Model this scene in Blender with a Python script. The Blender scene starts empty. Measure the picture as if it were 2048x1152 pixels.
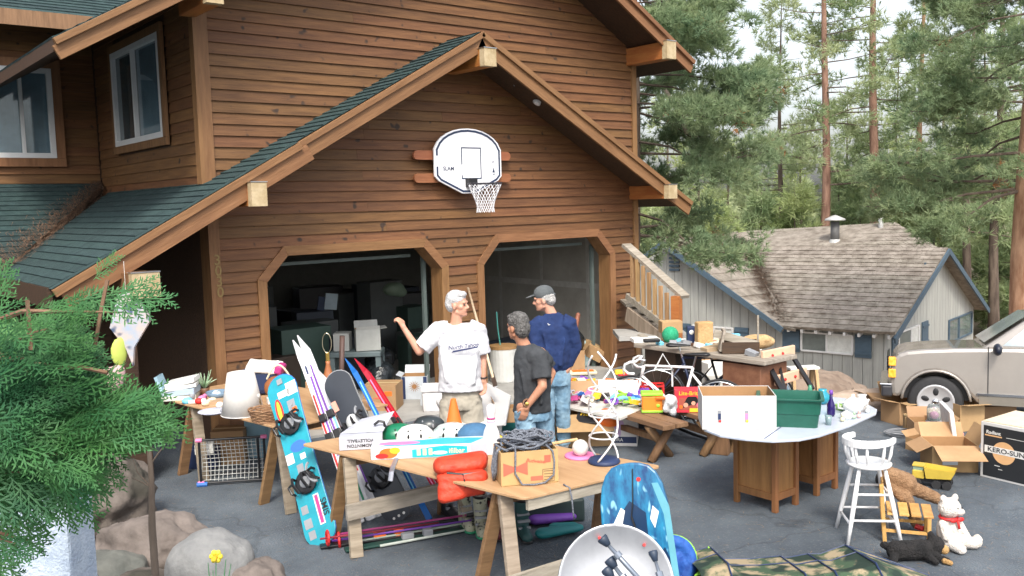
import bpy, math, random
import numpy as np
from mathutils import Vector, Matrix, Euler, noise
random.seed(7); rng = np.random.default_rng(7)
scene = bpy.context.scene
PI = math.pi
# ------------------------------------------------------------------ camera
F_PX, PITCH, ROLL, YAW, CAMZ = 1820.0, 0.09280293, -0.02790057, 0.68179213, 2.69
FWD = Vector((math.sin(YAW)*math.cos(PITCH), math.cos(YAW)*math.cos(PITCH), -math.sin(PITCH)))
_r = Vector((math.cos(YAW), -math.sin(YAW), 0)); _u = _r.cross(FWD)
RGT = _r*math.cos(ROLL) + _u*math.sin(ROLL)
UPV = -_r*math.sin(ROLL) + _u*math.cos(ROLL)
CAM = Vector((0, 0, CAMZ))
cd = bpy.data.cameras.new("camera"); cam = bpy.data.objects.new("camera", cd)
scene.collection.objects.link(cam); scene.camera = cam
cd.sensor_width = 36; cd.lens = F_PX/2048*36; cd.clip_end = 900; cd.clip_start = .05
cam.matrix_world = Matrix(((RGT.x, UPV.x, -FWD.x, CAM.x), (RGT.y, UPV.y, -FWD.y, CAM.y), (RGT.z, UPV.z, -FWD.z, CAM.z), (0, 0, 0, 1)))
# ------------------------------------------------------------------ light: bright hazy overcast
SUN_EL, SUN_AZ = math.radians(50), math.radians(215)     # azimuth clockwise from +Y
world = bpy.data.worlds.new("World"); scene.world = world; world.use_nodes = True
nt = world.node_tree; nt.nodes.clear()
sky = nt.nodes.new("ShaderNodeTexSky"); sky.sky_type = 'NISHITA'; sky.sun_disc = False
sky.sun_elevation = SUN_EL; sky.sun_rotation = SUN_AZ; sky.dust_density = 4; sky.air_density = 1.0; sky.ozone_density = 1.0
hs = nt.nodes.new("ShaderNodeHueSaturation"); hs.inputs['Saturation'].default_value = .36; hs.inputs['Value'].default_value = 1.0
bg = nt.nodes.new("ShaderNodeBackground"); bg.inputs['Strength'].default_value = 0.15
out = nt.nodes.new("ShaderNodeOutputWorld")
nt.links.new(sky.outputs[0], hs.inputs['Color']); nt.links.new(hs.outputs[0], bg.inputs['Color']); nt.links.new(bg.outputs[0], out.inputs[0])
sd = bpy.data.lights.new("sun", 'SUN'); sd.energy = 1.25; sd.angle = math.radians(11); sd.color = (1, .93, .80)
sun = bpy.data.objects.new("sun", sd); scene.collection.objects.link(sun)
sdir = Vector((math.sin(SUN_AZ)*math.cos(SUN_EL), math.cos(SUN_AZ)*math.cos(SUN_EL), math.sin(SUN_EL)))
sun.rotation_euler = (-sdir).to_track_quat('-Z', 'Y').to_euler(); sun.location = (0, 0, 30)
scene.view_settings.view_transform = 'Standard'; scene.view_settings.look = 'None'
scene.view_settings.exposure = 1.12; scene.view_settings.gamma = 1; scene.view_settings.use_curve_mapping = False
scene.render.engine = 'CYCLES'
# ------------------------------------------------------------------ geometry helpers
def ray(px, py): return FWD + RGT*((px-1024)/F_PX) - UPV*((py-576)/F_PX)
def at(px, py, z=0.0): d = ray(px, py); return CAM + d*((z-CAMZ)/d.z)
def atY(px, py, Y): d = ray(px, py); return CAM + d*(Y/d.y)
def atD(px, py, D): return CAM + ray(px, py)*D                 # D = depth along the view axis
def atL(px, py, P0, L):                                        # farther point of the ray that lies L from P0
    d = ray(px, py); o = CAM - P0; a = d.dot(d); b = 2*o.dot(d); c = o.dot(o)-L*L; q = max(b*b-4*a*c, 0)
    return CAM + d*((-b+math.sqrt(q))/(2*a))
IR = -YAW                                                      # turn that makes local +x run to the right of the view
def ir(v): return Matrix.Rotation(IR, 3, 'Z') @ Vector(v)
col = scene.collection
def link(o, parent=None):
    col.objects.link(o)
    if parent is not None: o.parent = parent
    return o
def tag(o, label=None, cat=None, group=None, kind=None):
    if label: o['label'] = label
    if cat: o['category'] = cat
    if group: o['group'] = group
    if kind: o['kind'] = kind
    return o
def thing(name, label, cat, loc=(0, 0, 0), rz=0.0, group=None, rot=None):
    o = bpy.data.objects.new(name, None); o.empty_display_size = .1; link(o)
    o.location = loc; o.rotation_euler = rot if rot is not None else (0, 0, rz)
    return tag(o, label, cat, group)
def copy_tree(o, parent=None):
    c = o.copy(); col.objects.link(c)
    if parent is not None: c.parent = parent
    for ch in [x for x in KIDS.get(o.name, [])]: 
        cc = copy_tree(ch, c); KIDS.setdefault(c.name, []).append(cc)
    return c
KIDS = {}
class MB:
    def __init__(s): s.v = []; s.f = []; s.m = []
    def add(s, vs, fs, mi=0, M=None):
        n = len(s.v)
        s.v += [tuple(M @ Vector(p)) if M is not None else tuple(p) for p in vs]
        s.f += [tuple(i+n for i in f) for f in fs]; s.m += [mi]*len(fs); return s
    def box(s, c, d, mi=0, rot=None, M=None, taper=1.0):
        x, y, z = d[0]/2, d[1]/2, d[2]/2; t = taper
        R = Euler(rot).to_matrix() if rot is not None else None; C0 = Vector(c); vs = []
        for a, b, e in ((-1,-1,-1),(1,-1,-1),(1,1,-1),(-1,1,-1),(-1,-1,1),(1,-1,1),(1,1,1),(-1,1,1)):
            k = t if e > 0 else 1
            p = Vector((a*x*k, b*y*k, e*z)); vs.append((R @ p if R else p)+C0)
        return s.add(vs, [(3,2,1,0),(4,5,6,7),(0,1,5,4),(1,2,6,5),(2,3,7,6),(3,0,4,7)], mi, M)
    def beam(s, a, b, w, h, mi=0, up=(0, 0, 1)):               # box from a to b, w sideways, h along up
        a, b = Vector(a), Vector(b); d = (b-a); L = d.length; d.normalize(); u = Vector(up)
        x = d.cross(u)
        if x.length < 1e-4: x = d.cross(Vector((1, 0, 0)))
        x.normalize(); u = x.cross(d)
        vs = []
        for t in (a, b):
            for i, j in ((-1,-1),(1,-1),(1,1),(-1,1)): vs.append(t + x*(i*w/2) + u*(j*h/2))
        return s.add(vs, [(3,2,1,0),(4,5,6,7),(0,1,5,4),(1,2,6,5),(2,3,7,6),(3,0,4,7)], mi)
    def tube(s, pts, r, n=8, mi=0, cap=True, flat=None):
        pts = [Vector(p) for p in pts]; rs = r if isinstance(r, (list, tuple)) else [r]*len(pts)
        vs = []; fs = []; prev = None
        for i, p in enumerate(pts):
            t = (pts[min(i+1, len(pts)-1)]-pts[max(i-1, 0)])
            if t.length < 1e-6: t = Vector((0, 0, 1))
            t.normalize()
            if prev is None:
                a = t.cross(Vector((0, 0, 1)));  a = a if a.length > .1 else t.cross(Vector((1, 0, 0)))
            else: a = prev - t*prev.dot(t)
            a.normalize(); prev = a; b = t.cross(a)
            for k in range(n):
                an = 2*PI*k/n; vs.append(p + a*math.cos(an)*rs[i] + b*math.sin(an)*rs[i]*(flat or 1))
        for i in range(len(pts)-1):
            for k in range(n): fs.append((i*n+k, i*n+(k+1) % n, (i+1)*n+(k+1) % n, (i+1)*n+k))
        if cap: fs += [tuple(range(n-1, -1, -1)), tuple(range((len(pts)-1)*n, len(pts)*n))]
        return s.add(vs, fs, mi)
    def cyl(s, a, b, r0, r1=None, n=12, mi=0): return s.tube([a, b], [r0, r0 if r1 is None else r1], n, mi)
    def lathe(s, prof, n=20, mi=0, M=None, o=(0, 0, 0)):
        vs = []; fs = []
        for r, z in prof:
            for k in range(n): an = 2*PI*k/n; vs.append((o[0]+r*math.cos(an), o[1]+r*math.sin(an), o[2]+z))
        for i in range(len(prof)-1):
            for k in range(n): fs.append((i*n+k, i*n+(k+1) % n, (i+1)*n+(k+1) % n, (i+1)*n+k))
        fs += [tuple(range(n-1, -1, -1)), tuple(range((len(prof)-1)*n, len(prof)*n))]
        return s.add(vs, fs, mi, M)
    def ell(s, c, r, mi=0, n=14, R=None):
        vs = []; fs = []; m = n//2
        if isinstance(r, (int, float)): r = (r, r, r)
        for i in range(m+1):
            th = PI*i/m; th = min(max(th, .02), PI-.02)
            for k in range(n):
                an = 2*PI*k/n; p = Vector((r[0]*math.sin(th)*math.cos(an), r[1]*math.sin(th)*math.sin(an), r[2]*math.cos(th)))
                if R is not None: p = R @ p
                vs.append(p+Vector(c))
        for i in range(m):
            for k in range(n): fs.append((i*n+k, (i+1)*n+k, (i+1)*n+(k+1) % n, i*n+(k+1) % n))
        fs += [tuple(range(n)), tuple(range((m+1)*n-1, m*n-1, -1))]
        return s.add(vs, fs, mi)
    def limb(s, a, b, r0, r1, n=14, mi=0, sq=None):            # tapered capsule; sq = (axis, factor)
        a, b = Vector(a), Vector(b); d = b-a; L = d.length; d.normalize()
        P = []; Rr = []
        for t in (-.95, -.7, -.35): P.append(a+d*r0*t); Rr.append(r0*math.sqrt(1-t*t))
        P.append(a); Rr.append(r0); P.append(b); Rr.append(r1)
        for t in (.35, .7, .95): P.append(b+d*r1*t); Rr.append(r1*math.sqrt(1-t*t))
        n0 = len(s.v); s.tube(P, Rr, n, mi)
        if sq:
            ax = Vector(sq[0]).normalized(); c = (a+b)/2
            for i in range(n0, len(s.v)):
                p = Vector(s.v[i]); k = (p-c).dot(ax); base = (a.lerp(b, .5)-c).dot(ax)
                s.v[i] = tuple(p + ax*(k*(sq[1]-1)))
        return s
    def loft(s, rings, n=20, mi=0):                            # rings: (cx, cy, z, rx, ry)
        vs = []; fs = []
        for cx, cy, z, rx, ry in rings:
            for k in range(n): an = 2*PI*k/n; vs.append((cx+rx*math.cos(an), cy+ry*math.sin(an), z))
        for i in range(len(rings)-1):
            for k in range(n): fs.append((i*n+k, i*n+(k+1) % n, (i+1)*n+(k+1) % n, (i+1)*n+k))
        fs += [tuple(range(n-1, -1, -1)), tuple(range((len(rings)-1)*n, len(rings)*n))]
        return s.add(vs, fs, mi)
    def prism(s, poly, z0, z1, mi=0, M=None):
        n = len(poly); vs = [(x, y, z0) for x, y in poly]+[(x, y, z1) for x, y in poly]
        ar = sum(poly[i][0]*poly[(i+1) % n][1]-poly[(i+1) % n][0]*poly[i][1] for i in range(n))
        fs = [tuple(range(n-1, -1, -1)), tuple(range(n, 2*n))]+[(i, (i+1) % n, n+(i+1) % n, n+i) for i in range(n)]
        if ar < 0: fs = [tuple(reversed(f)) for f in fs]
        return s.add(vs, fs, mi, M)
    def quad(s, a, b, c, d, mi=0): return s.add([a, b, c, d], [(0, 1, 2, 3)], mi)
    def build(s, name, mats, parent=None, smooth=False, bevel=0, loc=None, rot=None, M=None, sub=0, label=None, cat=None, group=None, kind=None, remesh=0, sm=4, disp=None):
        me = bpy.data.meshes.new(name); me.from_pydata(s.v, [], s.f)
        if not isinstance(mats, (list, tuple)): mats = [mats]
        for m in mats: me.materials.append(m)
        if len(mats) > 1: me.polygons.foreach_set('material_index', s.m)
        if smooth: me.polygons.foreach_set('use_smooth', [True]*len(s.f))
        me.update()
        o = bpy.data.objects.new(name, me); link(o, parent)
        if parent is not None: KIDS.setdefault(parent.name, []).append(o)
        if loc is not None: o.location = loc
        if rot is not None: o.rotation_euler = rot
        if M is not None: o.matrix_basis = M
        if bevel:
            b = o.modifiers.new('bevel', 'BEVEL'); b.width = bevel; b.segments = 2; b.limit_method = 'ANGLE'; b.angle_limit = .6
        if remesh:
            r = o.modifiers.new('remesh', 'REMESH'); r.mode = 'VOXEL'; r.voxel_size = remesh; r.use_smooth_shade = True
            q = o.modifiers.new('smooth', 'SMOOTH'); q.iterations = sm; q.factor = .5
        if disp:
            tx = bpy.data.textures.new('relief', 'CLOUDS'); tx.noise_scale = disp[0]; tx.noise_depth = 3; q = o.modifiers.new('relief', 'DISPLACE'); q.texture = tx; q.strength = disp[1]; q.mid_level = .5
        if sub: q = o.modifiers.new('sub', 'SUBSURF'); q.levels = sub; q.render_levels = sub
        return tag(o, label, cat, group, kind)
def np_mesh(name, V, Fc, mat, parent=None, kind=None, label=None, cat=None, smooth=False):
    me = bpy.data.meshes.new(name); V = np.asarray(V, np.float32); Fc = np.asarray(Fc, np.int32)
    me.vertices.add(len(V)); me.vertices.foreach_set('co', V.ravel())
    k = Fc.shape[1]; me.loops.add(Fc.size); me.loops.foreach_set('vertex_index', Fc.ravel())
    me.polygons.add(len(Fc)); me.polygons.foreach_set('loop_start', np.arange(0, Fc.size, k, dtype=np.int32))
    me.polygons.foreach_set('loop_total', np.full(len(Fc), k, np.int32)); me.update(calc_edges=True)
    me.materials.append(mat); o = bpy.data.objects.new(name, me); link(o, parent)
    return tag(o, label, cat, None, kind)
def frame(o, x, y=None, z=None):                              # matrix with given axes
    x = Vector(x).normalized()
    if z is not None: z = Vector(z).normalized(); y = z.cross(x).normalized(); z = x.cross(y)
    else: y = Vector(y); y = (y-x*y.dot(x)).normalized(); z = x.cross(y)
    o = Vector(o)
    return Matrix(((x.x, y.x, z.x, o.x), (x.y, y.y, z.y, o.y), (x.z, y.z, z.z, o.z), (0, 0, 0, 1)))
def lettering(parent, text, size, M, mat, name='lettering', sx=1.0, shear=0.0):
    cu = bpy.data.curves.new('text', 'FONT'); cu.body = text; cu.size = size; cu.extrude = .0012; cu.align_x = 'CENTER'; cu.align_y = 'CENTER'; cu.shear = shear; cu.offset = size*.012
    cu.resolution_u = 3
    tmp = bpy.data.objects.new('t', cu); col.objects.link(tmp)
    dg = bpy.context.evaluated_depsgraph_get(); me = bpy.data.meshes.new_from_object(tmp.evaluated_get(dg))
    bpy.data.objects.remove(tmp); me.materials.clear(); me.materials.append(mat)
    o = bpy.data.objects.new(name, me); link(o, parent)
    if parent is not None: KIDS.setdefault(parent.name, []).append(o)
    o.matrix_basis = M @ Matrix.Diagonal((sx, 1, 1, 1)); return o
# ------------------------------------------------------------------ materials
MAT = {}
def C(name, rgb, rough=.6, var=.12, scale=6.0, bump=.0, metal=0.0, stretch=(1, 1, 1), obr=0.0, rgb2=None, spots=None, trans=0.0, transl=0.0, spec=.5, bscale=None, coat=0.0, contrast=(.35, .65), world=False):
    if name in MAT: return MAT[name]
    m = bpy.data.materials.new(name); m.use_nodes = True; N = m.node_tree.nodes; L = m.node_tree.links
    b = N['Principled BSDF']; b.inputs['Roughness'].default_value = rough; b.inputs['Metallic'].default_value = metal
    b.inputs['Specular IOR Level'].default_value = spec; b.inputs['Transmission Weight'].default_value = trans
    b.inputs['Coat Weight'].default_value = coat
    if world: tc = N.new('ShaderNodeNewGeometry'); src = tc.outputs['Position']
    else: tc = N.new('ShaderNodeTexCoord'); src = tc.outputs['Object']
    mp = N.new('ShaderNodeMapping'); mp.inputs['Scale'].default_value = stretch; L.new(src, mp.inputs['Vector'])
    if obr or True:
        oi = N.new('ShaderNodeObjectInfo'); cb = N.new('ShaderNodeVectorMath'); cb.operation = 'MULTIPLY_ADD'
        sc_ = N.new('ShaderNodeCombineXYZ')
        if not world: L.new(oi.outputs['Random'], sc_.inputs[0]); L.new(oi.outputs['Random'], sc_.inputs[1])
        cb.inputs[1].default_value = (37, 19, 5); L.new(sc_.outputs[0], cb.inputs[0]); L.new(mp.outputs[0], cb.inputs[2]); vec = cb.outputs[0]
    n1 = N.new('ShaderNodeTexNoise'); n1.inputs['Scale'].default_value = scale; n1.inputs['Detail'].default_value = 6; n1.inputs['Roughness'].default_value = .65
    L.new(vec, n1.inputs['Vector'])
    cr = N.new('ShaderNodeValToRGB'); L.new(n1.outputs['Fac'], cr.inputs['Fac'])
    c2 = rgb2 if rgb2 else tuple(min(1, c*(1+var)) for c in rgb); c1 = rgb if rgb2 else tuple(c*(1-var) for c in rgb)
    cr.color_ramp.elements[0].position = contrast[0]; cr.color_ramp.elements[1].position = contrast[1]
    cr.color_ramp.elements[0].color = (*c1, 1); cr.color_ramp.elements[1].color = (*c2, 1); colr = cr.outputs['Color']
    if obr:
        h = N.new('ShaderNodeHueSaturation'); ma = N.new('ShaderNodeMath'); ma.operation = 'MULTIPLY_ADD'; ma.inputs[1].default_value = obr*2; ma.inputs[2].default_value = 1-obr
        L.new(oi.outputs['Random'], ma.inputs[0]); L.new(ma.outputs[0], h.inputs['Value']); L.new(colr, h.inputs['Color'])
        ms = N.new('ShaderNodeMath'); ms.operation = 'MULTIPLY_ADD'; ms.inputs[1].default_value = 7.3; ms.inputs[2].default_value = 0; L.new(oi.outputs['Random'], ms.inputs[0])
        fr = N.new('ShaderNodeMath'); fr.operation = 'FRACT'; L.new(ms.outputs[0], fr.inputs[0])
        m3 = N.new('ShaderNodeMath'); m3.operation = 'MULTIPLY_ADD'; m3.inputs[1].default_value = .014; m3.inputs[2].default_value = .496; L.new(fr.outputs[0], m3.inputs[0]); L.new(m3.outputs[0], h.inputs['Hue'])
        colr = h.outputs['Color']
    if spots:                                                  # knots, stains or flecks: (colour, scale, threshold)
        vo = N.new('ShaderNodeTexNoise'); vo.inputs['Scale'].default_value = spots[1]; vo.inputs['Detail'].default_value = 1; L.new(vec, vo.inputs['Vector'])
        if len(spots) > 3:
            c4 = N.new('ShaderNodeVectorMath'); c4.operation = 'MULTIPLY_ADD'; c4.inputs[1].default_value = (37, 19, 5); L.new(sc_.outputs[0], c4.inputs[0]); L.new(src, c4.inputs[2]); L.new(c4.outputs[0], vo.inputs['Vector'])
        r2 = N.new('ShaderNodeValToRGB'); r2.color_ramp.elements[0].position = spots[2]; r2.color_ramp.elements[1].position = spots[2]+.08; L.new(vo.outputs['Fac'], r2.inputs['Fac'])
        mx = N.new('ShaderNodeMix'); mx.data_type = 'RGBA'; L.new(r2.outputs['Color'], mx.inputs[0]); L.new(colr, mx.inputs[6]); mx.inputs[7].default_value = (*spots[0], 1); colr = mx.outputs[2]
    L.new(colr, b.inputs['Base Color'])
    if bump:
        n2 = N.new('ShaderNodeTexNoise'); n2.inputs['Scale'].default_value = bscale or scale*4; n2.inputs['Detail'].default_value = 5; L.new(vec, n2.inputs['Vector'])
        bp = N.new('ShaderNodeBump'); bp.inputs['Strength'].default_value = bump; bp.inputs['Distance'].default_value = .02; L.new(n2.outputs['Fac'], bp.inputs['Height']); L.new(bp.outputs[0], b.inputs['Normal'])
    if transl:
        tr = N.new('ShaderNodeBsdfTranslucent'); L.new(colr, tr.inputs['Color']); mxs = N.new('ShaderNodeMixShader'); mxs.inputs[0].default_value = transl
        L.new(b.outputs[0], mxs.inputs[1]); L.new(tr.outputs[0], mxs.inputs[2]); L.new(mxs.outputs[0], N['Material Output'].inputs['Surface'])
    MAT[name] = m; return m
def weather(m, crack=True):                                   # large stains, oil patches and hairline cracks on the paving
    N = m.node_tree.nodes; L = m.node_tree.links; b = N['Principled BSDF']; src = b.inputs['Base Color'].links[0].from_socket; g = N.new('ShaderNodeNewGeometry')
    n = N.new('ShaderNodeTexNoise'); n.inputs['Scale'].default_value = .9; n.inputs['Detail'].default_value = 8; n.inputs['Roughness'].default_value = .7; L.new(g.outputs['Position'], n.inputs['Vector'])
    r = N.new('ShaderNodeValToRGB'); r.color_ramp.elements[0].position = .38; r.color_ramp.elements[1].position = .62; r.color_ramp.elements[0].color = (.66, .66, .67, 1); r.color_ramp.elements[1].color = (1.12, 1.10, 1.08, 1); L.new(n.outputs['Fac'], r.inputs['Fac'])
    mx = N.new('ShaderNodeMix'); mx.data_type = 'RGBA'; mx.blend_type = 'MULTIPLY'; mx.inputs[0].default_value = 1; L.new(src, mx.inputs[6]); L.new(r.outputs['Color'], mx.inputs[7])
    ds = N.new('ShaderNodeTexNoise'); ds.inputs['Scale'].default_value = 2.5; L.new(g.outputs['Position'], ds.inputs['Vector']); ad = N.new('ShaderNodeVectorMath'); ad.operation = 'MULTIPLY_ADD'; ad.inputs[1].default_value = (.5, .5, .5); L.new(ds.outputs['Color'], ad.inputs[0]); L.new(g.outputs['Position'], ad.inputs[2])
    v = N.new('ShaderNodeTexVoronoi'); v.feature = 'DISTANCE_TO_EDGE'; v.inputs['Scale'].default_value = .38; L.new(ad.outputs[0], v.inputs['Vector']); r2 = N.new('ShaderNodeValToRGB'); r2.color_ramp.elements[0].position = .002; r2.color_ramp.elements[1].position = .006; r2.color_ramp.elements[0].color = (.35, .35, .35, 1); L.new(v.outputs['Distance'], r2.inputs['Fac'])
    m2 = N.new('ShaderNodeMix'); m2.data_type = 'RGBA'; m2.blend_type = 'MULTIPLY'; m2.inputs[0].default_value = .45; L.new(mx.outputs[2], m2.inputs[6]); L.new(r2.outputs['Color'], m2.inputs[7]); L.new(m2.outputs[2], b.inputs['Base Color'])
def wood(name, rgb, rgb2, rough=.65, obr=.12, s=(1.2, 14, 14), bump=.25, spots=None):
    return C(name, rgb, rough, rgb2=rgb2, scale=2.2, stretch=s, bump=bump, bscale=5, obr=obr, spots=spots, contrast=(.3, .7))
siding = wood('cedar_siding', (.098, .039, .014), (.188, .083, .030), s=(1.0, 11, 11), obr=.11, spots=((.035, .018, .010), 8.0, .70, 1))
trimw = wood('cedar_trim', (.155, .068, .027), (.255, .124, .053), s=(9, 9, 1.0), obr=.08)
trimh = wood('cedar_trim_long', (.155, .068, .027), (.25, .122, .053), s=(1.0, 9, 9), obr=.08)
darkwood = wood('dark_stained_wood', (.035, .018, .010), (.07, .035, .018), obr=.1)  # also on the carport walls, where its dark tone stands in for shade
orangewood = wood('orange_stained_wood', (.30, .09, .02), (.42, .17, .04), s=(6, 1, 6), obr=.05)
greywood = wood('weathered_grey_wood', (.20, .155, .11), (.38, .31, .24), s=(9, 9, .8), obr=.1)
greywoodh = wood('weathered_grey_board', (.22, .19, .15), (.42, .37, .31), s=(.8, 9, 9), obr=.1)
ply = wood('plywood', (.36, .205, .10), (.50, .32, .175), s=(6, .7, 6), obr=.03, bump=.08)
pinew = wood('pine_lumber', (.42, .26, .12), (.60, .40, .21), s=(9, 9, .8), obr=.1)
brownleg = wood('brown_lumber', (.16, .085, .04), (.27, .15, .075), s=(9, 9, .8), obr=.1)
shing = C('green_asphalt_shingle', (.013, .033, .036), .9, rgb2=(.032, .066, .065), scale=9, bump=.5, bscale=160, obr=.12, stretch=(1, 1, 1))
asphalt = C('asphalt', (.074, .094, .118), .85, rgb2=(.122, .147, .174), scale=.5, bump=.8, bscale=70, world=True, spots=((.15, .16, .17), 38, .60))
weather(asphalt)
conc = C('concrete', (.26, .255, .24), .85, rgb2=(.38, .37, .35), scale=1.5, bump=.15, world=True)
white = C('white_paint', (.68, .68, .68), .4, var=.03)
black = C('black_plastic', (.012, .012, .014), .4, var=.2)
blackm = C('black_rubber', (.02, .02, .022), .75, var=.2, bump=.1)
metal = C('bright_metal', (.62, .64, .66), .28, var=.06, metal=1.0)
card = C('cardboard', (.34, .20, .10), .8, rgb2=(.44, .27, .14), scale=2.5, bump=.05, obr=.07)
cardin = C('cardboard_inside', (.36, .20, .09), .85, var=.08)
glass = C('window_glass', (.55, .68, .74), .03, var=.05, spec=1.0, trans=.92)
clearg = C('clear_glass', (.85, .92, .92), .03, var=.02, trans=.85)
khaki = C('khaki_cloth', (.42, .38, .31), .85, var=.12, scale=9, bump=.3, bscale=14)
# ------------------------------------------------------------------ ground
def sst(a, b, x): t = np.clip((x-a)/(b-a), 0, 1); return t*t*(3-2*t)
FH = (math.sin(YAW), math.cos(YAW))
def hgt(x, y):
    dep = x*FH[0]+y*FH[1]; lat = x*FH[1]-y*FH[0]
    h = -2.9*sst(12.6, 18.5, dep)*sst(11.0, 12.4, x)
    h = h - .09*np.clip(dep-10.8, 0, 2.4)*sst(3.6, 4.6, lat)
    h = h - .5*sst(40, 120, dep)
    h = h + .12*np.sin(x*.7)*np.cos(y*.6)*sst(15, 20, dep)*sst(11, 12.4, x)
    return h
xs = np.concatenate([np.linspace(-220, -20, 14), np.linspace(-19, 45, 129), np.linspace(50, 320, 20)])
ys = np.concatenate([np.linspace(-90, -10, 8), np.linspace(-9, 45, 109), np.linspace(50, 320, 20)])
X, Y = np.meshgrid(xs, ys); Z = hgt(X, Y); V = np.stack([X, Y, Z], -1).reshape(-1, 3); nx = len(xs)
ii, jj = np.meshgrid(np.arange(nx-1), np.arange(len(ys)-1)); a = (jj*nx+ii).ravel(); Fq = np.stack([a, a+1, a+nx+1, a+nx], 1)
cen = V[Fq].mean(1); isd = (cen[:, 0]*FH[0]+cen[:, 1]*FH[1] > 12.9) & (cen[:, 0] > 10.9)
dirt = C('forest_dirt', (.16, .115, .08), .95, rgb2=(.30, .23, .17), scale=.8, bump=.6, bscale=12, world=True, spots=((.10, .10, .04), .9, .6))
o = np_mesh('ground', V, Fq, asphalt, kind='structure'); o.data.materials.append(dirt)
o.data.polygons.foreach_set('material_index', isd.astype(np.int32))
# concrete apron in front of the doors and garage slab
MB().prism([(3.9, 16.6), (3.9, 9.75), (8.1, 9.35), (11.0, 9.2), (11.0, 16.6)], -.05, .03).build('garage_apron', conc, kind='structure')
# ------------------------------------------------------------------ house
W, XL, XR = 10.16, 3.83, 10.87
house = thing('house', 'large two storey house clad in brown cedar boards with an open double garage', 'house', (7.2, 12, 0))
house.location = (0, 0, 0)
BH = .1295
AX, AZ, SL = 7.27, 4.92, .55                                   # lower gable ridge x, z, slope
UX, UZ, US = 7.2, 7.25, .575                                   # upper gable
def upz(x): return UZ-US*abs(x-UX)
# core walls
fw = MB()
def slab(poly, y0, y1, mi=0): fw.prism(poly, -y1, -y0, mi, M=Matrix(((1,0,0,0),(0,0,-1,0),(0,1,0,0),(0,0,0,1))))
Z0 = 0.0
slab([(XL, Z0), (4.50, Z0), (4.50, 1.84), (4.78, 2.14), (4.78, 2.3), (XL, 2.3)], W, W+.22)
slab([(7.0, Z0), (7.72, Z0), (7.72, 1.84), (8.0, 2.14), (8.0, 2.3), (6.72, 2.3), (6.72, 2.14), (7.0, 1.84)], W, W+.22)
slab([(10.22, Z0), (XR, Z0), (XR, 2.3), (9.94, 2.3), (9.94, 2.14), (10.22, 1.84)], W, W+.22)
slab([(4.78, 2.14), (6.72, 2.14), (6.72, 2.3), (4.78, 2.3)], W, W+.22)
slab([(8.0, 2.14), (9.94, 2.14), (9.94, 2.3), (8.0, 2.3)], W, W+.22)
slab([(XL, 2.3), (XR, 2.3), (XR, upz(XR)-.1), (UX, UZ-.1), (XL, upz(XL)-.1)], W+.002, W+.22)
front = fw.build('front_wall', [trimw], house)
rows = [(-1, XL+.13, XR-.10)]
def cham(side, z):                                             # x of the mitre line at height z
    t = min(max((z-1.86)/(2.2-1.86), 0), 1); return t*.3
def boardmb(x0b, x1b, x0t, x1t, z, y=W, h=BH):
    m = MB(); cx = (x0b+x1b)/2
    vs = [(x0b-cx, -.030, 0), (x1b-cx, -.030, 0), (x1b-cx, 0, 0), (x0b-cx, 0, 0), (x0t-cx, -.005, h+.0), (x1t-cx, -.005, h), (x1t-cx, 0, h), (x0t-cx, 0, h)]
    m.add(vs, [(3,2,1,0),(4,5,6,7),(0,1,5,4),(1,2,6,5),(2,3,7,6),(3,0,4,7)]); return m, (cx, y, z)
z = .05; k = 0
while z < 7.0:
    segs = []
    a, b = XL+.125, XR-.095
    if z+BH/2 < 2.21:
        cb, ct = cham(0, z), cham(0, z+BH)
        segs = [(a, 4.43+cb, a, 4.43+ct), (7.07-cb, 7.65+cb, 7.07-ct, 7.65+ct), (10.29-cb, b, 10.29-ct, b)]
    else:
        def lim(zz): 
            w = (UZ-.15-zz)/US; return max(a, UX-w), min(b, UX+w)
        l0, l1 = lim(z), lim(z+BH)
        if l0[0] >= l0[1] or l1[0] >= l1[1]: break
        cut = random.uniform(.25, .75); cx = l0[0]+(l0[1]-l0[0])*cut
        segs = [(l0[0], cx-.001, l1[0], cx-.001), (cx+.001, l0[1], cx+.001, l1[1])]
    for s in segs:
        m, lc = boardmb(*s, z); m.build('siding_board', siding, front, loc=lc)
    z += BH
# side wall with window (faces -X), X = XL, from Y W to 14.11
side = MB(); side.box((XL+.1, (W+14.3)/2, 4.25), (.2, 14.3-W-.23, 2.3)); side.box((XL+.1, 12.3, 1.55), (.2, 4.3-.45, 3.1))
sidew = side.build('side_wall', [darkwood], house)
z = 2.965
while z < 5.35:
    for (y0, y1) in ([(W+.12, 11.10), (13.17, 14.1)] if 3.45 < z+BH/2 < 4.98 else [(W+.12, 14.1)]):
        m = MB(); L = y1-y0
        m.add([(-.022, -L/2, 0), (0, -L/2, 0), (0, L/2, 0), (-.022, L/2, 0), (-.005, -L/2, BH), (0, -L/2, BH), (0, L/2, BH), (-.005, L/2, BH)], [(3,2,1,0),(4,5,6,7),(0,1,5,4),(1,2,6,5),(2,3,7,6),(3,0,4,7)])
        m2 = MB()                                              # keep grain along the board: build with local x along the board
        m2.v = [(p[1], -p[0], p[2]) for p in m.v]; m2.f = m.f; m2.m = m.m
        m2.build('siding_board', siding, sidew, loc=(XL, (y0+y1)/2, z), rot=(0, 0, PI/2))
    z += BH
# recessed wall (faces camera), Y = 14.11
bw = MB(); bw.box((.4, 14.25, 2.95), (6.85, .2, 5.9)); backw = bw.build('rear_wall', [darkwood], house)
z = 3.02
while z < 5.9:
    for (x0, x1) in ([(-2.9, 1.5), (3.34, 3.8)] if 3.38 < z+BH/2 < 4.86 else [(-2.9, 3.8)]):
        m, lc = boardmb(x0, x1, x0, x1, z, y=14.145); m.build('siding_board', siding, backw, loc=lc)
    z += BH
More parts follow.
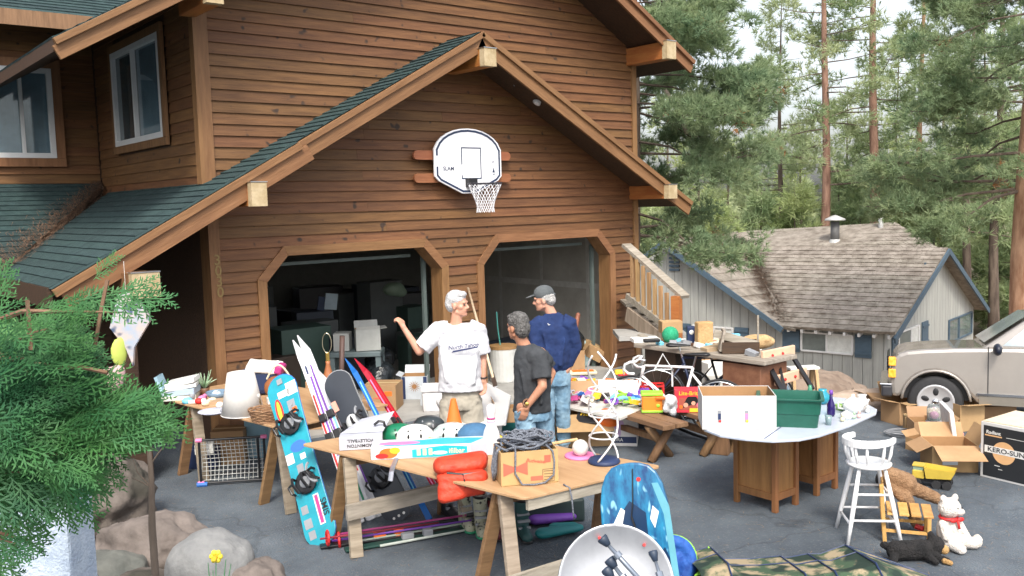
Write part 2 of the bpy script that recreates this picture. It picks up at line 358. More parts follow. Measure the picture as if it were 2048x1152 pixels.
# corner boards
MB().box((XL+.062, W-.022, 2.9), (.124, .044, 5.8)).build('corner_board', trimw, front)
MB().box((XL-.02, W+.02, 4.2), (.044, .13, 2.4)).build('corner_board', trimw, sidew)
MB().box((XR-.045, W-.022, 2.55), (.10, .044, 5.1)).build('corner_board', trimw, front)
# window with white vinyl frame: width w, height h in the local xz plane, facing local -y
def window(parent, c, w, h, rz, split, curtain, casing=.09, pos=(.5,)):
    f = MB(); t = .07
    for zz in (0, h-t): f.box((0, -.02, zz+t/2), (w, .06, t))
    for xx in (-w/2+t/2, w/2-t/2): f.box((xx, -.021, h/2), (t, .062, h-.001))
    for p in pos: f.box((-w/2+w*p, -.024, h/2), (.045, .056, h-2*t+.01))
    o = f.build('window_frame', white, parent, loc=c, rot=(0, 0, rz), bevel=.004)
    MB().box((0, .004, h/2), (w-.02, .008, h-.02)).build('pane', glass, o)
    q = MB(); n = 36; x0, x1 = curtain; vs = []
    for i in range(n+1):
        x = -w/2+w*(x0+(x1-x0)*i/n); vs += [(x, .017+.004*math.sin(i*1.7), .03), (x, .017+.004*math.sin(i*1.7+.3), h-.04)]
    q.add(vs, [(2*i, 2*i+2, 2*i+3, 2*i+1) for i in range(n)])
    q.build('curtain', C('curtain', (.40, .47, .52), .9, var=.12), o)
    b = MB()
    for zz in (-casing/2, h+casing/2): b.box((0, -.028, zz), (w+2*casing, .045, casing-.004))
    for xx in (-w/2-casing/2, w/2+casing/2): b.box((xx, -.028, h/2), (casing-.004, .0455, h-.002))
    b.build('window_casing', trimw, o)
window(sidew, (XL-.03, 12.14, 3.60), 1.92, 1.24, -PI/2, 1, (.48, .99), casing=.1, pos=(.46,))
window(backw, (2.42, 14.14-.03, 3.50), 1.62, 1.24, 0, 1, (.02, .99), casing=.12, pos=(.48, .75))
# door surrounds
def surround(x0, x1, name='door_trim'):
    zt, zc, c = 2.14, 1.84, .28; w = .115
    inn = [(x0, -.0), (x0, zc), (x0+c, zt), (x1-c, zt), (x1, zc), (x1, 0)]
    ou = [(x0-w, -.0), (x0-w, zc+.045), (x0+c-.05, zt+w), (x1-c+.05, zt+w), (x1+w, zc+.045), (x1+w, 0)]
    M = Matrix(((1,0,0,0),(0,0,-1,0),(0,1,0,0),(0,0,0,1)))
    for i in range(5):
        m = MB(); g = .0015*(1 if i % 2 else 0)
        m.prism([inn[i], inn[i+1], ou[i+1], ou[i]], 0, .045+g, 0, M)
        m.build(name, trimw if i in (0, 4) else trimh, front, loc=(0, W-.002, 0), bevel=.004)
    # inner jamb liner
    m = MB()
    for i in range(5):
        a, b = inn[i], inn[i+1]
        m.add([(a[0], W, a[1]), (b[0], W, b[1]), (b[0], W+.3, b[1]), (a[0], W+.3, a[1])], [(0, 1, 2, 3)])
    # pale metal track strip just inside
    tr = MB(); tr.box((x0+.06, W+.32, 1.0), (.05, .05, 2.0)); tr.box((x1-.06, W+.32, 1.0), (.05, .05, 2.0)); tr.box(((x0+x1)/2, W+.36, 2.02), (x1-x0-.5, .05, .04))
    tr.build('door_track', C('dull_track', (.10, .13, .125), .6, var=.1), front)
surround(4.50, 7.0); surround(7.72, 10.22)
# rolled up garage doors under the ceiling
for x0, x1 in ((4.45, 7.05), (7.67, 10.27)):
    d = MB(); d.box(((x0+x1)/2, W+1.7, 2.31), (x1-x0, 2.3, .05))
    for i in range(5): d.box(((x0+x1)/2, W+.72+i*.48, 2.275), (x1-x0-.05, .38, .03))
    d.build('garage_door', C('pale_door', (.35, .36, .34), .7, var=.05), house)
# garage interior shell
gi = MB(); dry = C('drywall', (.30, .285, .25), .9, rgb2=(.42, .40, .36), scale=1.2)
gi.box((XR-.06, 13.4, 1.3), (.1, 6.0, 2.6)); gi.box((7.3, 13.4, 2.66), (7.0, 6.1, .08))
gi.build('garage_wall', dry, house)
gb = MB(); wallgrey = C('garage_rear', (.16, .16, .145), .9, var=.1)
bx = [3.95, 4.72, 4.95, 6.9, 7.1, 10.85]
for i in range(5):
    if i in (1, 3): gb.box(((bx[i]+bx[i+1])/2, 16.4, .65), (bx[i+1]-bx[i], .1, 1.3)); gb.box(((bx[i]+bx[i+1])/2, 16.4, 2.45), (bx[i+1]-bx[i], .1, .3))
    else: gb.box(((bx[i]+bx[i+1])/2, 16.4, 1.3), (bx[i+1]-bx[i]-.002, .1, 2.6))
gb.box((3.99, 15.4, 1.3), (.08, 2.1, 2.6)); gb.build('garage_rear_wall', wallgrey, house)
tp = MB()
for yy in (11.2, 12.4, 13.6): tp.box((XR-.115, yy, 1.3), (.004, .07, 2.5))
tp.box((XR-.116, 12.4, 1.25), (.003, 3.9, .10)); tp.build('drywall_tape', C('tape', (.46, .45, .42), .9), house)
# ---------------------------------------------------------------- lower roof
YF = 9.45
roof = MB()
T = .10
def rp(x, dz=0): return AZ-SL*abs(x-AX)+dz
M3 = Matrix(((1,0,0,0),(0,0,-1,0),(0,1,0,0),(0,0,0,1)))
def xz(m, poly, y0, y1, mi=0): m.prism(poly, -y1, -y0, mi, M3)
xz(roof, [(XL, rp(XL, -.03)), (AX, AZ-.03), (11.33, rp(11.33, -.03)), (11.33, rp(11.33, -.12)), (AX, AZ-.13), (XL, rp(XL, -.13))], YF+.03, W-.03)
xz(roof, [(XR+.02, rp(XR+.02, -.03)), (11.33, rp(11.33, -.03)), (11.33, rp(11.33, -.12)), (XR+.02, rp(XR+.02, -.12))], W-.03, W+.5)
# left wing decks: plane A (falls to -X), plane B (falls towards the camera), meeting in a valley
KB = .54; ZB = 3.17
def zB(y): return ZB-KB*(14.11-y)
def yval(x): return 14.11-(ZB-rp(x))/KB                        # valley y at x
XE = 2.04
roof.add([(XL, YF+.03, rp(XL, -.03)), (XE, YF+.03, rp(XE, -.03)), (XE, yval(XE), rp(XE, -.03)), (XL, yval(XL), rp(XL, -.03)),
          (XL, YF+.03, rp(XL, -.13)), (XE, YF+.03, rp(XE, -.13)), (XE, yval(XE), rp(XE, -.13)), (XL, yval(XL), rp(XL, -.13))],
         [(0, 3, 2, 1), (4, 5, 6, 7), (0, 1, 5, 4), (1, 2, 6, 5), (2, 3, 7, 6)])
YB0 = yval(XE)
roof.add([(-3, YB0, zB(YB0)-.03), (XE, YB0, zB(YB0)-.03), (XL, 14.11, ZB-.03), (-3, 14.11, ZB-.03), (-3, YB0, zB(YB0)-.13), (XE, YB0, zB(YB0)-.13), (XL, 14.11, ZB-.13), (-3, 14.11, ZB-.13)],
         [(0, 1, 2, 3), (7, 6, 5, 4), (0, 4, 5, 1)])
rf = roof.build('lower_roof', darkwood, house)
ang = math.atan(SL); step = .135*math.cos(ang)
def course(pts, parent, name='shingle_course', thick=.016, mat=None):      # pts: lower edge a-b, upper edge c-d
    a, b, c, d = [Vector(p) for p in pts]; nrm = (b-a).cross(c-b).normalized()
    nrm = nrm if nrm.z > 0 else -nrm
    m = MB(); L = (b-a).length; n = max(2, int(L/.28)); rv = random.Random(len(parent.name)+int(a.z*1000))
    # one strip, its lower lip raised and slightly uneven tab by tab
    lo = []; up = []
    for i in range(n+1):
        t = i/n; lo.append(a.lerp(b, t)); up.append(d.lerp(c, t))
    for i in range(n):
        e = rv.uniform(-.004, .004); tdir = (lo[i]-up[i]).normalized()*e; h = thick+rv.uniform(0, .004)
        p = [lo[i]+tdir, lo[i+1]+tdir, lo[i]+tdir+nrm*h, lo[i+1]+tdir+nrm*h, up[i]+nrm*.004, up[i+1]+nrm*.004]
        m.add(p, [(0, 1, 3, 2), (2, 3, 5, 4), (0, 2, 4), (1, 5, 3)])
    return m.build(name, mat or shing, parent)
x = XE-.02; i = 0
while x < AX-.02:
    x2 = min(x+step, AX)
    if x < XL-.02: ye, ye2 = yval(max(x, XE)), yval(min(max(x2, XE), XL))
    else: ye = ye2 = W-.002
    course([(x, ye, rp(x)-.03), (x, YF, rp(x)-.03), (x2, YF, rp(x2)-.03), (x2, ye2, rp(x2)-.03)], rf)
    x = x2
x = 11.36
while x > AX+.02:
    x2 = max(x-step, AX); ye = W-.002 if x < XR else W+.5
    course([(x, ye, rp(x)-.03), (x, YF, rp(x)-.03), (x2, YF, rp(x2)-.03), (x2, ye, rp(x2)-.03)], rf); x = x2
y = YB0-.03
stepy = .135*math.cos(math.atan(KB))
while y < 14.08:
    y2 = min(y+stepy, 14.11); xa = XE+(y-YB0)/(14.11-YB0)*(XL-XE); xb = XE+(y2-YB0)/(14.11-YB0)*(XL-XE)
    course([(-3, y, zB(y)-.03), (xa, y, zB(y)-.03), (xb, y2, zB(y2)-.03), (-3, y2, zB(y2)-.03)], rf); y = y2
# pine needles lying along the valley
debris = C('pine_needle_litter', (.10, .055, .035), .95, rgb2=(.22, .14, .09), scale=20, bump=.5)
dv = []; df = []
for _ in range(2600):
    t = rng.random()**1.0; x = XE+(XL-XE)*t+rng.normal(0, .11)*(1.5-t); y = YB0+(14.11-YB0)*t+rng.normal(0, .10)*(1.6-t)
    x = min(x, XL-.05); y = min(y, 14.05)
    if x < XE: continue
    zz = max(rp(x), zB(y))+.004+rng.random()*.02; an = rng.random()*6.28; L = .05+.08*rng.random(); n = len(dv)
    dv += [(x, y, zz), (x+.008*math.sin(an), y-.008*math.cos(an), zz), (x+L*math.cos(an), y+L*math.sin(an), max(rp(x+L*math.cos(an)), zB(y+L*math.sin(an)))+.01)]; df.append((n, n+1, n+2))
np_mesh('needle_litter', dv, df, debris, rf, kind='stuff')
# rake boards of the lower gable
def rake(parent, p0, p1, y, depth, thick, dz, mat=trimh, name='rake_board'):
    a = Vector((p0[0], y, p0[1]+dz)); b = Vector((p1[0], y, p1[1]+dz)); d = (b-a).normalized()
    up = Vector((0, 1, 0)).cross(d); up = up if up.z > 0 else -up
    m = MB(); L = (b-a).length
    m.box((L/2, 0, -depth/2), (L, thick, depth))
    return m.build(name, mat, parent, M=frame(a, d, z=up), bevel=.004)
EL, ER = (XE-.03, rp(XE-.03)), (11.36, rp(11.36)); AP = (AX, AZ)
XS = 4.55
rake(rf, (XS, rp(XS)), AP, YF-.045, .07, .045, -.035); rake(rf, AP, ER, YF-.045, .07, .045, -.035)
rake(rf, (XS, rp(XS)), AP, YF-.012, .155, .04, -.105); rake(rf, AP, ER, YF-.012, .155, .04, -.105)
rake(rf, EL, (XS+.06, rp(XS+.06)), YF-.115, .08, .05, -.03); rake(rf, (EL[0]+.08, rp(EL[0]+.08)), (XS+.16, rp(XS+.16)), YF-.07, .18, .06, -.11)
MB().box((XS-1.2, YF-.05, 0), (.01, .01, .01))
# roof strip that reaches the forward rake
q = MB(); q.add([(XE-.03, YF, rp(XE-.03)-.02), (XE-.03, YF-.13, rp(XE-.03)-.02), (XS+.05, YF-.13, rp(XS+.05)-.02), (XS+.05, YF, rp(XS+.05)-.02)], [(0, 1, 2, 3)]); q.build('drip_strip', shing, rf)
# eave fascias
MB().box((XE-.02, (YF+YB0)/2, rp(XE)-.13), (.04, YB0-YF, .2)).build('fascia', darkwood, rf)
MB().box(((XE-3)/2, YB0-.03, zB(YB0)-.13), (XE+3, .04, .2)).build('fascia', darkwood, rf)
# outrigger beams
def obeam(parent, x, z, y0, y1, w, h, mat=orangewood, tip=True):
    o = MB().box((0, 0, 0), (w, y1-y0, h)).build('roof_beam', mat, parent, loc=(x, (y0+y1)/2, z), bevel=.008)
    if tip: MB().box((0, 0, 0), (w+.004, .10, h+.004)).build('beam_end', C('weathered_end', (.34, .25, .13), .8, rgb2=(.50, .40, .25), scale=6, bump=.3), o, loc=(0, -(y1-y0)/2+.048, 0)); 
    MB().box((0, 0, 0), (w+.02, .14, .008)).build('metal_cap', metal, o, loc=(0, -(y1-y0)/2+.06, h/2+.008))
MB().prism([(AX-.26, AZ-.235), (AX, AZ-.09), (AX+.26, AZ-.235), (AX, AZ-.36)], -(YF+.005), -(YF-.03), 0, M3).build('ridge_gusset', trimh, rf)
obeam(rf, AX+.02, AZ-.37, YF-.16, W, .19, .22); obeam(rf, 4.07, 2.86, YF-.22, W, .17, .25); obeam(rf, 10.80, 2.80, YF-.13, W, .19, .21)
obeam(rf, 2.78, 2.00, 9.02, 14.0, .26, .24, mat=trimh)
# upper roof
ur = MB(); YU = 9.40; ULX, URX = 2.2, 11.36
def up_(x, dz=0): return UZ-US*abs(x-UX)+dz
ur.add([], [])
xz(ur, [(ULX, up_(ULX, -.03)), (UX, UZ-.03), (URX, up_(URX, -.03)), (URX, up_(URX, -.15)), (UX, UZ-.16), (ULX, up_(ULX, -.15))], YU+.03, 19)
uro = ur.build('upper_roof', darkwood, house)
for (a_, b_) in (((ULX-.02, up_(ULX-.02)), (UX, UZ)), ((UX, UZ), (URX+.02, up_(URX+.02)))):
    rake(uro, a_, b_, YU-.05, .065, .05, -.03, trimh); rake(uro, a_, b_, YU-.01, .14, .04, -.095, trimh)
sh = MB()
for sx, x0 in ((1, ULX), (-1, URX)):
    x = x0
    while (UX-x)*sx > .02:
        x2 = x+sx*step
        if (UX-x2)*sx < 0: x2 = UX
        course([(x, 19, up_(x)-.03), (x, YU, up_(x)-.03), (x2, YU, up_(x2)-.03), (x2, 19, up_(x2)-.03)], uro); x = x2
obeam(uro, 10.78, 4.93, YU-.10, W, .2, .26); obeam(uro, 3.75, 4.93, YU-.06, W, .18, .2)
# eave of the recessed wing, upper left
ev = MB(); ev.add([(-3, 13.25, 5.34), (5.2, 13.25, 5.34), (5.2, 17, 7.3), (-3, 17, 7.3), (-3, 13.25, 5.22), (5.2, 13.25, 5.22), (5.2, 17, 7.1), (-3, 17, 7.1)], [(0, 1, 2, 3), (7, 6, 5, 4), (0, 4, 5, 1), (1, 5, 6, 2)])
evo = ev.build('wing_roof', darkwood, house)
y = 13.23
while y < 16.9:
    z_ = 5.34+(y-13.25)*.5227; z2_ = z_+.118*.5227
    course([(-3, y, z_), (5.2, y, z_), (5.2, y+.118, z2_), (-3, y+.118, z2_)], evo); y += .118
MB().box((.38, 13.22, 5.24), (6.76, .04, .2)).build('fascia', brownleg, evo)
# enclosing wall added on the left to keep the carport dark
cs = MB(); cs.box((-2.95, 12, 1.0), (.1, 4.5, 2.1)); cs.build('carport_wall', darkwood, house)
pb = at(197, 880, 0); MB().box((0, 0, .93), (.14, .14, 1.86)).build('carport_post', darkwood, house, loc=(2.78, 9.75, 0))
# house number, one digit under the other
brass = C('brass', (.26, .18, .07), .5, var=.1, metal=.3)
for k_, ch in enumerate('3030'):
    p = atY(434.5+k_*2.2, 521+k_*21.5, W-.05)
    lettering(front, ch, .165, Matrix.Translation(p) @ Matrix.Rotation(PI/2, 4, 'X'), brass, 'house_number')
# flood lamp and hook under the gable
ls = thing('flood_lamp', 'small white flood lamp under the right slope of the garage gable', 'lamp', atY(1075, 203, W-.35))
MB().lathe([(.03, .05), (.05, .03), (.06, -.03), (.02, -.05)], 12, M=Matrix.Rotation(.7, 4, 'Y')).build('lamp_head', white, ls, smooth=True)
MB().tube([(0, .02, .05), (0, .06, .18)], .015, 6).build('lamp_arm', white, ls)
hk = atY(1026, 165, W-.3); MB().tube([(0, 0, .18), (0, 0, 0), (.02, 0, -.05), (.035, 0, -.02)], .006, 6).build('hook', C('wire_metal', (.3, .32, .3), .4, metal=.8), None, loc=hk, label='thin metal hook hanging from the underside of the garage gable', cat='hook')
# ---------------------------------------------------------------- basketball hoop
bbm = C('backboard_white', (.80, .80, .83), .35, var=.03); navyp = C('navy_paint', (.02, .035, .08), .5, var=.05)
hoop = thing('basketball_hoop', 'white fan shaped basketball backboard with a net on the garage gable', 'basketball hoop', (7.40, W-.16, 3.25))
fan = [(-.56, -.18), (-.50, -.24), (-.12, -.41), (.12, -.41), (.50, -.24), (.56, -.18), (.56, .18)]
fan += [(.50*math.cos(t)*1.12, .13+.33*math.sin(t)+.0) for t in [i*PI/14 for i in range(1, 14)]] + [(-.56, .18)]
MF = Matrix(((1,0,0,0),(0,0,-1,0),(0,1,0,0),(0,0,0,1)))
MB().prism(fan, 0, .035, 0, MF).build('backboard', bbm, hoop, bevel=.006)
def strip(pts, w, skip=()):
    m = MB()
    for i in range(len(pts)-1):
        if i in skip: continue
        a, b = Vector(pts[i]), Vector(pts[i+1]); d = (b-a).normalized(); n = Vector((-d.y, d.x))*w/2; e = d*w*.3
        m.prism([tuple(a-n-e), tuple(b-n+e), tuple(b+n+e), tuple(a+n-e)], .036, .0375+.0003*(i % 2), 0, MF)
    return m
fs_ = .93; inner = [(x*fs_, (y-.0)*fs_) for x, y in fan]+[(fan[0][0]*fs_, fan[0][1]*fs_)]
inner = [p for p in inner]
ol = []
for i in range(len(inner)-1):
    a, b = inner[i], inner[i+1]
    ol.append(a)
ol.append(inner[0])
strip(ol, .028, skip=(len(ol)-2,)).build('border_stripe', navyp, hoop)
strip([(-.52, -.167), (-.52, -.06)], .028).build('border_stripe', navyp, hoop); strip([(-.52, .167), (-.52, .1)], .028).build('border_stripe', navyp, hoop)
strip([(-.12, -.02), (-.12, .20), (.20, .20), (.20, -.21), (-.12, -.21), (-.12, -.17)], .016).build('target_square', navyp, hoop)
lettering(hoop, 'SLAM', .075, MF @ Matrix.Translation((-.34, -.08, .037)), navyp)
mk = MB(); mk.prism([(.40, .02), (.425, .03), (.41, -.02)], .036, .038, 0, MF); mk.prism([(.395, -.13), (.44, -.13), (.42, -.06)], .036, .038, 0, MF); mk.prism([(.40, -.16), (.445, -.155), (.44, -.145), (.40, -.15)], .036, .038, 0, MF); mk.build('player_mark', navyp, hoop)
red = wood('red_stained_board', (.24, .075, .035), (.34, .12, .055))
for zz in (.10, -.20):
    m = MB(); pts = [(-.78+.06*math.cos(t), .06*math.sin(t)) for t in [PI/2+i*PI/8 for i in range(9)]]+[(.72+.06*math.cos(t), .06*math.sin(t)) for t in [-PI/2+i*PI/8 for i in range(9)]]
    m.prism(pts, 0, .04, 0, MF); m.build('mounting_board', red, hoop, loc=(0, .07, zz))
MB().box((0, .05, -.02), (.3, .06, .5)).build('mounting_block', darkwood, hoop)
MB().box((0, -.08, -.27), (.14, .10, .12)).build('rim_bracket', black, hoop, bevel=.008)
rim = MB(); rim.tube([(.225*math.cos(t), -.37+.225*math.sin(t), -.29) for t in [i*2*PI/28 for i in range(29)]], .010, 8, cap=False); rim.build('rim', C('rim_dark', (.03, .03, .04), .5), hoop, smooth=True)
net = MB(); NL = 12; lev = [(.225, -.29), (.19, -.37), (.155, -.45), (.125, -.53), (.11, -.61), (.12, -.67)]
for k in range(NL):
    for s_ in (1, -1):
        net.tube([(r*math.cos(2*PI*(k+s_*j*.5)/NL), -.37+r*math.sin(2*PI*(k+s_*j*.5)/NL), z) for j, (r, z) in enumerate(lev)], .0045, 5)
net.build('net', C('net_cord', (.75, .75, .78), .8), hoop)
# ------------------------------------------------------------------ neighbouring cabin
cab = thing('cabin', 'pale grey board cabin with slate blue shutters and a brown shake roof', 'cabin', (0, 0, 0))
_d = ray(2600, 363); cv = Vector((_d.x, _d.y, 0)).normalized(); cu_ = Vector((-cv.y, cv.x, 0))
CS = 26/22.0; CK = CAM + ray(1768, 655)*26
def cz(z): return CAMZ+(z-CAMZ)*CS
def LC(u, v, z): return Vector((CK.x, CK.y, 0)) + cu_*(u*CS) + cv*(v*CS) + Vector((0, 0, cz(z)))
cabw = C('cabin_grey_boards', (.30, .305, .29), .85, rgb2=(.39, .395, .37), scale=1.5, stretch=(6, 6, .5), bump=.15, obr=.05)
blue = C('slate_blue_paint', (.065, .105, .145), .6, var=.12)
shake = C('wood_shake', (.16, .133, .108), .9, rgb2=(.33, .29, .25), scale=3.0, bump=.4, obr=.06, world=True)
ZG = -3.0
def wallboards(parent, origin, axis, u0, u1, top, zb, wd=.245):
    n = int((u1-u0)/wd)
    for i in range(n):
        a = u0+i*(u1-u0)/n; b = u0+(i+1)*(u1-u0)/n
        g = .006
        m = MB(); pts = []
        P = [LC(*(origin(a+g) if 0 else origin(a+g)), zb), LC(*origin(b-g), zb), LC(*origin(b-g), top(b)), LC(*origin(a+g), top(a))]
        nrm = (P[1]-P[0]).cross(P[3]-P[0]).normalized()
        if nrm.dot(CAM-P[0]) < 0: nrm = -nrm
        c0 = P[0]; vs = [p-c0 for p in P]+[p-c0+nrm*.018 for p in P]
        m.add(vs, [(4,5,6,7),(0,1,5,4),(1,2,6,5),(2,3,7,6),(3,0,4,7)]); m.build('wall_board', cabw, parent, loc=c0)
topf = lambda u: (-.66 if u < 2.48 else (-.70+.63*(u-2.48) if u < 5.9 else max(-.70+.63*(5.9-2.48)-.63*(u-5.9), -.7)))
topg = lambda v: (-.62+.44*v if v < 3.95 else -.62+.44*3.95-.44*(v-3.95))
core = MB()
def poly3(m, pts, off):
    n = len(pts); m.add(list(pts)+[p+off for p in pts], [tuple(range(n)), tuple(range(2*n-1, n-1, -1))]+[(i, n+i, n+(i+1) % n, (i+1) % n) for i in range(n)])
poly3(core, [LC(0, 0, -2.45), LC(9.3, 0, -2.45), LC(9.3, 0, -.72), LC(5.9, 0, 1.42), LC(2.48, 0, -.72), LC(0, 0, -.66)], cv*.2)
poly3(core, [LC(0, 0.01, -2.45), LC(0, 8.0, -2.45), LC(0, 8.0, -1.1), LC(0, 3.95, 1.08), LC(0, .01, -.66)], cu_*.2)
co = core.build('wall_core', C('shadow_gap', (.10, .10, .095), .9), cab)
wallboards(co, lambda s: (s, -.0), 0, 0, 9.3, topf, -2.45); wallboards(co, lambda s: (-.0, s), 0, 0, 8.0, topg, -2.45)
def roofplane(pts, n, name='roof_plane'):
    # pts: a-b lower edge, c-d upper edge (c above b); n courses
    a, b, c, d = [Vector(p) for p in pts]; nr = (b-a).cross(c-b).normalized(); nr = nr if nr.z > 0 else -nr
    base = MB(); poly3(base, [a, b, c, d], nr*-.06); ro = base.build(name, shake, cab)
    rv = random.Random(int(a.x*100)+n)
    for k in range(n):
        t0, t1 = k/n, (k+1)/n; l0, l1 = a.lerp(d, t0), b.lerp(c, t0); u0, u1 = a.lerp(d, t1), b.lerp(c, t1); L = (l1-l0).length
        if L < .05: continue
        m = MB(); x = 0; N = max(1, int(L/.17)); e = [0]+sorted([(i+rv.uniform(-.3, .3))/N for i in range(1, N)])+[1]
        for i in range(N):
            h = .030+rv.uniform(-.006, .010); sl = rv.uniform(-.012, .012); P = [l0.lerp(l1, e[i]+.001), l0.lerp(l1, e[i+1]-.001), u0.lerp(u1, e[i+1]-.001), u0.lerp(u1, e[i]+.001)]
            dn = (P[0]-P[3]).normalized()*(sl+.01)
            m.add([P[0]+dn, P[1]+dn, P[0]+dn+nr*h, P[1]+dn+nr*h, P[2]+nr*.006, P[3]+nr*.006], [(0, 1, 3, 2), (2, 3, 4, 5), (0, 2, 5), (1, 4, 3)])
        m.build('shake_course', shake, ro)
    return ro
roofplane([LC(2.52, -.28, -.66), LC(-.35, -.28, -.62), LC(-.35, 3.95, 1.17), LC(5.25, 3.95, 1.12)], 19)                # front slope
rw = roofplane([LC(2.1, -.28, -.72), LC(2.52, -.28, -.66), LC(5.25, 3.95, 1.12), LC(5.9, 3.9, 1.40)], 4)
wing = roofplane([LC(2.45, -.35, -.72), LC(2.55, -.2, -.70), LC(5.3, 3.95, 1.14), LC(5.95, -.35, 1.55)], 2)
# wing right-hand slope as a triangle: eave line at the rake, valley on the right
m = MB(); poly3(m, [LC(2.4, -.35, -.72), LC(5.3, 3.95, 1.16), LC(6.0, 5.2, 1.56), LC(5.95, -.35, 1.56)], Vector((0, 0, -.06)))
wo = m.build('wing_roof', shake, cab)
for k in range(12):
    t0, t1 = k/12, (k+1)/12
    A0 = LC(2.4, -.35, -.72).lerp(LC(5.95, -.35, 1.56), t0); A1 = LC(2.4, -.35, -.72).lerp(LC(5.95, -.35, 1.56), t1)
    B0 = LC(2.4, -.35, -.72).lerp(LC(5.3, 3.95, 1.16), min(1, t0*1.15)); B1 = LC(2.4, -.35, -.72).lerp(LC(5.3, 3.95, 1.16), min(1, t1*1.15))
    up = Vector((0, 0, 1)); m = MB(); m.add([A0, B0, A0+up*.045, B0+up*.045, B1+up*.01, A1+up*.01], [(0, 1, 3, 2), (2, 3, 4, 5)]); m.build('shake_course', shake, wo)
roofplane([LC(7.4, 3.95, 1.0), LC(-.1, 3.95, 1.15), LC(1.72, 6.0, 1.80), LC(8.3, 6.0, 1.45)], 7)
def onu(px, py, uu):                                          # ray to the plane u = uu
    P0 = LC(uu, 0, 0); d = ray(px, py); t = (P0-CAM).dot(cu_)/d.dot(cu_); return CAM+d*t
roofplane([onu(1926, 566, 1.0), onu(1970, 550, 2.4), LC(1.8, 6.1, 1.80), LC(.05, 4.0, 1.17)], 7)
roofplane([LC(5, 8.2, -.95), LC(-.35, 8.2, -.95), LC(-.35, 3.95, 1.17), LC(5, 3.95, 1.17)], 12)
def fascia(a, b, w=.16, nm='fascia'):
    MB().beam(a, b, .05, w).build(nm, blue, cab)
fascia(LC(2.42, -.38, -.74), LC(5.93, -.38, 1.46), .17, 'rake_board'); fascia(LC(5.93, -.38, 1.46), LC(9.4, -.38, -.75), .17, 'rake_board')
fascia(LC(-.38, -.38, -.80), LC(-.38, 3.95, 1.08), .17, 'rake_board'); fascia(LC(-.38, 3.95, 1.08), LC(-.38, 8.3, -1.02), .17, 'rake_board')
for i in range(8):
    u = -.2+i*.36; MB().beam(LC(u, -.25, -.75), LC(u, .02, -.68), .07, .10).build('rafter_tail', white, cab)
def cwin(org, a0, a1, z0, z1, split, shut, nin, bluef=False):
    A, B, Cc, D = LC(*org(a0), z0), LC(*org(a1), z0), LC(*org(a1), z1), LC(*org(a0), z1); t = .045
    m = MB(); q = nin*.05
    for a_, b_ in ((A, B), (D, Cc), (A, D), (B, Cc)): m.beam(a_+q, b_+q, .05, .05)
    for s_ in split: m.beam(A.lerp(B, s_)+q, D.lerp(Cc, s_)+q, .045, .045)
    o = m.build('window_frame', blue if bluef else white, cab)
    # left sash dark insect screen, right sash pale blind
    s0 = split[0] if split else 1
    for k, (p, q2) in enumerate(((0, s0), (s0, 1))):
        if q2-p < .02: continue
        n_ = nin*.035; pm = MB(); pm.quad(A.lerp(B, p)+n_, A.lerp(B, q2)+n_, D.lerp(Cc, q2)+n_, D.lerp(Cc, p)+n_)
        pm.build('pane', (C('screened_pane', (.15, .17, .16), .5) if k == (1 if org(1)[0] > 0 else 0) else C('blind_pane', (.62, .63, .60), .5)) if not bluef else glass, o)
    for (p0, p1) in shut:
        s = MB(); P = [LC(*org(p0), z0-.06), LC(*org(p1), z0-.06), LC(*org(p1), z1+.04), LC(*org(p0), z1+.04)]
        s.add([p+nin*.02 for p in P]+[p+nin*.06 for p in P], [(4,5,6,7),(0,1,5,4),(1,2,6,5),(2,3,7,6),(3,0,4,7)])
        so = s.build('shutter', blue, cab)
        for zz in (.18, .82):
            b_ = MB(); b_.beam(P[0].lerp(P[3], zz)+nin*.075, P[1].lerp(P[2], zz)+nin*.075, .03, .06); b_.build('shutter_batten', blue, so)
ff = lambda s: (s, 0.0); gf = lambda s: (0.0, s)
cwin(ff, .74, 2.05, -1.27, -.80, (.5,), ((.28, .68), (2.10, 2.56)), -cv)
cwin(ff, 3.98, 5.2, -1.27, -.84, (.45,), ((3.52, 3.92), (5.26, 5.7)), -cv)
cwin(gf, .95, 2.55, -1.36, -.80, (.6,), ((.50, .88), (2.85, 3.35)), -cu_)
cwin(gf, 5.3, 7.7, -1.65, -1.0, (.42,), (), -cu_, True)
for org, a_, z_ in ((gf, 3.15, .35), (ff, 5.76, .7)):
    m = MB(); nn = -cu_ if org is gf else -cv
    for i in range(5): p, q = LC(*org(a_-.16), z_+i*.11), LC(*org(a_+.16), z_+i*.11); m.beam(p+nn*.05, q+nn*.05, .05, .07)
    m.build('gable_vent', blue, cab)
chim = thing('chimney_pipe', 'sooty metal chimney pipe with a flat cap on the ridge of the cabin', 'chimney pipe', LC(3.0, 4.6, 1.25))
MB().cyl((0, 0, -.1), (0, 0, .75), .15, n=14).build('pipe', C('sooty_metal', (.10, .10, .10), .6), chim, smooth=True); MB().lathe([(.36, .78), (.34, .84), (.1, .95), (.02, .97)], 16).build('cap', C('dull_zinc', (.48, .48, .47), .5, metal=.3), chim, smooth=True)
MB().lathe([(.25, -.15), (.17, .12)], 14).build('flashing', C('dull_zinc', (.48, .48, .47)), chim)
m = MB(); m.quad((-.2, -.25, -.02), (.12, -.25, -.02), (.5, -1.35, -.36), (.3, -1.35, -.36)); 
m.build('flashing_sheet', C('pale_flash', (.62, .63, .62), .4), chim, rot=(0, 0, math.atan2(cv.y, cv.x)-PI/2+PI/2+0), kind=None)
chim2 = thing('vent_pipe', 'thin pale vent pipe right of the capped chimney on the cabin ridge', 'vent pipe', LC(2.0, 5.6, 1.45))
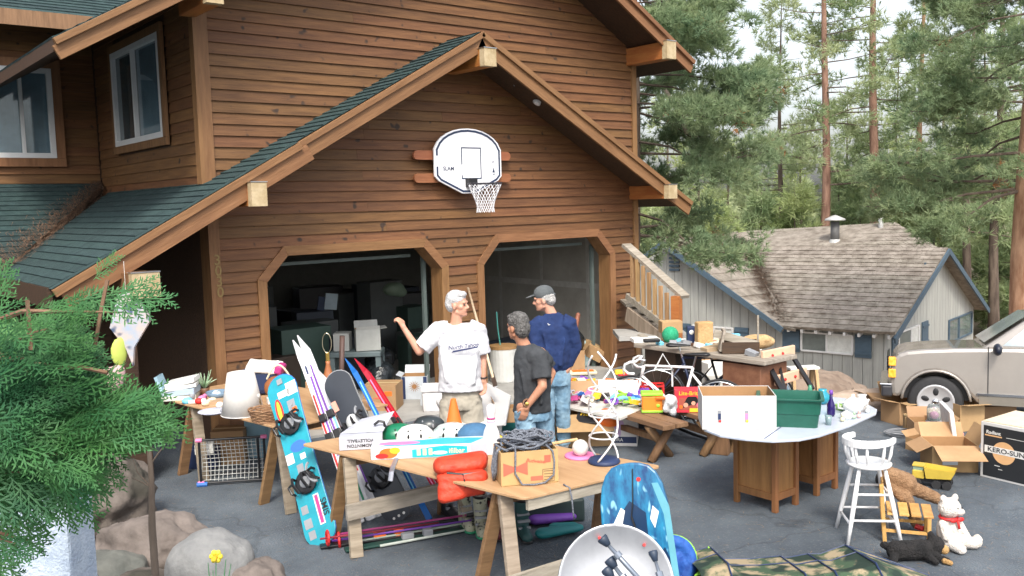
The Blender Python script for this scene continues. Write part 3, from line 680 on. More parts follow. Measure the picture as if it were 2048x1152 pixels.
MB().cyl((0, 0, -.1), (0, 0, .72), .085, n=10).build('pipe', C('dull_zinc', (.48, .48, .47)), chim2, smooth=True); MB().lathe([(.13, .7), (.14, .82), (.04, .86)], 12).build('cap', C('dull_zinc', (.48, .48, .47)), chim2, smooth=True)
# fallen needles on the cabin valley
dv = []; df = []
for _ in range(9000):
    t = rng.random(); P = LC(2.6, -.1, -.66).lerp(LC(5.3, 3.9, 1.18), t) + cu_*(rng.normal(.34*(1-.3*t), .36*(1.1-t*.5))) + Vector((0, 0, .08+.05*rng.random()))
    sgn = (P-LC(2.6, -.1, 0).lerp(LC(5.3, 3.9, 0), t)).dot(cu_)
    P.z += max(0, sgn)*.55 if sgn > 0 else abs(sgn)*.0
    a = rng.random()*6.28; L = .14; n = len(dv); dv += [P, P+Vector((.02*math.sin(a), -.02*math.cos(a), 0)), P+Vector((L*math.cos(a), L*math.sin(a), .03*rng.random()))]; df.append((n, n+1, n+2))
np_mesh('needle_litter', [tuple(p) for p in dv], df, debris, cab, kind='stuff')
# dirt bank in front of the cabin
def rock(name, label, cat, loc, r, mat, seed, rz=0, amp=.22, parent=None, flat=0.0, kind=None, group=None, sub=5, sc=1.5):
    import bmesh
    bm = bmesh.new(); bmesh.ops.create_icosphere(bm, subdivisions=sub, radius=1)
    for v in bm.verts:
        p = v.co.copy(); n = noise.fractal(p*sc+Vector((seed, seed*2, 0)), 1.0, 2.0, 5)
        n2 = noise.fractal(p*4.5+Vector((0, seed, 0)), 1.0, 2.0, 3)
        v.co = p*(1+amp*n+.045*n2*(amp > .09))
        v.co = Vector((v.co.x*r[0], v.co.y*r[1], v.co.z*r[2]))
        if v.co.z < -r[2]*.55: v.co.z = -r[2]*.55
    me = bpy.data.meshes.new(name); bm.to_mesh(me); bm.free(); me.polygons.foreach_set('use_smooth', [True]*len(me.polygons)); me.materials.append(mat)
    o = bpy.data.objects.new(name, me); link(o, parent); o.location = loc; o.rotation_euler = (0, 0, rz); return tag(o, label, cat, group, kind)
tan = C('tan_dirt', (.17, .12, .09), .95, rgb2=(.29, .22, .17), scale=3, bump=.5)
g = at(1650, 775, 0); rock('dirt_bank', None, None, (12.5, 8.2, -.75), (1.8, .8, .62), tan, 3, rz=.2, amp=.22, kind='structure')
p = at(1810, 800, 0)
rock('dirt_mound', None, None, (10.95, 5.95, -.05), (1.1, .35, .24), C('sand_heap', (.34, .25, .19), .95, rgb2=(.46, .36, .29), scale=6, bump=.3), 9, rz=IR, amp=.12, kind='structure')
# ------------------------------------------------------------------ outside stairs right of the house
st = thing('wooden_stairs', 'wooden outside stairs with a sloping handrail beside the right corner of the house', 'stairs', (0, 0, 0))
bal = wood('stair_wood', (.30, .17, .08), (.45, .28, .14), s=(9, 9, .8))
def sp(px, py, dep): return atD(px, py, dep)
D0, D1 = 13.6, 12.6
ha, hb = sp(1252, 490, D0), sp(1370, 594, D1); MB().beam(ha, hb, .16, .05).build('handrail', greywoodh, st)
sa, sb_ = sp(1255, 592, D0), sp(1345, 662, D1); MB().beam(sa, sb_, .07, .09).build('bottom_rail', greywoodh, st)
ga, gb_ = sp(1255, 628, D0), sp(1350, 700, D1); MB().beam(ga, gb_, .06, .22).build('stringer', greywood, st)
for k in range(7):
    t = .12+k*.125; a_, b_ = ha.lerp(hb, t), sa.lerp(sb_, t*1.02); MB().beam((b_.x, b_.y, b_.z), (b_.x, b_.y, b_.z+(ha.lerp(hb, t).z-b_.z)-.03), .045, .045, up=(1, 0, 0)).build('baluster', bal, st)
pp = sp(1353, 600, D1); MB().box((0, 0, -.55), (.12, .12, 1.25)).build('newel_post', orangewood, st, loc=(pp.x, pp.y, pp.z-.02), rot=(0, 0, .3))
for k in range(5):
    t = k/5; p = ga.lerp(gb_, t)+Vector((.25, .25, 0)); MB().box((0, 0, .1), (.26, .8, .04)).build('tread', greywoodh, st, loc=p+ir((.1, .25, 0)), rot=(0, 0, IR))
MB().box((0, 0, 0), (1.0, .8, .06)).build('landing', conc, st, loc=sp(1300, 668, 13.3), rot=(0, 0, IR))
# ------------------------------------------------------------------ trees
def tuft_arrays(P, D, K, L, w, spread, rg):
    N = len(P); d = D[:, None, :]+rg.normal(0, spread, (N, K, 3)); d /= np.linalg.norm(d, axis=2, keepdims=True)+1e-9
    s = np.cross(d, rg.normal(0, 1, (N, K, 3))); s /= np.linalg.norm(s, axis=2, keepdims=True)+1e-9
    ln = L*(.7+.5*rg.random((N, K, 1))); B = P[:, None, :]
    a = B+s*w*.5; b = B-s*w*.5; c = B+d*ln
    V = np.stack([a, b, c], 2).reshape(-1, 3); Fc = np.arange(len(V)).reshape(-1, 3); return V, Fc
def bark(name, a, b, **k): return C(name, a, .95, rgb2=b, scale=4, stretch=(1.6, 1.6, .35), bump=.9, bscale=6, **k)
redbark = bark('red_pine_bark', (.16, .085, .06), (.34, .20, .145)); greybark = bark('grey_brown_bark', (.07, .05, .04), (.17, .13, .10)); orbark = bark('orange_pine_bark', (.28, .14, .08), (.55, .33, .21))
def leafm(name, a, b, sc=1.2): return C(name, a, .7, rgb2=b, scale=sc, transl=.45, contrast=(.3, .7), spec=.25)
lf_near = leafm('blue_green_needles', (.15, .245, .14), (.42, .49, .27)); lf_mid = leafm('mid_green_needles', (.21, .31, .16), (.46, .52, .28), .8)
lf_far = leafm('pale_green_needles', (.29, .38, .20), (.55, .59, .35), .5); lf_yel = leafm('yellow_green_needles', (.30, .39, .16), (.55, .60, .30), .6); brn = leafm('rusty_needles', (.28, .13, .05), (.40, .22, .10))  # far needles are paled in colour to stand in for haze
def pine(label, base, H, tr, cf, cr, nb, clumps, m, K, nl, nw, mat, bmat, seed, flat=.45, power=.75, droop=(-.30, .15), rc=.3, lean=(0, 0), group=None, azb=None, dead=0, name='pine_tree', keep=None):
    rg = np.random.default_rng(seed); rd = random.Random(seed)
    t = thing(name, label, 'tree', base, group=group)
    ax = lambda h: Vector((lean[0]*h/H+.10*math.sin(h*.5+seed)*min(h/4, 1), lean[1]*h/H+.10*math.cos(h*.43+seed)*min(h/4, 1), h))
    m0 = MB(); hs_ = [H*i/14 for i in range(15)]
    m0.tube([ax(h) for h in hs_], [max(tr*(1-.93*(h/H))*(1+.25*math.exp(-h*2)), .015) for h in hs_], 12); m0.build('trunk', bmat, t, smooth=True)
    br = MB(); CP = []; CD = []
    for i in range(nb):
        fr = (i+rd.random())/nb; h = cf+(H*.985-cf)*fr; Lb = (cr*(1-fr)**power*rd.uniform(.6, 1.12)+.25)
        az = rd.uniform(0, 2*PI) if azb is None else (azb[0]+rd.gauss(0, azb[1]) if rd.random() < azb[2] else rd.uniform(0, 2*PI))
        dr = rd.uniform(*droop)*Lb; a = ax(h); dirv = Vector((math.cos(az), math.sin(az), 0))
        pts = [a, a+dirv*Lb*.35+Vector((0, 0, dr*.15)), a+dirv*Lb*.7+Vector((0, 0, dr*.6)), a+dirv*Lb+Vector((0, 0, dr*.8+.06*Lb))]
        if keep and not keep(base+pts[-1]): continue
        r0 = max(.010, min(tr*.16, .035)*(1-fr)+.006); br.tube(pts, [r0, r0*.7, r0*.45, r0*.2], 5)
        ncl = max(2, int(clumps*Lb/cr*rd.uniform(.7, 1.3)))
        for _ in range(ncl):
            s = rd.uniform(.30, 1.05)**.75; k = min(int(s*3), 2); q = min(s*3-k, 1.2); p = pts[k].lerp(pts[k+1], q)
            lat = dirv.cross(Vector((0, 0, 1)))*rd.gauss(0, .17*Lb*(1.15-abs(s-.6))); p2 = p+lat+Vector((0, 0, rd.gauss(0, .05*Lb)))
            if keep and not keep(base+p2): continue
            if lat.length > .25: br.tube([p-dirv*.15*Lb*.5, p2], [r0*.3, r0*.12], 4)
            CP.append(tuple(p2)); CD.append(tuple((dirv*.5+lat*.4/max(Lb, .1)+Vector((0, 0, .55))).normalized()))
    br.build('branches', greybark, t)
    CP = np.array(CP); CD = np.array(CD); off = rg.normal(0, 1, (len(CP), m, 3)); off /= np.linalg.norm(off, axis=2, keepdims=True); off *= rg.random((len(CP), m, 1))**.4*rc*(.6+.8*rg.random((len(CP), 1, 1))); off[:, :, 2] *= flat+.25
    TP = (CP[:, None, :]+off).reshape(-1, 3); TD = (CD[:, None, :]*.55+off/rc*.9).reshape(-1, 3)
    V, Fc = tuft_arrays(TP, TD, K, nl, nw, .55, rg); np_mesh('foliage', V, Fc, mat, t)
    if dead:
        idx = rg.choice(len(TP), dead*6); V, Fc = tuft_arrays(np.repeat(CP[rg.choice(len(CP), dead)], 8, 0)+rg.normal(0, rc*.35, (dead*8, 3)), rg.normal(0, 1, (dead*8, 3)), K, nl, nw*1.2, .5, rg); np_mesh('dead_needles', V, Fc, brn, t)
    return t
def base_at(px, dep):
    d = ray(px, 576); d = Vector((d.x, d.y, 0)); f = Vector((FWD.x, FWD.y, 0)).normalized(); d = d*(dep/d.dot(f)); return Vector((d.x, d.y, float(hgt(d.x, d.y))))
nearp = pine('large blue green pine spreading beside the right corner of the brown house', base_at(1268, 17.5), 13, .24, 3.2, 3.15, 90, 21, 26, 15, .15, .017, lf_near, greybark, 11, droop=(-.50, .10), rc=.27, dead=34, power=.40, keep=lambda q: q.x > 11.5 and q.z > .9+.36*max(0, (q.x*FH[1]-q.y*FH[0])-3.2))
pine('thick orange barked pine at the right edge with foliage hanging over the truck', base_at(2056, 19.5), 15, .36, 5.5, 3.3, 64, 17, 24, 14, .17, .018, lf_near, orbark, 23, droop=(-.5, .05), rc=.29, dead=46, power=.35)
GT = 'pines standing behind the cabin'
spec = [  # px, depth, H, r, crown from, crown r, leaf, bark, label
 (1648, 36, 21, .22, 6.2, 2.9, lf_far, redbark, 'tall pine with a straight red trunk rising behind the capped chimney'),
 (1744, 36, 22, .24, 6.0, 2.8, lf_mid, redbark, 'tall dark pine with a red trunk rising right of the thin vent pipe'),
 (1562, 42, 15, .18, 3.5, 2.6, lf_far, greybark, 'pale thin topped pine left of the red trunked pine'),
 (1838, 38, 20, .17, 5.0, 3.2, lf_mid, orbark, 'bushy pine with an orange trunk behind the right end of the cabin roof'),
 (1935, 33, 16, .17, 4.0, 2.6, lf_mid, greybark, 'dark trunked pine just right of the cabin gable'),
 (1990, 34, 18, .2, 4.5, 2.8, lf_mid, greybark, 'grey trunked pine between the cabin and the orange barked pine')]
for i, (px, dp, H, r, cf, cr, lm, bm_, lb) in enumerate(spec):
    pine(lb, base_at(px, dp), H, r, cf, cr, 52, 6, 11, 8, .30, .036, lm, bm_, 100+i, rc=.34, group=GT, droop=(-.25, .2), power=.5)
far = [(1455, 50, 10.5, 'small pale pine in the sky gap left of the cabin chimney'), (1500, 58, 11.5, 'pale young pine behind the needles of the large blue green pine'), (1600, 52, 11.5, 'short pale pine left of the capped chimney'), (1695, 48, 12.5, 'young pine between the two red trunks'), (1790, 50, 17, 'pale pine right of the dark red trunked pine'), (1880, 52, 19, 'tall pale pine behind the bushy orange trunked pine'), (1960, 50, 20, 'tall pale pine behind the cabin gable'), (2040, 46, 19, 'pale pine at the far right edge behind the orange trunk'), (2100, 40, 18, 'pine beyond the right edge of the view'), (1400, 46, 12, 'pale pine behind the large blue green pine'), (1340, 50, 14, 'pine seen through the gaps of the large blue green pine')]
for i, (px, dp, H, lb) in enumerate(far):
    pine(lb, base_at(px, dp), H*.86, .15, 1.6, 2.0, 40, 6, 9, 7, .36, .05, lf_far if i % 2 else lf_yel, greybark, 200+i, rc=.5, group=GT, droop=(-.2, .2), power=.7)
# bushes and young firs low behind the cabin, and the far woods
for i, (px, dp, H) in enumerate([(1440, 36, 5.5), (1520, 38, 6), (1585, 37, 6.2), (1675, 40, 7.0), (1720, 38, 6.4), (1800, 41, 7.4), (1870, 37, 7), (1925, 44, 9), (2000, 42, 9), (2045, 36, 8)]):
    pine(['low yellow green fir left of the chimney', 'low fir behind the cabin ridge under the pale pines', 'small fir just left of the chimney cap', 'low fir right of the chimney cap', 'small fir behind the thin vent pipe', 'low bushy fir at the right end of the cabin ridge', 'low fir behind the cabin gable peak', 'dark fir right of the cabin gable', 'dark fir behind the truck roof', 'dark fir left of the orange trunk base'][i],
         base_at(px, dp), H, .1, .3, 2.3, 40, 9, 11, 7, .36, .05, [lf_yel, lf_mid, lf_yel, lf_far, lf_mid][i % 5], greybark, 300+i, rc=.45, group='low firs behind the cabin', droop=(-.15, .15), power=.8, name='fir_tree')
# far woods: one mass
P = []
rg = np.random.default_rng(5)
for k in range(80):
    px = rg.uniform(1180, 2500); dp = rg.uniform(62, 120); b = base_at(px, dp); hh = rg.uniform(5.5, 9)*(dp/75)*(.72 if px < 1880 else 1.05)
    n = 130; h = rg.random(n)**.8*hh; rr = (1-h/hh)**.8*rg.uniform(2.0, 3.4)*np.sqrt(rg.random(n)); az = rg.random(n)*6.28
    P.append(np.stack([b.x+rr*np.cos(az), b.y+rr*np.sin(az), b.z+h], 1))
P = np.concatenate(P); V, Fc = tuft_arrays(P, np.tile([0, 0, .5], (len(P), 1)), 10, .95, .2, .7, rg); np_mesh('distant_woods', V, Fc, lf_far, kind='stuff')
# trees standing behind the camera side of the lot, only their bare snag seen at the house corner
q0 = nearp.location; MB().tube([atD(x, y, 16.6)-q0 for x, y in ((1330, 180), (1346, 205), (1362, 232), (1374, 268))], [.035, .05, .05, .04], 8).build('broken_limb', C('bare_wood', (.30, .24, .19), .9), nearp, smooth=True)
# ------------------------------------------------------------------ cedar close to the camera (left)
ced_m = C('cedar_sprays', (.02, .11, .04), .6, rgb2=(.10, .27, .07), scale=2.6, transl=.35, contrast=(.35, .65))
cbark = bark('cedar_bark', (.14, .075, .045), (.26, .16, .10))
def spray_template(seed):
    rd = random.Random(seed); V = []; Fc = []
    def leaf(p, d, L, w):
        n = len(V); s = Vector((-d.y, d.x, 0))*w
        zz = Vector((0, 0, rd.uniform(-.004, .004)))
        V.extend([p-s*.4, p+d*L*.5-s*.55+zz, p+d*L+zz, p+d*L*.5+s*.55+zz, p+s*.4]); Fc.append((n, n+1, n+2, n+3)); Fc.append((n, n+3, n+4, n))
    def go(p, d, L, lvl):
        k = {0: 9, 1: 6, 2: 0}[lvl]
        if lvl == 2: leaf(p, d, L, .0066); return
        for i in range(k):
            t = (i+.6)/k; q = p+d*L*t + Vector((0, 0, -.02*t*t)); sgn = 1 if i % 2 else -1
            a = sgn*math.radians(rd.uniform(30, 44)); d2 = Vector((d.x*math.cos(a)-d.y*math.sin(a), d.x*math.sin(a)+d.y*math.cos(a), rd.uniform(-.10, .06)))
            go(q, d2, L*(.50-.30*t+.08)*rd.uniform(.8, 1.1), lvl+1)
        leaf(p, d, L*.5, .005); leaf(p+d*L*.45, d, L*.55, .0055)
    go(Vector((0, 0, 0)), Vector((1, 0, 0)), 1.0*.2, 0)
    tri = []
    for f in Fc: tri.append(f if len(set(f)) == 4 else (f[0], f[1], f[2], f[2]))
    T = []
    for f in Fc:
        if len(set(f)) == 4: T += [(f[0], f[1], f[2]), (f[0], f[2], f[3])]
        else: T.append((f[0], f[1], f[2]))
    return np.array([tuple(v) for v in V]), np.array(T)
temps = [spray_template(s) for s in range(5)]
ced = thing('cedar_tree', 'bright green incense cedar with flat feathery sprays in the near left foreground', 'tree', (0, 0, 0))
outline = [(0, 690), (30, 640), (50, 625), (75, 665), (120, 680), (150, 640), (190, 600), (235, 590), (250, 605), (262, 620), (240, 630), (205, 660), (200, 700), (195, 735), (180, 745), (225, 785), (280, 815), (345, 850), (300, 880), (270, 905), (225, 945), (200, 985), (150, 935), (110, 960), (90, 1010), (70, 1060), (110, 1075), (60, 1110), (30, 1135), (0, 1100)]
def inside(x, y, P):
    c = False; j = len(P)-1
    for i in range(len(P)):
        if (P[i][1] > y) != (P[j][1] > y) and x < (P[j][0]-P[i][0])*(y-P[i][1])/(P[j][1]-P[i][1])+P[i][0]: c = not c
        j = i
    return c
rg = np.random.default_rng(31); VV = []; FF = []; nv = 0; LMB = MB()
trunkp = lambda y: atD(-150+.05*y, y, 3.0)
LMB.tube([trunkp(y) for y in (250, 500, 800, 1100, 1500, 2000)], [.03, .045, .055, .065, .075, .09], 8)
limbs = []
for i in range(24):
    y = 680+i*19; tipx, tipy = None, None
    for _ in range(60):
        x_ = rg.uniform(20, 345); y_ = y+rg.uniform(-60, 60)
        if inside(x_, y_, outline): tipx, tipy = x_, y_; break
    if tipx is None: continue
    a = trunkp(y); dp = rg.uniform(2.55, 3.35); b = atD(tipx, tipy, dp); mid = a.lerp(b, .5)+Vector((0, 0, .05)); LMB.tube([a, mid, b], [.012, .008, .003], 5); limbs.append((a, mid, b))
for (dx, dy, ex, ey, dd) in ((55, 600, 62, 700, 2.6), (20, 690, 95, 660, 2.7), (110, 735, 215, 745, 2.55), (215, 560, 190, 690, 2.7)):
    LMB.tube([atD(dx, dy, dd), atD((dx+ex)/2, (dy+ey)/2-6, dd), atD(ex, ey, dd)], .006, 5)
LMB.build('branches', cbark, ced)
# outward tip boughs that shape the silhouette
pts = []
edge = []
for i in range(len(outline)-1):
    a, b = outline[i], outline[i+1]; L = math.hypot(b[0]-a[0], b[1]-a[1]); 
    for k in range(max(1, int(L/14))): t = rg.random(); edge.append((a[0]+(b[0]-a[0])*t, a[1]+(b[1]-a[1])*t))
for (x_, y_) in edge: 
    if x_ > 8: pts.append((x_-rg.uniform(95, 135), y_+rg.uniform(0, 25), rg.uniform(2.5, 3.2), 1))
n = 0
while n < 660:
    x_, y_ = rg.uniform(-120, 345), rg.uniform(625, 1145)
    xx = max(x_, 1)
    if inside(xx+(85 if y_ < 900 else 105), y_, outline) and inside(xx, y_, outline) and not (y_ > 960 and x_ > 10): pts.append((x_, y_, rg.uniform(2.5, 3.7), 0)); n += 1
for x_, y_, dp, ed in pts:
    T, Fc = temps[rg.integers(5)]; o_ = atD(x_, y_, dp)
    el = rg.normal(.18 if y_ < 900 else -.35, .28); an = rg.normal(0, .5)
    d = (RGT*math.cos(el)*math.cos(an)+UPV*math.sin(el)-FWD*math.sin(an)*.8).normalized()
    nrm = (UPV*rg.uniform(.2, 1)+RGT*rg.normal(0, .4)-FWD*rg.uniform(.2, 1.1)); nrm = (nrm-d*nrm.dot(d)).normalized(); s = nrm.cross(d)
    sc = rg.uniform(.5, .9)
    A = np.array([tuple(d), tuple(s), tuple(nrm)]); VV.append((T*sc) @ A + np.array(tuple(o_))); FF.append(Fc+nv); nv += len(T)
np_mesh('foliage', np.concatenate(VV), np.concatenate(FF), ced_m, ced)
# bright sprig reaching right over the dark carport
VV = []; FF = []; nv = 0
for (x_, y_, sc, el) in ((250, 600, .95, .10), (262, 590, .8, .35), (238, 612, .9, -.12), (285, 600, .85, .05), (285, 868, .8, .32), (255, 880, .9, .1), (248, 835, .9, .25), (270, 815, .7, .4), (30, 625, .8, 1.3), (32, 600, .7, 1.45), (225, 560, .6, .9)):
    T, Fc = temps[rg.integers(5)]; d = (RGT*math.cos(el)+UPV*math.sin(el)).normalized(); nrm = (-FWD*.8+UPV*.5); nrm = (nrm-d*nrm.dot(d)).normalized(); s = nrm.cross(d)
    A = np.array([tuple(d), tuple(s), tuple(nrm)]); VV.append((T*sc*.72) @ A+np.array(tuple(atD(x_-38, y_, 2.5)))); FF.append(Fc+nv); nv += len(T)
np_mesh('bright_sprigs', np.concatenate(VV), np.concatenate(FF), C('new_cedar_growth', (.035, .16, .05), .6, rgb2=(.11, .27, .09), transl=.35), ced)
# pale rough wall end low on the left
wl = atD(135, 1060, 4.6)
stuc = C('pale_blue_stucco', (.36, .43, .54), .9, rgb2=(.50, .57, .66), scale=8, bump=.6, bscale=60)
m = MB(); m.box((-.75, .15, .725), (1.5, .3, 1.45)); m.build('stucco_wall', stuc, None, loc=(wl.x, wl.y, 0), rot=(0, 0, IR), bevel=.02, label='pale bluish rough plastered wall end behind the cedar at the lower left', cat='wall')
bl = atD(143, 985, 5.0); m = MB(); m.ell((0, 0, 0), (.06, .06, .10)); m.ell((0, 0, -.17), (.05, .05, .08)); m.build('blue_bundle', C('royal_blue_plastic', (.02, .12, .5), .4, rgb2=(.15, .35, .75)), None, loc=bl, smooth=True, remesh=.012, label='crumpled bright blue plastic bundle hanging beside the pale wall end', cat='bag')
MB().tube([(0, 0, -.2), (0, 0, -bl.z+.0)], .012, 6).build('blue_hose', MAT['royal_blue_plastic'], None, loc=bl+Vector((.0, .02, 0)), label='thin blue hose running down along the pale wall end', cat='hose')
# boulders
rk1 = C('warm_boulder', (.07, .057, .048), .9, rgb2=(.155, .13, .112), scale=2.2, bump=.8, bscale=14, spots=((.05, .045, .035), 3, .56)); rk2 = C('grey_boulder', (.15, .155, .16), .9, rgb2=(.26, .26, .255), scale=2.5, bump=.6, bscale=20); rk3 = C('pinkish_boulder', (.10, .082, .072), .9, rgb2=(.21, .175, .155), scale=2.2, bump=.7, bscale=14)
GB = 'boulders edging the driveway'
rock('boulder', 'large warm brown boulder against the pale wall end', 'boulder', at(208, 1070)+Vector((0, .1, .26)), (.46, .42, .42), rk1, 21, IR, .22, group=GB)
rock('boulder', 'small pointed boulder leaning on the right of the large brown one', 'boulder', at(258, 1035)+Vector((0, 0, .12)), (.20, .22, .24), rk1, 44, IR+.4, .4, group=GB)
rock('boulder', 'long pinkish boulder stretching behind the thin sapling', 'boulder', at(318, 1125)+Vector((0, 0, .06)), (.50, .30, .32), rk3, 12, IR-.22, .22, group=GB)
rock('boulder', 'smooth rounded grey boulder behind the yellow flower', 'boulder', at(424, 1190)+Vector((0, 0, .17)), (.31, .28, .29), rk2, 35, IR, .08, group=GB)
rock('boulder', 'brown boulder right of the smooth grey one', 'boulder', at(505, 1200)+Vector((0, 0, .05)), (.24, .26, .24), rk3, 52, IR+.2, .18, group=GB)
rock('boulder', 'flat dark grey boulder below the large brown one', 'boulder', at(195, 1180)+Vector((0, 0, .02)), (.42, .3, .24), C('dark_boulder', (.09, .095, .085), .9, rgb2=(.17, .17, .15), scale=3, bump=.6), 63, IR, .15, group=GB)
rock('boulder', 'tan boulder at the foot of the thin sapling', 'boulder', at(290, 1200)+Vector((0, 0, .04)), (.25, .25, .17), rk1, 77, IR, .12, group=GB)
soil = C('garden_soil', (.07, .055, .04), .95, rgb2=(.14, .11, .08), scale=8, bump=.7)
c0 = [at(60, 1060), at(200, 1045), at(330, 1085), at(420, 1135), at(540, 1190), at(520, 1500), at(-200, 1500), at(-200, 1100)]
MB().prism([(p.x, p.y) for p in c0], -.05, .03).build('garden_bed', soil, kind='structure')
# sapling trunk
sp_ = thing('sapling', 'thin bare sapling trunk with a few twigs in front of the boulders', 'tree', (0, 0, 0))
b0 = atD(312, 1152, 4.2); b0 = Vector((b0.x, b0.y, 0))
MB().tube([b0, b0+Vector((0, 0, .45)), atD(304, 1050, 4.2), atD(303, 960, 4.2), atD(296, 870, 4.2), atD(290, 800, 4.2)], [.022, .02, .017, .013, .009, .004], 8).build('trunk', greybark, sp_, smooth=True)
tw = MB()
for pl in (((303, 975), (285, 965), (262, 955)), ((303, 975), (275, 945), (266, 920)), ((300, 930), (318, 905), (330, 890)), ((297, 880), (310, 850), (345, 830))): tw.tube([atD(x, y, 4.2) for x, y in pl], [.004, .003, .0015], 4)
tw.build('twigs', greybark, sp_)
fl = thing('daffodil', 'single yellow daffodil with green leaves in front of the grey boulder', 'flower', (0, 0, 0)); fp = atD(432, 1113, 5.5)
pt = MB()
for k in range(6): a = k*PI/3; pt.ell(fp+RGT*math.cos(a)*.025+UPV*math.sin(a)*.025, (.018, .018, .018), n=8)
pt.build('petals', C('daffodil_yellow', (.75, .62, .05), .6), fl, smooth=True); MB().tube([fp-FWD*.01, fp-FWD*.04], [.012, .016], 8).build('trumpet', C('daffodil_orange', (.8, .45, .03), .6), fl)
lv = MB(); gb0 = atD(432, 1200, 5.5)
for dx, ty in ((-16, 1125), (-6, 1140), (6, 1150), (20, 1118), (30, 1128)): lv.tube([atD(432+dx*.4, 1230, 5.5), atD(432+dx, ty, 5.5)], [.007, .002], 4)
lv.tube([gb0, fp], .003, 5); lv.build('leaves', C('bulb_leaf', (.06, .20, .08), .6), fl)
# ------------------------------------------------------------------ truck
tk = thing('suv', 'champagne beige four wheel drive wagon with amber corner lights and a black mirror', 'car', (0, 0, 0))
wc = at(1871, 804, .298); tl = Vector((wc.x, wc.y, 0)); tk.location = tl; tk.rotation_euler = (-.085, 0, IR-.40); tk.scale = (.80, .80, .80)
paint = C('champagne_paint', (.31, .285, .26), .26, var=.03, metal=.35, coat=.6); lowp = C('dark_champagne', (.20, .18, .15), .4, var=.05, metal=.3); chrome = C('chrome', (.6, .62, .66), .15, metal=1, var=.03)
S = 1.0; R0 = .47
def arch(cx, r, z0, n=10): return [(cx+r*math.cos(t), .375+r*math.sin(t)) for t in [PI-(i*PI/n) for i in range(n+1)] ]
body = [(-.58, .42), (-.60, .60), (-.595, .82), (-.565, .96), (-.50, 1.045), (-.38, 1.09), (-.15, 1.12), (.25, 1.15), (.58, 1.165), (1.0, 1.18), (4.2, 1.18), (4.28, 1.1), (4.30, .45), (3.55+.0, .42)]
low = [(x, z) for x, z in reversed(arch(3.05, .43, .375)) if z > .40]; low2 = [(x, z) for x, z in reversed(arch(0, .43, .375)) if z > .40]
poly = body+[(x, z) for x, z in low]+[(2.5, .36), (.55, .36)]+low2+[(-.46, .42)]
MX = Matrix(((1,0,0,0),(0,0,-1,0),(0,1,0,0),(0,0,0,1)))
b_ = MB(); b_.prism(poly, -1.85, 0.06, 0, MX); tb = b_.build('body', paint, tk, bevel=.07)
gh = MB(); side_ = [(.58, 1.15), (1.26, 1.66), (1.6, 1.72), (4.0, 1.72), (4.22, 1.18)]
n_ = len(side_); y0, y1 = .0, 1.82
vs = [(x, y0+.10*(z-1.16)/.56, z) for x, z in side_]+[(x, y1-.10*(z-1.16)/.56, z) for x, z in side_]
gh.add(vs, [tuple(range(n_)), tuple(range(2*n_-1, n_-1, -1))]+[(i, n_+i, n_+(i+1) % n_, (i+1) % n_) for i in range(n_)]); gh.build('cabin_shell', paint, tk, bevel=.03)
tg = C('truck_glass', (.24, .29, .31), .08, rgb2=(.44, .50, .52), scale=1.4, spec=1.0)
def sidepoly(pts, off, mat, name): 
    m = MB(); m.add([(x, off+.10*max(z-1.16, 0)/.56, z) for x, z in pts]+[(x, off+.03+.10*max(z-1.16, 0)/.56, z) for x, z in pts], [tuple(range(len(pts)))]+[(i, (i+1) % len(pts), len(pts)+(i+1) % len(pts), len(pts)+i) for i in range(len(pts))]); return m.build(name, mat, tk)
sidepoly([(.84, 1.20), (1.29, 1.60), (1.95, 1.62), (1.95, 1.20)], -.012, tg, 'side_window'); sidepoly([(2.05, 1.20), (2.05, 1.62), (2.85, 1.62), (2.85, 1.20)], -.012, tg, 'side_window'); sidepoly([(2.95, 1.20), (2.95, 1.62), (3.95, 1.62), (4.05, 1.20)], -.012, tg, 'side_window')
m = MB(); m.add([(.64, .12, 1.215), (1.22, .2, 1.64), (1.22, 1.62, 1.64), (.64, 1.7, 1.215)], [(0, 1, 2, 3)]); m.v = [(x-.02, y, z+.02) for x, y, z in m.v]; m.build('windshield', tg, tk)
m = MB(); m.tube([(-.55, -.075, .80), (.0, -.075, .86)], .012, 6)
for (x0, x1, z0, z1) in ((.52, 2.52, .50, .53),): MB().box(((x0+x1)/2, -.075, (z0+z1)/2), (x1-x0, .02, z1-z0)).build('side_moulding', chrome, tk)
MB().box((1.55, -.066, .43), (2.0, .012, .12)).build('lower_panel', lowp, tk)
for xx in (.66, 2.0, 3.0): MB().box((xx, -.0615, .80), (.012, .006, .76)).build('door_gap', black, tk)
for sgn_, yy in ((1, -.02),): MB().box((-.645, .9, .50), (.15, 1.95, .17)).build('bumper', C('black_bumper', (.03, .03, .035), .35), tk, bevel=.03)
MB().box((-.66, .9, .595), (.16, 1.97, .03)).build('bumper_strip', chrome, tk, bevel=.01)
amb = C('amber_lens', (.85, .30, .01), .25, rgb2=(.95, .55, .08), scale=30)
for zz in (.93, .76): MB().box((-.575, -.005, zz), (.10, .17, .125)).build('corner_light', amb, tk, bevel=.012)
m = MB(); m.box((-.625, .9, .86), (.02, 1.5, .26)); 
for i in range(5): m.box((-.64, .9, .77+i*.05), (.02, 1.2, .012))
m.build('grille', black, tk)
mr = MB(); mr.ell((.76, -.22, 1.16), (.06, .13, .085)); mr.box((.78, -.09, 1.15), (.05, .12, .05)); mr.build('mirror', C('navy_black', (.015, .02, .035), .35), tk, smooth=True)
MB().tube([(.62, .3, 1.175), (.75, .55, 1.19), (.8, .9, 1.2)], .012, 5).build('wiper', black, tk)
fl_ = MB(); pts = [(.445*math.cos(t), -.065, .375+.445*math.sin(t)) for t in [PI*.98-(i*PI*.96/16) for i in range(17)]]
fl_.tube(pts, .022, 6); fl_.build('wheel_arch_trim', paint, tk, smooth=True)
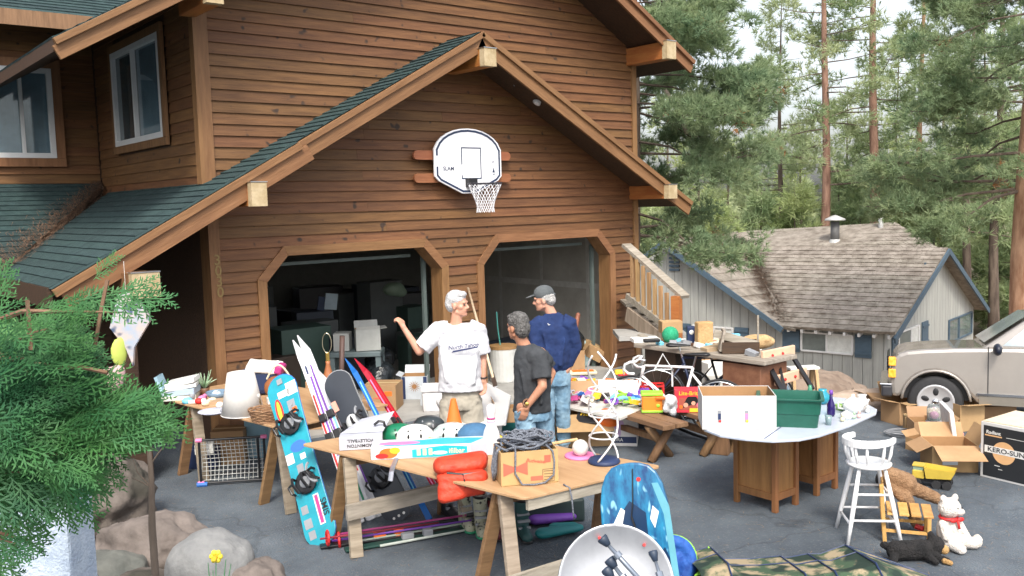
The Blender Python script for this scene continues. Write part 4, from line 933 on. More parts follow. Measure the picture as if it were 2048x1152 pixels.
for cx in (0, 3.05):
    wh = MB(); n = 32
    prof = [(.24, -.10), (.33, -.12), (.365, -.09), (.372, 0), (.365, .09), (.33, .12), (.24, .10)]
    for yy in (.07, 1.72):
        M = Matrix.Translation((cx, yy, .372)) @ Matrix.Rotation(PI/2, 4, 'X'); w_ = MB(); w_.lathe(prof, n, M=M); tyre = w_.build('tyre', blackm, tk, smooth=True)
        rim_ = MB(); rim_.lathe([(.245, .10), (.25, .125), (.225, .13), (.21, .114), (.05, .106), (.02, .105)], 28, M=M)
        rim_.build('rim', C('alloy', (.42, .42, .43), .35, metal=.2, var=.05), tk, smooth=True)
        for s_ in range(5):
            a = s_*2*PI/5+.3; ho = MB(); ho.ell((0, 0, 0), (.058, .040, .008), n=10); ho.build('rim_hole', black, tk, M=M @ Matrix.Rotation(a, 4, 'Z') @ Matrix.Translation((.145, 0, .112)))
        MB().lathe([(.045, .10), (.045, .125), (.02, .13)], 12, M=M).build('hub_cap', chrome, tk, smooth=True)
    MB().box((cx, .9, .55), (.84, 1.7, .3)).build('wheel_well', black, tk)
MB().box((2.6, .25, 1.79), (2.2, .04, .03)).build('roof_rail', black, tk); MB().box((1.75, .9, 1.81), (.05, 1.5, .03)).build('roof_rail', black, tk)

# ------------------------------------------------------------------ sale goods helpers
def item(name, label, cat, px, py, z=0.0, rz=0.0, group=None): return thing(name, label, cat, at(px, py, z), IR+rz, group)
def flatcol(name, rgb, **k): return C(name, rgb, k.pop('rough', .55), var=k.pop('var', .08), **k)
RED = flatcol('red_plastic', (.55, .02, .02)); ORG = flatcol('orange_plastic', (.80, .16, .02)); YEL = flatcol('yellow_plastic', (.80, .52, .03)); GRN = flatcol('green_plastic', (.02, .22, .11)); LIM = flatcol('lime_plastic', (.30, .65, .05)); BLU = flatcol('blue_plastic', (.03, .14, .45)); PNK = flatcol('pink_plastic', (.75, .20, .40)); PUR = flatcol('purple_plastic', (.16, .05, .35)); NAV = flatcol('navy_plastic', (.015, .03, .09)); TUR = flatcol('turquoise', (.01, .42, .50)); LBL = flatcol('light_blue', (.18, .55, .75)); GRY = flatcol('grey_plastic', (.25, .26, .28)); PAP = flatcol('paper', (.72, .71, .68), rough=.85); CRM = flatcol('cream', (.68, .58, .42)); BRN = flatcol('brown_leather', (.15, .07, .035)); GOLD = flatcol('gold', (.60, .42, .12), metal=.8, rough=.3); MAG = flatcol('magenta_ink', (.45, .04, .20)); TRED = flatcol('tan_red_ink', (.62, .13, .08))
def carton(label, loc, dim, rz=0.0, mat=None, flaps=None, group=None, name='cardboard_box', tape=True, fill=None, inner=None):
    w, d, h = dim; mat = mat or card; t = thing(name, label, 'box', loc, IR+rz, group); m = MB(); q = .006
    if flaps is None:
        m.box((0, 0, h/2), (w, d, h)); m.build('box_body', mat, t, bevel=.004)
        if tape: MB().box((0, 0, h+.001), (w+.002, .05, .002)).build('tape', C('packing_tape', (.50, .38, .20), .3), t)
    else:
        m.box((0, 0, q/2), (w, d, q))
        for s in (-1, 1): m.box((0, s*(d-q)/2, h/2+.001), (w, q, h)); m.box((s*(w-q)/2, 0, h/2+.001), (q, d-2*q-.001, h))
        m.build('box_body', [mat], t)
        im = MB()
        for s in (-1, 1): im.box((0, s*(d/2-q-.001), h/2), (w-2*q-.004, .001, h-.006)); im.box((s*(w/2-q-.001), 0, h/2), (.001, d-2*q-.006, h-.006))
        im.build('lining', inner or cardin, t)
        for side, ang, ln in flaps:                          # side 0 front,1 right,2 back,3 left; angle above horizontal outwards
            L = w if side in (0, 2) else d; a = math.radians(ang); f = MB(); f.box((0, ln/2, 0), (L-.01, ln, q*.7))
            R = Matrix.Rotation({0: PI, 1: -PI/2, 2: 0, 3: PI/2}[side], 4, 'Z'); off = {0: (0, -d/2, h), 1: (w/2, 0, h), 2: (0, d/2, h), 3: (-w/2, 0, h)}[side]
            f.build('flap', mat, t, M=Matrix.Translation(off) @ R @ Matrix.Rotation(a, 4, 'X'))
        if fill: MB().box((0, 0, h*.6), (w-.03, d-.03, .02)).build('contents', fill, t)
    return t
def printed(t, poly, M, mat, name='print', z=.0015): return MB().prism(poly, 0, z, 0, M).build(name, mat, t)
def face(t, side, w, d, h):                                  # matrix of a printed face: x right, y up
    if side == 'f': return Matrix.Translation((0, -d/2-.0005, h/2)) @ Matrix.Rotation(PI/2, 4, 'X')
    if side == 'r': return Matrix.Translation((w/2+.0005, 0, h/2)) @ Matrix.Rotation(PI/2, 4, 'Z') @ Matrix.Rotation(PI/2, 4, 'X')
    if side == 'l': return Matrix.Translation((-w/2-.0005, 0, h/2)) @ Matrix.Rotation(-PI/2, 4, 'Z') @ Matrix.Rotation(PI/2, 4, 'X')
    return Matrix.Translation((0, 0, h+.0005))
def rect(x, y, w, h): return [(x-w/2, y-h/2), (x+w/2, y-h/2), (x+w/2, y+h/2), (x-w/2, y+h/2)]
def disc(x, y, r, n=24, ry=None): return [(x+r*math.cos(i*2*PI/n), y+(ry or r)*math.sin(i*2*PI/n)) for i in range(n)]
# ------------------------------------------------------------------ sawhorse tables
def sawhorse(label, P, Q, H, group, m1=greywood, m2=brownleg, splay=.22, brace=None):
    t = thing('sawhorse', label, 'sawhorse', (0, 0, 0), 0, group); P, Q = Vector(P), Vector(Q); d = (Q-P).normalized(); n = Vector((d.y, -d.x, 0)); zt = H
    MB().beam(P+Vector((0, 0, zt-.05)), Q+Vector((0, 0, zt-.05)), .045, .09).build('rail', m2, t)
    for e, inw in ((P, d), (Q, -d)):
        for s in (-1, 1):
            foot = e+n*s*splay-inw*.02; top = e+n*s*.03+inw*.04+Vector((0, 0, zt-.02)); o = MB(); f0 = foot-Vector((0, 0, 0)); L = (top-f0).length
            o.box((L/2, 0, 0), (L, .04, .10)); xx = (top-f0).normalized(); o.build('leg', m1 if s > 0 else m2, t, M=frame(f0, xx, z=d), bevel=.003)
    if brace: 
        a = P+n*brace[0]+Vector((0, 0, brace[1])); b = Q+n*brace[0]+Vector((0, 0, brace[1]+.02)); MB().beam(a-d*.08, b+d*.02, .035, .12).build('brace', greywoodh, t)
    return t
G1 = 'sawhorses under the plywood tables'
def tabletop(label, pts, z, th, mat, group, name='plywood_sheet'):
    c = sum((Vector(p) for p in pts), Vector((0, 0)))/len(pts); q = [(p[0]-c.x, p[1]-c.y) for p in pts]
    return MB().prism(q, -th, 0).build(name, mat, None, loc=(c.x, c.y, z), bevel=.003, label=label, cat='table top', group=group)
H1 = .752
A1 = Vector((3.01, 9.72)); B1 = Vector((3.36, 7.40)); a_ = (B1-A1).normalized(); b_ = Vector((-a_.y, a_.x)); 
C1 = B1+b_*1.2; D1_ = A1+b_*1.2
ov = lambda p, q, t: p.lerp(q, t)
tabletop('plywood sheet carrying a lampshade, books and baskets near the garage corner', [A1, B1, C1, D1_], H1+.018, .018, ply, 'plywood table tops')
V3 = lambda v, z=0: Vector((v[0], v[1], z))
sawhorse('sawhorse under the lampshade table at the end near the carport', V3(A1+a_*.65+b_*.05), V3(A1+a_*.65+b_*1.05), H1, G1)
sawhorse('sawhorse under the lampshade table at the end near the snowboard', V3(A1+a_*2.15+b_*.05), V3(A1+a_*2.15+b_*1.05), H1, G1, m2=brownleg)
L2 = Vector(at(603, 890, .76)[:2]); C2 = Vector(at(1048, 1000, .76)[:2]); R2 = Vector(at(1322, 934, .76)[:2]); K2 = L2+(R2-C2)
def rc(A, B, Cc, r=.10, n=4):                                 # rounded corner at B
    B = Vector(B); u = (Vector(A)-B).normalized(); v = (Vector(Cc)-B).normalized(); return [tuple((B+u*r).lerp(B, t).lerp(B.lerp(B+v*r, t), t)) for t in [i/n for i in range(n+1)]]
tabletop('plywood sheet in front holding the orange life jacket and the rope box', rc(K2, L2, C2, .04)+rc(L2, C2, R2, .07)+rc(C2, R2, K2, .04)+rc(R2, K2, L2, .04), H1+.018, .018, ply, 'plywood table tops')
a2 = (C2-L2).normalized(); b2 = (R2-C2).normalized()
sawhorse('grey and brown sawhorse under the front table beside the turquoise snowboard', V3(L2+a2*.50+b2*.02), V3(L2+a2*.50+b2*1.0), H1, G1, splay=.24, brace=(.22, .36))
sawhorse('sawhorse under the front table below the rope box', V3(C2-a2*.30+b2*.06), V3(C2-a2*.30+b2*1.05), H1, G1, splay=.24, brace=(.26, .20))
MB().beam(V3(C2-a2*.03+b2*.05, H1-.04), V3(C2-a2*.03+b2*1.1, H1-.04), .03, .075).build('edge_board', greywoodh, None, label='grey board along the right hand edge under the front plywood sheet', cat='board')
Z1 = H1+.018
# ---- goods on the lampshade table
t = item('lampshade', 'tall white tapered lampshade standing on the plywood table', 'lampshade', 486, 828, Z1)
m = MB(); m.lathe([(.20, 0), (.125, .40), (.118, .40), (.19, .004)], 32); m.build('shade', C('linen_white', (.72, .70, .67), .85, var=.03, scale=30, bump=.05, transl=.2), t, smooth=False)
for f_ in t.children: f_.data.polygons.foreach_set('use_smooth', [True]*len(f_.data.polygons))
MB().tube([(.20*math.cos(a), .20*math.sin(a), .006) for a in [i*2*PI/30 for i in range(31)]], .004, 5, cap=False).build('rim_tape', white, t)
t = item('book_stack', 'slanting stack of pale books and trays at the carport end of the table', 'books', 362, 797, Z1, .1)
for i, (w_, h_, z_, r_) in enumerate(((.34, .05, 0, .05), (.33, .06, .052, -.06), (.32, .04, .115, .08), (.30, .05, .158, -.03))):
    o = MB().box((0, 0, h_/2), (w_, .24, h_)).build('book', [flatcol('ivory_book', (.62, .60, .52)), flatcol('pale_blue_book', (.42, .52, .62)), PAP, flatcol('white_book', (.78, .78, .76))][i], t, loc=(.01*i, 0, z_), rot=(0, -.06*i, r_), bevel=.004)
MB().box((-.17, 0, .13), (.03, .22, .26), rot=(0, -.35, 0)).build('tray', flatcol('pale_cyan', (.40, .60, .70)), t)
t = item('potted_plant', 'small spiky green plant in a brown pot behind the books', 'plant', 410, 790, Z1)
MB().lathe([(.035, 0), (.055, .08), (.048, .08), (.04, .02)], 14).build('pot', BRN, t, smooth=True); m = MB()
for k in range(16): a = k*2.4; r_ = .05+.05*(k % 3)/2; m.tube([(0, 0, .07), (r_*.6*math.cos(a), r_*.6*math.sin(a), .13), (r_*1.3*math.cos(a), r_*1.3*math.sin(a), .16+.03*(k % 4))], [.006, .009, .002], 5)
m.build('leaves', C('succulent', (.14, .28, .14), .5, rgb2=(.45, .58, .40), scale=12), t)
t = item('glass_bowl', 'wide blue grey glass bowl of trinkets beside the small plant', 'bowl', 438, 800, Z1)
MB().lathe([(.05, 0), (.11, .05), (.13, .09), (.125, .09), (.10, .05), (.04, .01)], 20).build('bowl', flatcol('blue_grey_glass', (.16, .24, .33), rough=.15), t, smooth=True)
m = MB(); 
for k in range(9): m.ell((.07*math.cos(k*2.2)*(k % 3)/2, .07*math.sin(k*2.2)*(k % 3)/2, .08), (.03, .025, .02), n=8)
m.build('trinkets', flatcol('pale_trinket', (.45, .55, .62)), t, smooth=True)
t = item('red_toy', 'small red and white toy lying in front of the books', 'toy', 398, 808, Z1); m = MB(); m.ell((0, 0, .03), (.045, .035, .03)); m.build('toy_body', RED, t, smooth=True); MB().ell((.05, 0, .03), (.03, .03, .03)).build('toy_head', white, t, smooth=True); MB().cyl((-.10, 0, .02), (-.03, 0, .025), .022).build('toy_tail', white, t)
for i, (px, py, w_, mt, lb) in enumerate(((375, 806, .10, LBL, 'small blue tin at the foot of the book stack'), (425, 806, .09, CRM, 'small cream figurine beside the red toy'), (440, 815, .07, PAP, 'little white dish left of the lampshade'), (350, 800, .07, NAV, 'dark bottle lid at the table end near the carport'))):
    m = MB(); m.lathe([(w_*.5, 0), (w_*.55, .03), (w_*.35, .05), (w_*.2, .055)], 14); m.build(['tin', 'figurine', 'dish', 'lid'][i], mt, None, loc=at(px, py, Z1), smooth=True, label=lb, cat=['tin', 'figurine', 'dish', 'lid'][i])
m = MB(); m.lathe([(.11, 0), (.14, .015), (.15, .02), (.145, .024), (.10, .006)], 22); m.build('plate', flatcol('pale_lilac', (.55, .57, .68), rough=.3), None, loc=at(428, 826, Z1), smooth=True, label='pale lilac plate on the plywood left of the lampshade', cat='plate')
t = item('glass_jar', 'dark glass jar with a pale lid in front of the lampshade', 'jar', 515, 828, Z1); MB().lathe([(.036, 0), (.04, .02), (.04, .12), (.028, .15)], 16).build('jar', flatcol('amber_jar', (.16, .11, .05), rough=.1), t, smooth=True); MB().lathe([(.032, .15), (.032, .19), (.01, .195)], 14).build('lid', PAP, t, smooth=True)
t = item('wicker_basket', 'low wicker basket at the table corner by the turquoise snowboard', 'basket', 535, 842, Z1)
wick = C('wicker', (.18, .09, .045), .8, rgb2=(.33, .19, .10), scale=30, bump=.4)
for k in range(7): MB().tube([((.13+.006*k)*math.cos(a), (.10+.006*k)*math.sin(a), .012+k*.017+.004*math.sin(a*9+k*PI)) for a in [i*2*PI/36 for i in range(37)]], .009, 5, cap=False).build('wicker_ring', wick, t)
MB().lathe([(.12, .0), (.12, .01), (.02, .012)], 20).build('basket_base', wick, t)
t = item('brown_handbag', 'brown handbag with a curved strap behind the turquoise snowboard', 'bag', 560, 800, Z1+.0, .1); m = MB(); m.ell((0, .0, .13), (.16, .07, .13)); m.build('bag_body', C('tan_leather', (.25, .09, .03), .5, var=.2), t, remesh=.02); MB().tube([(-.12+.24*i/12, 0, .22+.14*math.sin(PI*i/12)) for i in range(13)], .010, 6).build('strap', CRM, t)
t = item('folded_cloth', 'white cloth draped over dark goods behind the lampshade', 'cloth', 520, 790, Z1+.0); m = MB(); m.box((0, .1, .14), (.42, .3, .26)); m.build('dark_bundle', NAV, t, bevel=.05); m = MB(); m.box((.05, .05, .29), (.36, .26, .05), rot=(.25, .12, .1)); m.build('cloth', PAP, t, remesh=.015)
MB().box((.22, .02, .27), (.08, .2, .10), rot=(0, .3, 0)).build('red_trim', MAG, t, bevel=.02)
m = MB(); m.box((0, 0, .02), (.3, .2, .04)); m.build('tray', flatcol('tray_tan', (.42, .28, .17)), None, loc=at(445, 806, Z1), rot=(0, 0, IR+.2), label='tan tray of odds and ends left of the lampshade', cat='tray')
for k, (px, py, mt, sh_, lb) in enumerate(((338, 796, PAP, 0, 'white paper packet at the carport end of the lampshade table'), (385, 800, GRY, 1, 'grey cup between the book stack and the red toy'), (412, 812, CRM, 2, 'cream shell left of the tan tray'), (455, 796, BRN, 1, 'brown cup behind the tan tray'), (468, 786, LBL, 0, 'light blue packet left of the dark bundle'), (405, 800, PNK, 2, 'pink shell beside the plant pot'), (548, 806, PAP, 0, 'white packet behind the wicker basket'), (565, 818, BRN, 1, 'brown cup behind the snowboard top'), (450, 826, GRY, 2, 'grey stone ornament beside the lilac plate'), (578, 806, CRM, 0, 'cream packet at the far corner of the lampshade table'))):
    m = MB()
    if sh_ == 0: m.box((0, 0, .03), (.13, .09, .06), rot=(0, 0, k))
    elif sh_ == 1: m.lathe([(.025, 0), (.034, .07), (.030, .07), (.022, .01)], 14)
    else: m.ell((0, 0, .025), (.045, .03, .025)); m.ell((.03, .01, .03), (.025, .02, .03))
    m.build(['packet', 'cup', 'ornament'][sh_], mt, None, loc=at(px, py, Z1), smooth=sh_ > 0, bevel=.003 if sh_ == 0 else 0, label=lb, cat=['packet', 'cup', 'ornament'][sh_])  # table_trinket
# things under the lampshade table
t = item('net_goal', 'small folding ball goal with a white net and pink corners under the table', 'goal', 468, 968, 0, .14)
W_, H_ = .62, .46; m = MB(); g0 = [(-W_/2, 0, .03), (W_/2, 0, .03), (W_/2, 0, H_), (-W_/2, 0, H_)]
for i in range(4): m.tube([g0[i], g0[(i+1) % 4]], .013, 8)
m.tube([(-W_/2, 0, .03), (-W_/2, .3, .03), (W_/2, .3, .03), (W_/2, 0, .03)], .013, 8); m.tube([(.25, 0, .03), (.25, 0, H_)], .012, 8); m.build('goal_frame', black, t)
for p in g0: MB().tube([(p[0]-.03, p[1]-.002, p[2]), (p[0]+.03, p[1]-.002, p[2])], .020, 8).build('corner', PNK, t); 
MB().tube([(-W_/2-.04, -.01, .02), (-W_/2+.06, -.01, .02)], .024, 8).build('foot', BLU, t)
m = MB(); n_ = 15
for i in range(n_+1): x_ = -W_/2+W_*i/n_; m.tube([(x_, .0, H_), (x_, .10, H_*.45), (x_, .02+.03*math.sin(i), .04)], .0028, 4)
for j in range(11): z_ = .05+(H_-.06)*j/10; yy = .10*math.sin(PI*(z_/H_))*.9; m.tube([(-W_/2, yy, z_), (W_/2, yy, z_)], .0028, 4)
m.build('net', C('net_white', (.55, .56, .54), .8), t)
carton('plain brown carton behind the small net goal', at(470, 925, 0)+Vector((0, .1, 0)), (.34, .3, .36), .1)
carton('small white parcel with twine on top of dark goods under the table', at(410, 905, .22), (.18, .14, .10), .2, mat=PAP, tape=False)
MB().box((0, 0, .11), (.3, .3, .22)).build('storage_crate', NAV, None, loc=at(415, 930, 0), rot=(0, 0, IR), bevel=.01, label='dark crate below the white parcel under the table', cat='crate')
m = MB(); m.box((0, 0, .3), (.26, .2, .6)); m.build('blue_cooler', flatcol('pale_cooler_blue', (.25, .42, .52)), None, loc=at(507, 925, 0)+ir((0, .25, 0)), rot=(0, 0, IR), bevel=.02, label='pale blue cooler standing behind the net goal', cat='cooler')
# ------------------------------------------------------------------ boards and skis leaning on the tables
def lean_frame(p0, p1, face_dir=None, twist=0):
    x = (p1-p0).normalized(); n = -FWD.copy(); n = (n-x*n.dot(x)).normalized(); n = Matrix.Rotation(twist, 3, x) @ n; return frame(p0, x, z=n)
def board_outline(L, w, n=10, waist=.9):
    P = []
    for i in range(n+1): a = -PI/2-PI*i/n; P.append((w*.55+w*.55*math.cos(a)*1.0, w/2*math.sin(a)))
    P = [(w*.5*(1-math.cos(t)) if 0 else w*.5-w*.5*math.sin(t), w/2*math.cos(t)) for t in [i*PI/n for i in range(n+1)]]
    Q = [(L-w*.5+w*.5*math.sin(t), -w/2*math.cos(t)) for t in [i*PI/n for i in range(n+1)]]
    mid1 = [(L*f, -w/2*(1-(1-waist)*math.sin(PI*f))) for f in (.2, .35, .5, .65, .8)]; mid2 = [(L*f, w/2*(1-(1-waist)*math.sin(PI*f))) for f in (.8, .65, .5, .35, .2)]
    return P+mid1+Q+mid2
def binding(t, x, sc=1.0, rot=.25):
    o = MB(); o.ell((0, 0, .012), (.10, .10, .012), n=16); ob = o.build('binding', black, t, M=Matrix.Translation((x, 0, .008)) @ Matrix.Rotation(rot, 4, 'Z'), smooth=True)
    MB().ell((0, 0, .026), (.05, .05, .008), n=14).build('disc', GRY, ob, smooth=True)
    s = MB(); s.tube([(-.045+.0*0, -.12, .02), (-.06, -.13, .09), (-.03, -.10, .12), (.02, -.09, .13), (.05, -.12, .07), (.05, -.12, .02)], .012, 6); s.tube([(-.05, .12, .02), (-.04, .13, .06), (.02, .13, .07), (.05, .12, .02)], .010, 6)
    for yy in (-.02, .07): s.tube([(-.06, yy, .02), (-.07, yy, .07), (0, yy, .11), (.07, yy, .07), (.06, yy, .02)], .013, 6, flat=.5)
    s.build('straps', black, ob)
    MB().tube([(.09*math.cos(a)-.0, -.13+.05*math.sin(a), .10) for a in [PI*i/8 for i in range(9)]], .012, 6).build('highback', GRY, ob)
P0 = at(648, 1092, 0); P1 = atL(556, 752, P0, 1.56)
t = thing('snowboard', 'turquoise snowboard with stickers and two bindings leaning on the tables', 'snowboard'); t.matrix_basis = lean_frame(P0, P1, twist=-.15)
MB().prism(board_outline(1.56, .285), -.012, 0).build('deck', flatcol('turquoise_deck', (.01, .27, .35), rough=.25, var=.15), t, bevel=.003)
MB().prism(board_outline(1.57, .292), -.014, -.011).build('edge', BLU, t)
binding(t, .55, rot=.2); binding(t, 1.09, rot=.2)
for (x, y, w_, h_, mt) in ((1.38, -.03, .06, .16, PAP), (1.40, -.09, .12, .10, PAP), (1.24, .07, .24, .07, RED), (1.24, .07, .20, .035, YEL), (1.25, -.05, .10, .07, GRY), (1.20, -.07, .05, .045, ORG), (.88, -.01, .10, .15, BLU), (.80, .09, .09, .07, PAP), (.30, -.045, .24, .03, MAG), (.30, -.045, .26, .05, PAP), (.34, .08, .07, .06, GRY), (.22, .08, .08, .07, GRY), (.12, .07, .07, .06, GRY), (.78, -.03, .05, .05, PAP), (.68, .02, .09, .06, GRY)):
    zz = .0012+.0006*((x*37) % 2 > 1)+(0.0008 if mt in (YEL, MAG) else 0); o = MB().prism(disc(0, 0, w_/2, 14, h_/2) if mt in (RED, YEL, BLU) else rect(0, 0, w_, h_), 0, zz).build('sticker', mt, t, loc=(x, y, 0))
MB().box((1.50, 0, .004), (.05, .05, .006)).build('stomp_pad', GRY, t)
lettering(t, 'SIMS', .075, Matrix.Translation((.30, -.10, .0022)), black)
P0 = at(800, 1050, 0)+ir((0, .1, 0)); P1 = atL(665, 745, P0, 1.5)
t = thing('snowboard', 'black snowboard with white bindings leaning behind the skis', 'snowboard'); t.matrix_basis = lean_frame(P0, P1, twist=-.1)
MB().prism(board_outline(1.5, .28), -.012, 0).build('deck', flatcol('black_deck', (.03, .035, .045), rough=.3), t, bevel=.003)
MB().prism(board_outline(1.51, .286), -.014, -.011).build('edge', GRY, t)
binding(t, .95); MB().ell((.96, 0, .05), (.09, .07, .05)).build('boot_shell', C('pale_grey', (.55, .56, .56), .5), t, smooth=True); binding(t, .42); MB().prism(rect(1.20, .11, .10, .045), 0, .01).build('sticker', flatcol('salmon', (.65, .32, .24)), t)
for i in range(3): MB().prism(disc(.05+.0*i, -.05+.05*i, .012), 0, .002).build('screw', PAP, t)
def ski(label, pb, pt, L, w, mat, stripe, tipw=None, group='skis leaning on the front table', db=(0, 0, 0), tw=.0):
    P0 = at(*pb, 0)+ir(db); P1 = atL(*pt, P0, L); t = thing('ski', label, 'ski', group=group); t.matrix_basis = lean_frame(P0, P1, twist=tw)
    n = 14; m = MB(); vs = []; fs = []
    for i in range(n+1):
        s = i/n; x = L*s; z = .0 if s < .88 else (s-.88)**2*9.0*.9; ww = w*(1-.18*math.sin(PI*s))*(1 if s < .93 else max(.12, 1-(s-.93)/.07*.9)); 
        for (yy, zz) in ((-ww/2, 0), (ww/2, 0), (ww/2, .014), (-ww/2, .014)): vs.append((x, yy, z+zz))
    for i in range(n):
        for k in range(4): fs.append((i*4+k, i*4+(k+1) % 4, (i+1)*4+(k+1) % 4, (i+1)*4+k))
    fs += [(3, 2, 1, 0), (n*4, n*4+1, n*4+2, n*4+3)]; m.add(vs, fs); m.build('ski_body', mat, t)
    for j, (a, b, mt, off) in enumerate(stripe): MB().box(((a+b)/2*L, off*w, .0155), ((b-a)*L, w*.22, .0025)).build('stripe', mt, t)
    MB().box((L*.45, 0, .03), (.09, w*.8, .04)).build('toe_binding', black, t, bevel=.006); MB().box((L*.56, 0, .03), (.07, w*.8, .045)).build('heel_binding', black, t, bevel=.006)
    return t
ski('left white ski with purple and red stripes, its tip lowest', (715, 1060), (597, 690), 1.85, .085, flatcol('ski_white', (.66, .66, .68), rough=.3), ((.35, .80, PUR, -.2), (.2, .7, RED, .22), (.82, .88, NAV, 0)), db=(0, .15, 0))
ski('tall white ski with purple stripes beside the turquoise snowboard, its tip highest', (738, 1052), (606, 680), 1.9, .085, MAT['ski_white'], ((.40, .85, PUR, .2), (.3, .6, LBL, -.2), (.1, .35, GRN, 0)), db=(0, .15, 0))
ski('white ski with a red edge stripe right of the tall pair', (752, 1050), (640, 742), 1.62, .08, MAT['ski_white'], ((.3, .95, RED, .25), (.2, .9, PUR, -.2)), db=(0, .2, 0))
ski('pink and teal ski between the white skis', (728, 1050), (622, 745), 1.6, .075, flatcol('teal_ski', (.10, .38, .36), rough=.3), ((.3, .95, PNK, .0), (.2, .5, PAP, .3)), db=(0, .22, 0))
ski('narrow bright blue cross country ski leaning behind the front table', (860, 1040), (703, 728), 1.9, .055, flatcol('ski_blue', (.01, .12, .42), rough=.25), ((.1, .9, LBL, .0),), db=(0, .0, 0))
ski('narrow dark red cross country ski leaning behind the front table', (890, 1020), (722, 727), 1.9, .05, flatcol('ski_red', (.38, .01, .03), rough=.25), ((.1, .9, PNK, .0),), db=(0, .12, 0))
ski('narrow red cross country ski right of the dark red one', (900, 1016), (730, 733), 1.86, .045, MAT['ski_red'], ((.05, .9, RED, .0),), db=(0, .18, 0))
wt_ = atD(720, 737, 9.2)
# ------------------------------------------------------------------ goods on the front table
t = item('game_box', 'long grey badminton and volleyball set box with upside down lettering', 'box', 722, 900, Z1+.0, .10)
m = MB(); m.box((0, .06, .055), (.34, .12, .105)); m.build('box_body', flatcol('game_box_grey', (.46, .47, .53)), t, bevel=.003)
MF2 = Matrix.Translation((0, -.0005, .055)) @ Matrix.Rotation(PI/2, 4, 'X') @ Matrix.Rotation(PI, 4, 'Z')
lettering(t, 'BADMINTON', .036, MF2 @ Matrix.Translation((0, .018, .001)), black); lettering(t, 'VOLLEYBALL', .036, MF2 @ Matrix.Translation((0, -.022, .001)), black)
lid = MB(); lid.add([(-.17, .12, .11), (.17, .12, .11), (.26, .45, .20), (-.02, .48, .14)], [(0, 1, 2, 3)]); lid.add([(-.17, .12, .105), (.17, .12, .105), (.26, .45, .195), (-.02, .48, .135)], [(3, 2, 1, 0)]); lid.build('open_lid', MAT['game_box_grey'], t)
m = MB(); m.tube([(.1, .2, .15), (.14, .2, .18), (.18, .2, .17), (.19, .2, .12)], .012, 6); m.build('racket_grip', black, t)
t = item('raft_box', 'long turquoise and white boxed inflatable with orange pictures', 'box', 865, 908, Z1, .055)
w_, d_, h_ = .93, .22, .10; m = MB(); m.box((0, 0, h_/2), (w_, d_, h_)); m.build('box_body', flatcol('raft_box_white', (.60, .66, .72)), t, bevel=.008)
F = face(t, 'f', w_, d_, h_); printed(t, [(-.15, -.04), (.27, -.04), (.27, .03), (.1, .045), (-.15, .02)], F, TUR); printed(t, rect(.36, 0, .13, .09), F, flatcol('pink_panel', (.70, .45, .52)))
printed(t, disc(-.33, .0, .07, 18, .04), F, ORG, z=.002); printed(t, disc(-.28, .02, .04, 14, .025), F, YEL, z=.003); printed(t, disc(-.38, -.02, .05, 14, .02), F, RED, z=.003); printed(t, disc(.06, -.01, .06, 14, .014), F, PAP, z=.003)
printed(t, [(-.4, -.09), (.3, -.10), (.4, .05), (.1, .09), (-.2, .03)], face(t, 't', w_, d_, h_), flatcol('raft_blue', (.04, .40, .60))); printed(t, disc(-.25, -.02, .16, 18, .05), face(t, 't', w_, d_, h_), PNK, z=.002)
for k in range(3): printed(t, rect(-.10+.045*k, 0, .028, .05), F, flatcol('pale_yellow', (.70, .70, .40)), z=.003)
lettering(t, 'ifilbar', .055, F @ Matrix.Translation((.19, .0, .002)), MAT['pale_yellow'])
def helmet(label, px, py, mat, vent, sc=1.0, rz=0, extra=None, z=0):
    t = item('helmet', label, 'helmet', px, py, Z1+z, rz, 'helmets on the front table'); m = MB(); n = 18; r = .13*sc
    m.lathe([(r*1.02, 0), (r*1.05, r*.25), (r*.95, r*.6), (r*.7, r*.88), (r*.35, r*1.02), (.004, r*1.06)], 20, M=Matrix.Diagonal((1.18, .95, .95, 1))); m.build('shell', mat, t, smooth=True)
    for a in (-.5, 0, .5):
        for q in (.1, .55): v = Vector((math.sin(a)*r*.8, -r*.88*math.cos(q*1.0), r*(.35+.5*q))); MB().ell((v.x, v.y*(1-.25*q), v.z), (r*.09, r*.09, r*.20), n=8).build('vent', vent, t)
    MB().lathe([(r*1.06, .0), (r*1.08, .018), (r*1.03, .02)], 20, M=Matrix.Diagonal((1.18, .95, 1, 1))).build('rim', black, t, smooth=True)
    m = MB(); m.tube([(-r*.8, -r*.3, .02), (-r*.5, -r*1.0, -.0+.012), (r*.4, -r*1.1, .012), (r*.9, -r*.3, .02)], .006, 5); m.build('chin_strap', black, t); return t
helmet('white helmet with dark vents between the green one and the skull printed one', 830, 880, C('glossy_white', (.74, .74, .72), .25, var=.02), black, 1.0, .1)
helmet('dark green helmet left of the white one', 797, 876, flatcol('helmet_green', (.01, .16, .08), rough=.25), black, .95, .4)
helmet('white helmet with a grey pattern beside the orange cone', 905, 878, C('patterned_white', (.25, .33, .32), .3, rgb2=(.72, .75, .74), scale=22), black, 1.05, -.1)
helmet('dark helmet behind the white helmets near the khaki shorts', 858, 858, flatcol('charcoal_shell', (.03, .04, .045), rough=.3), GRY, .9, 0)
m = MB(); 
for k in range(8): m.ell((.035*math.cos(k*1.9), .03*math.sin(k*2.7), .03+.012*(k % 3)), (.03, .022, .02), n=8)
m.build('lime_gloves', LIM, None, loc=at(870, 892, Z1), smooth=True, label='crumpled lime green straps in front of the patterned helmet', cat='straps')
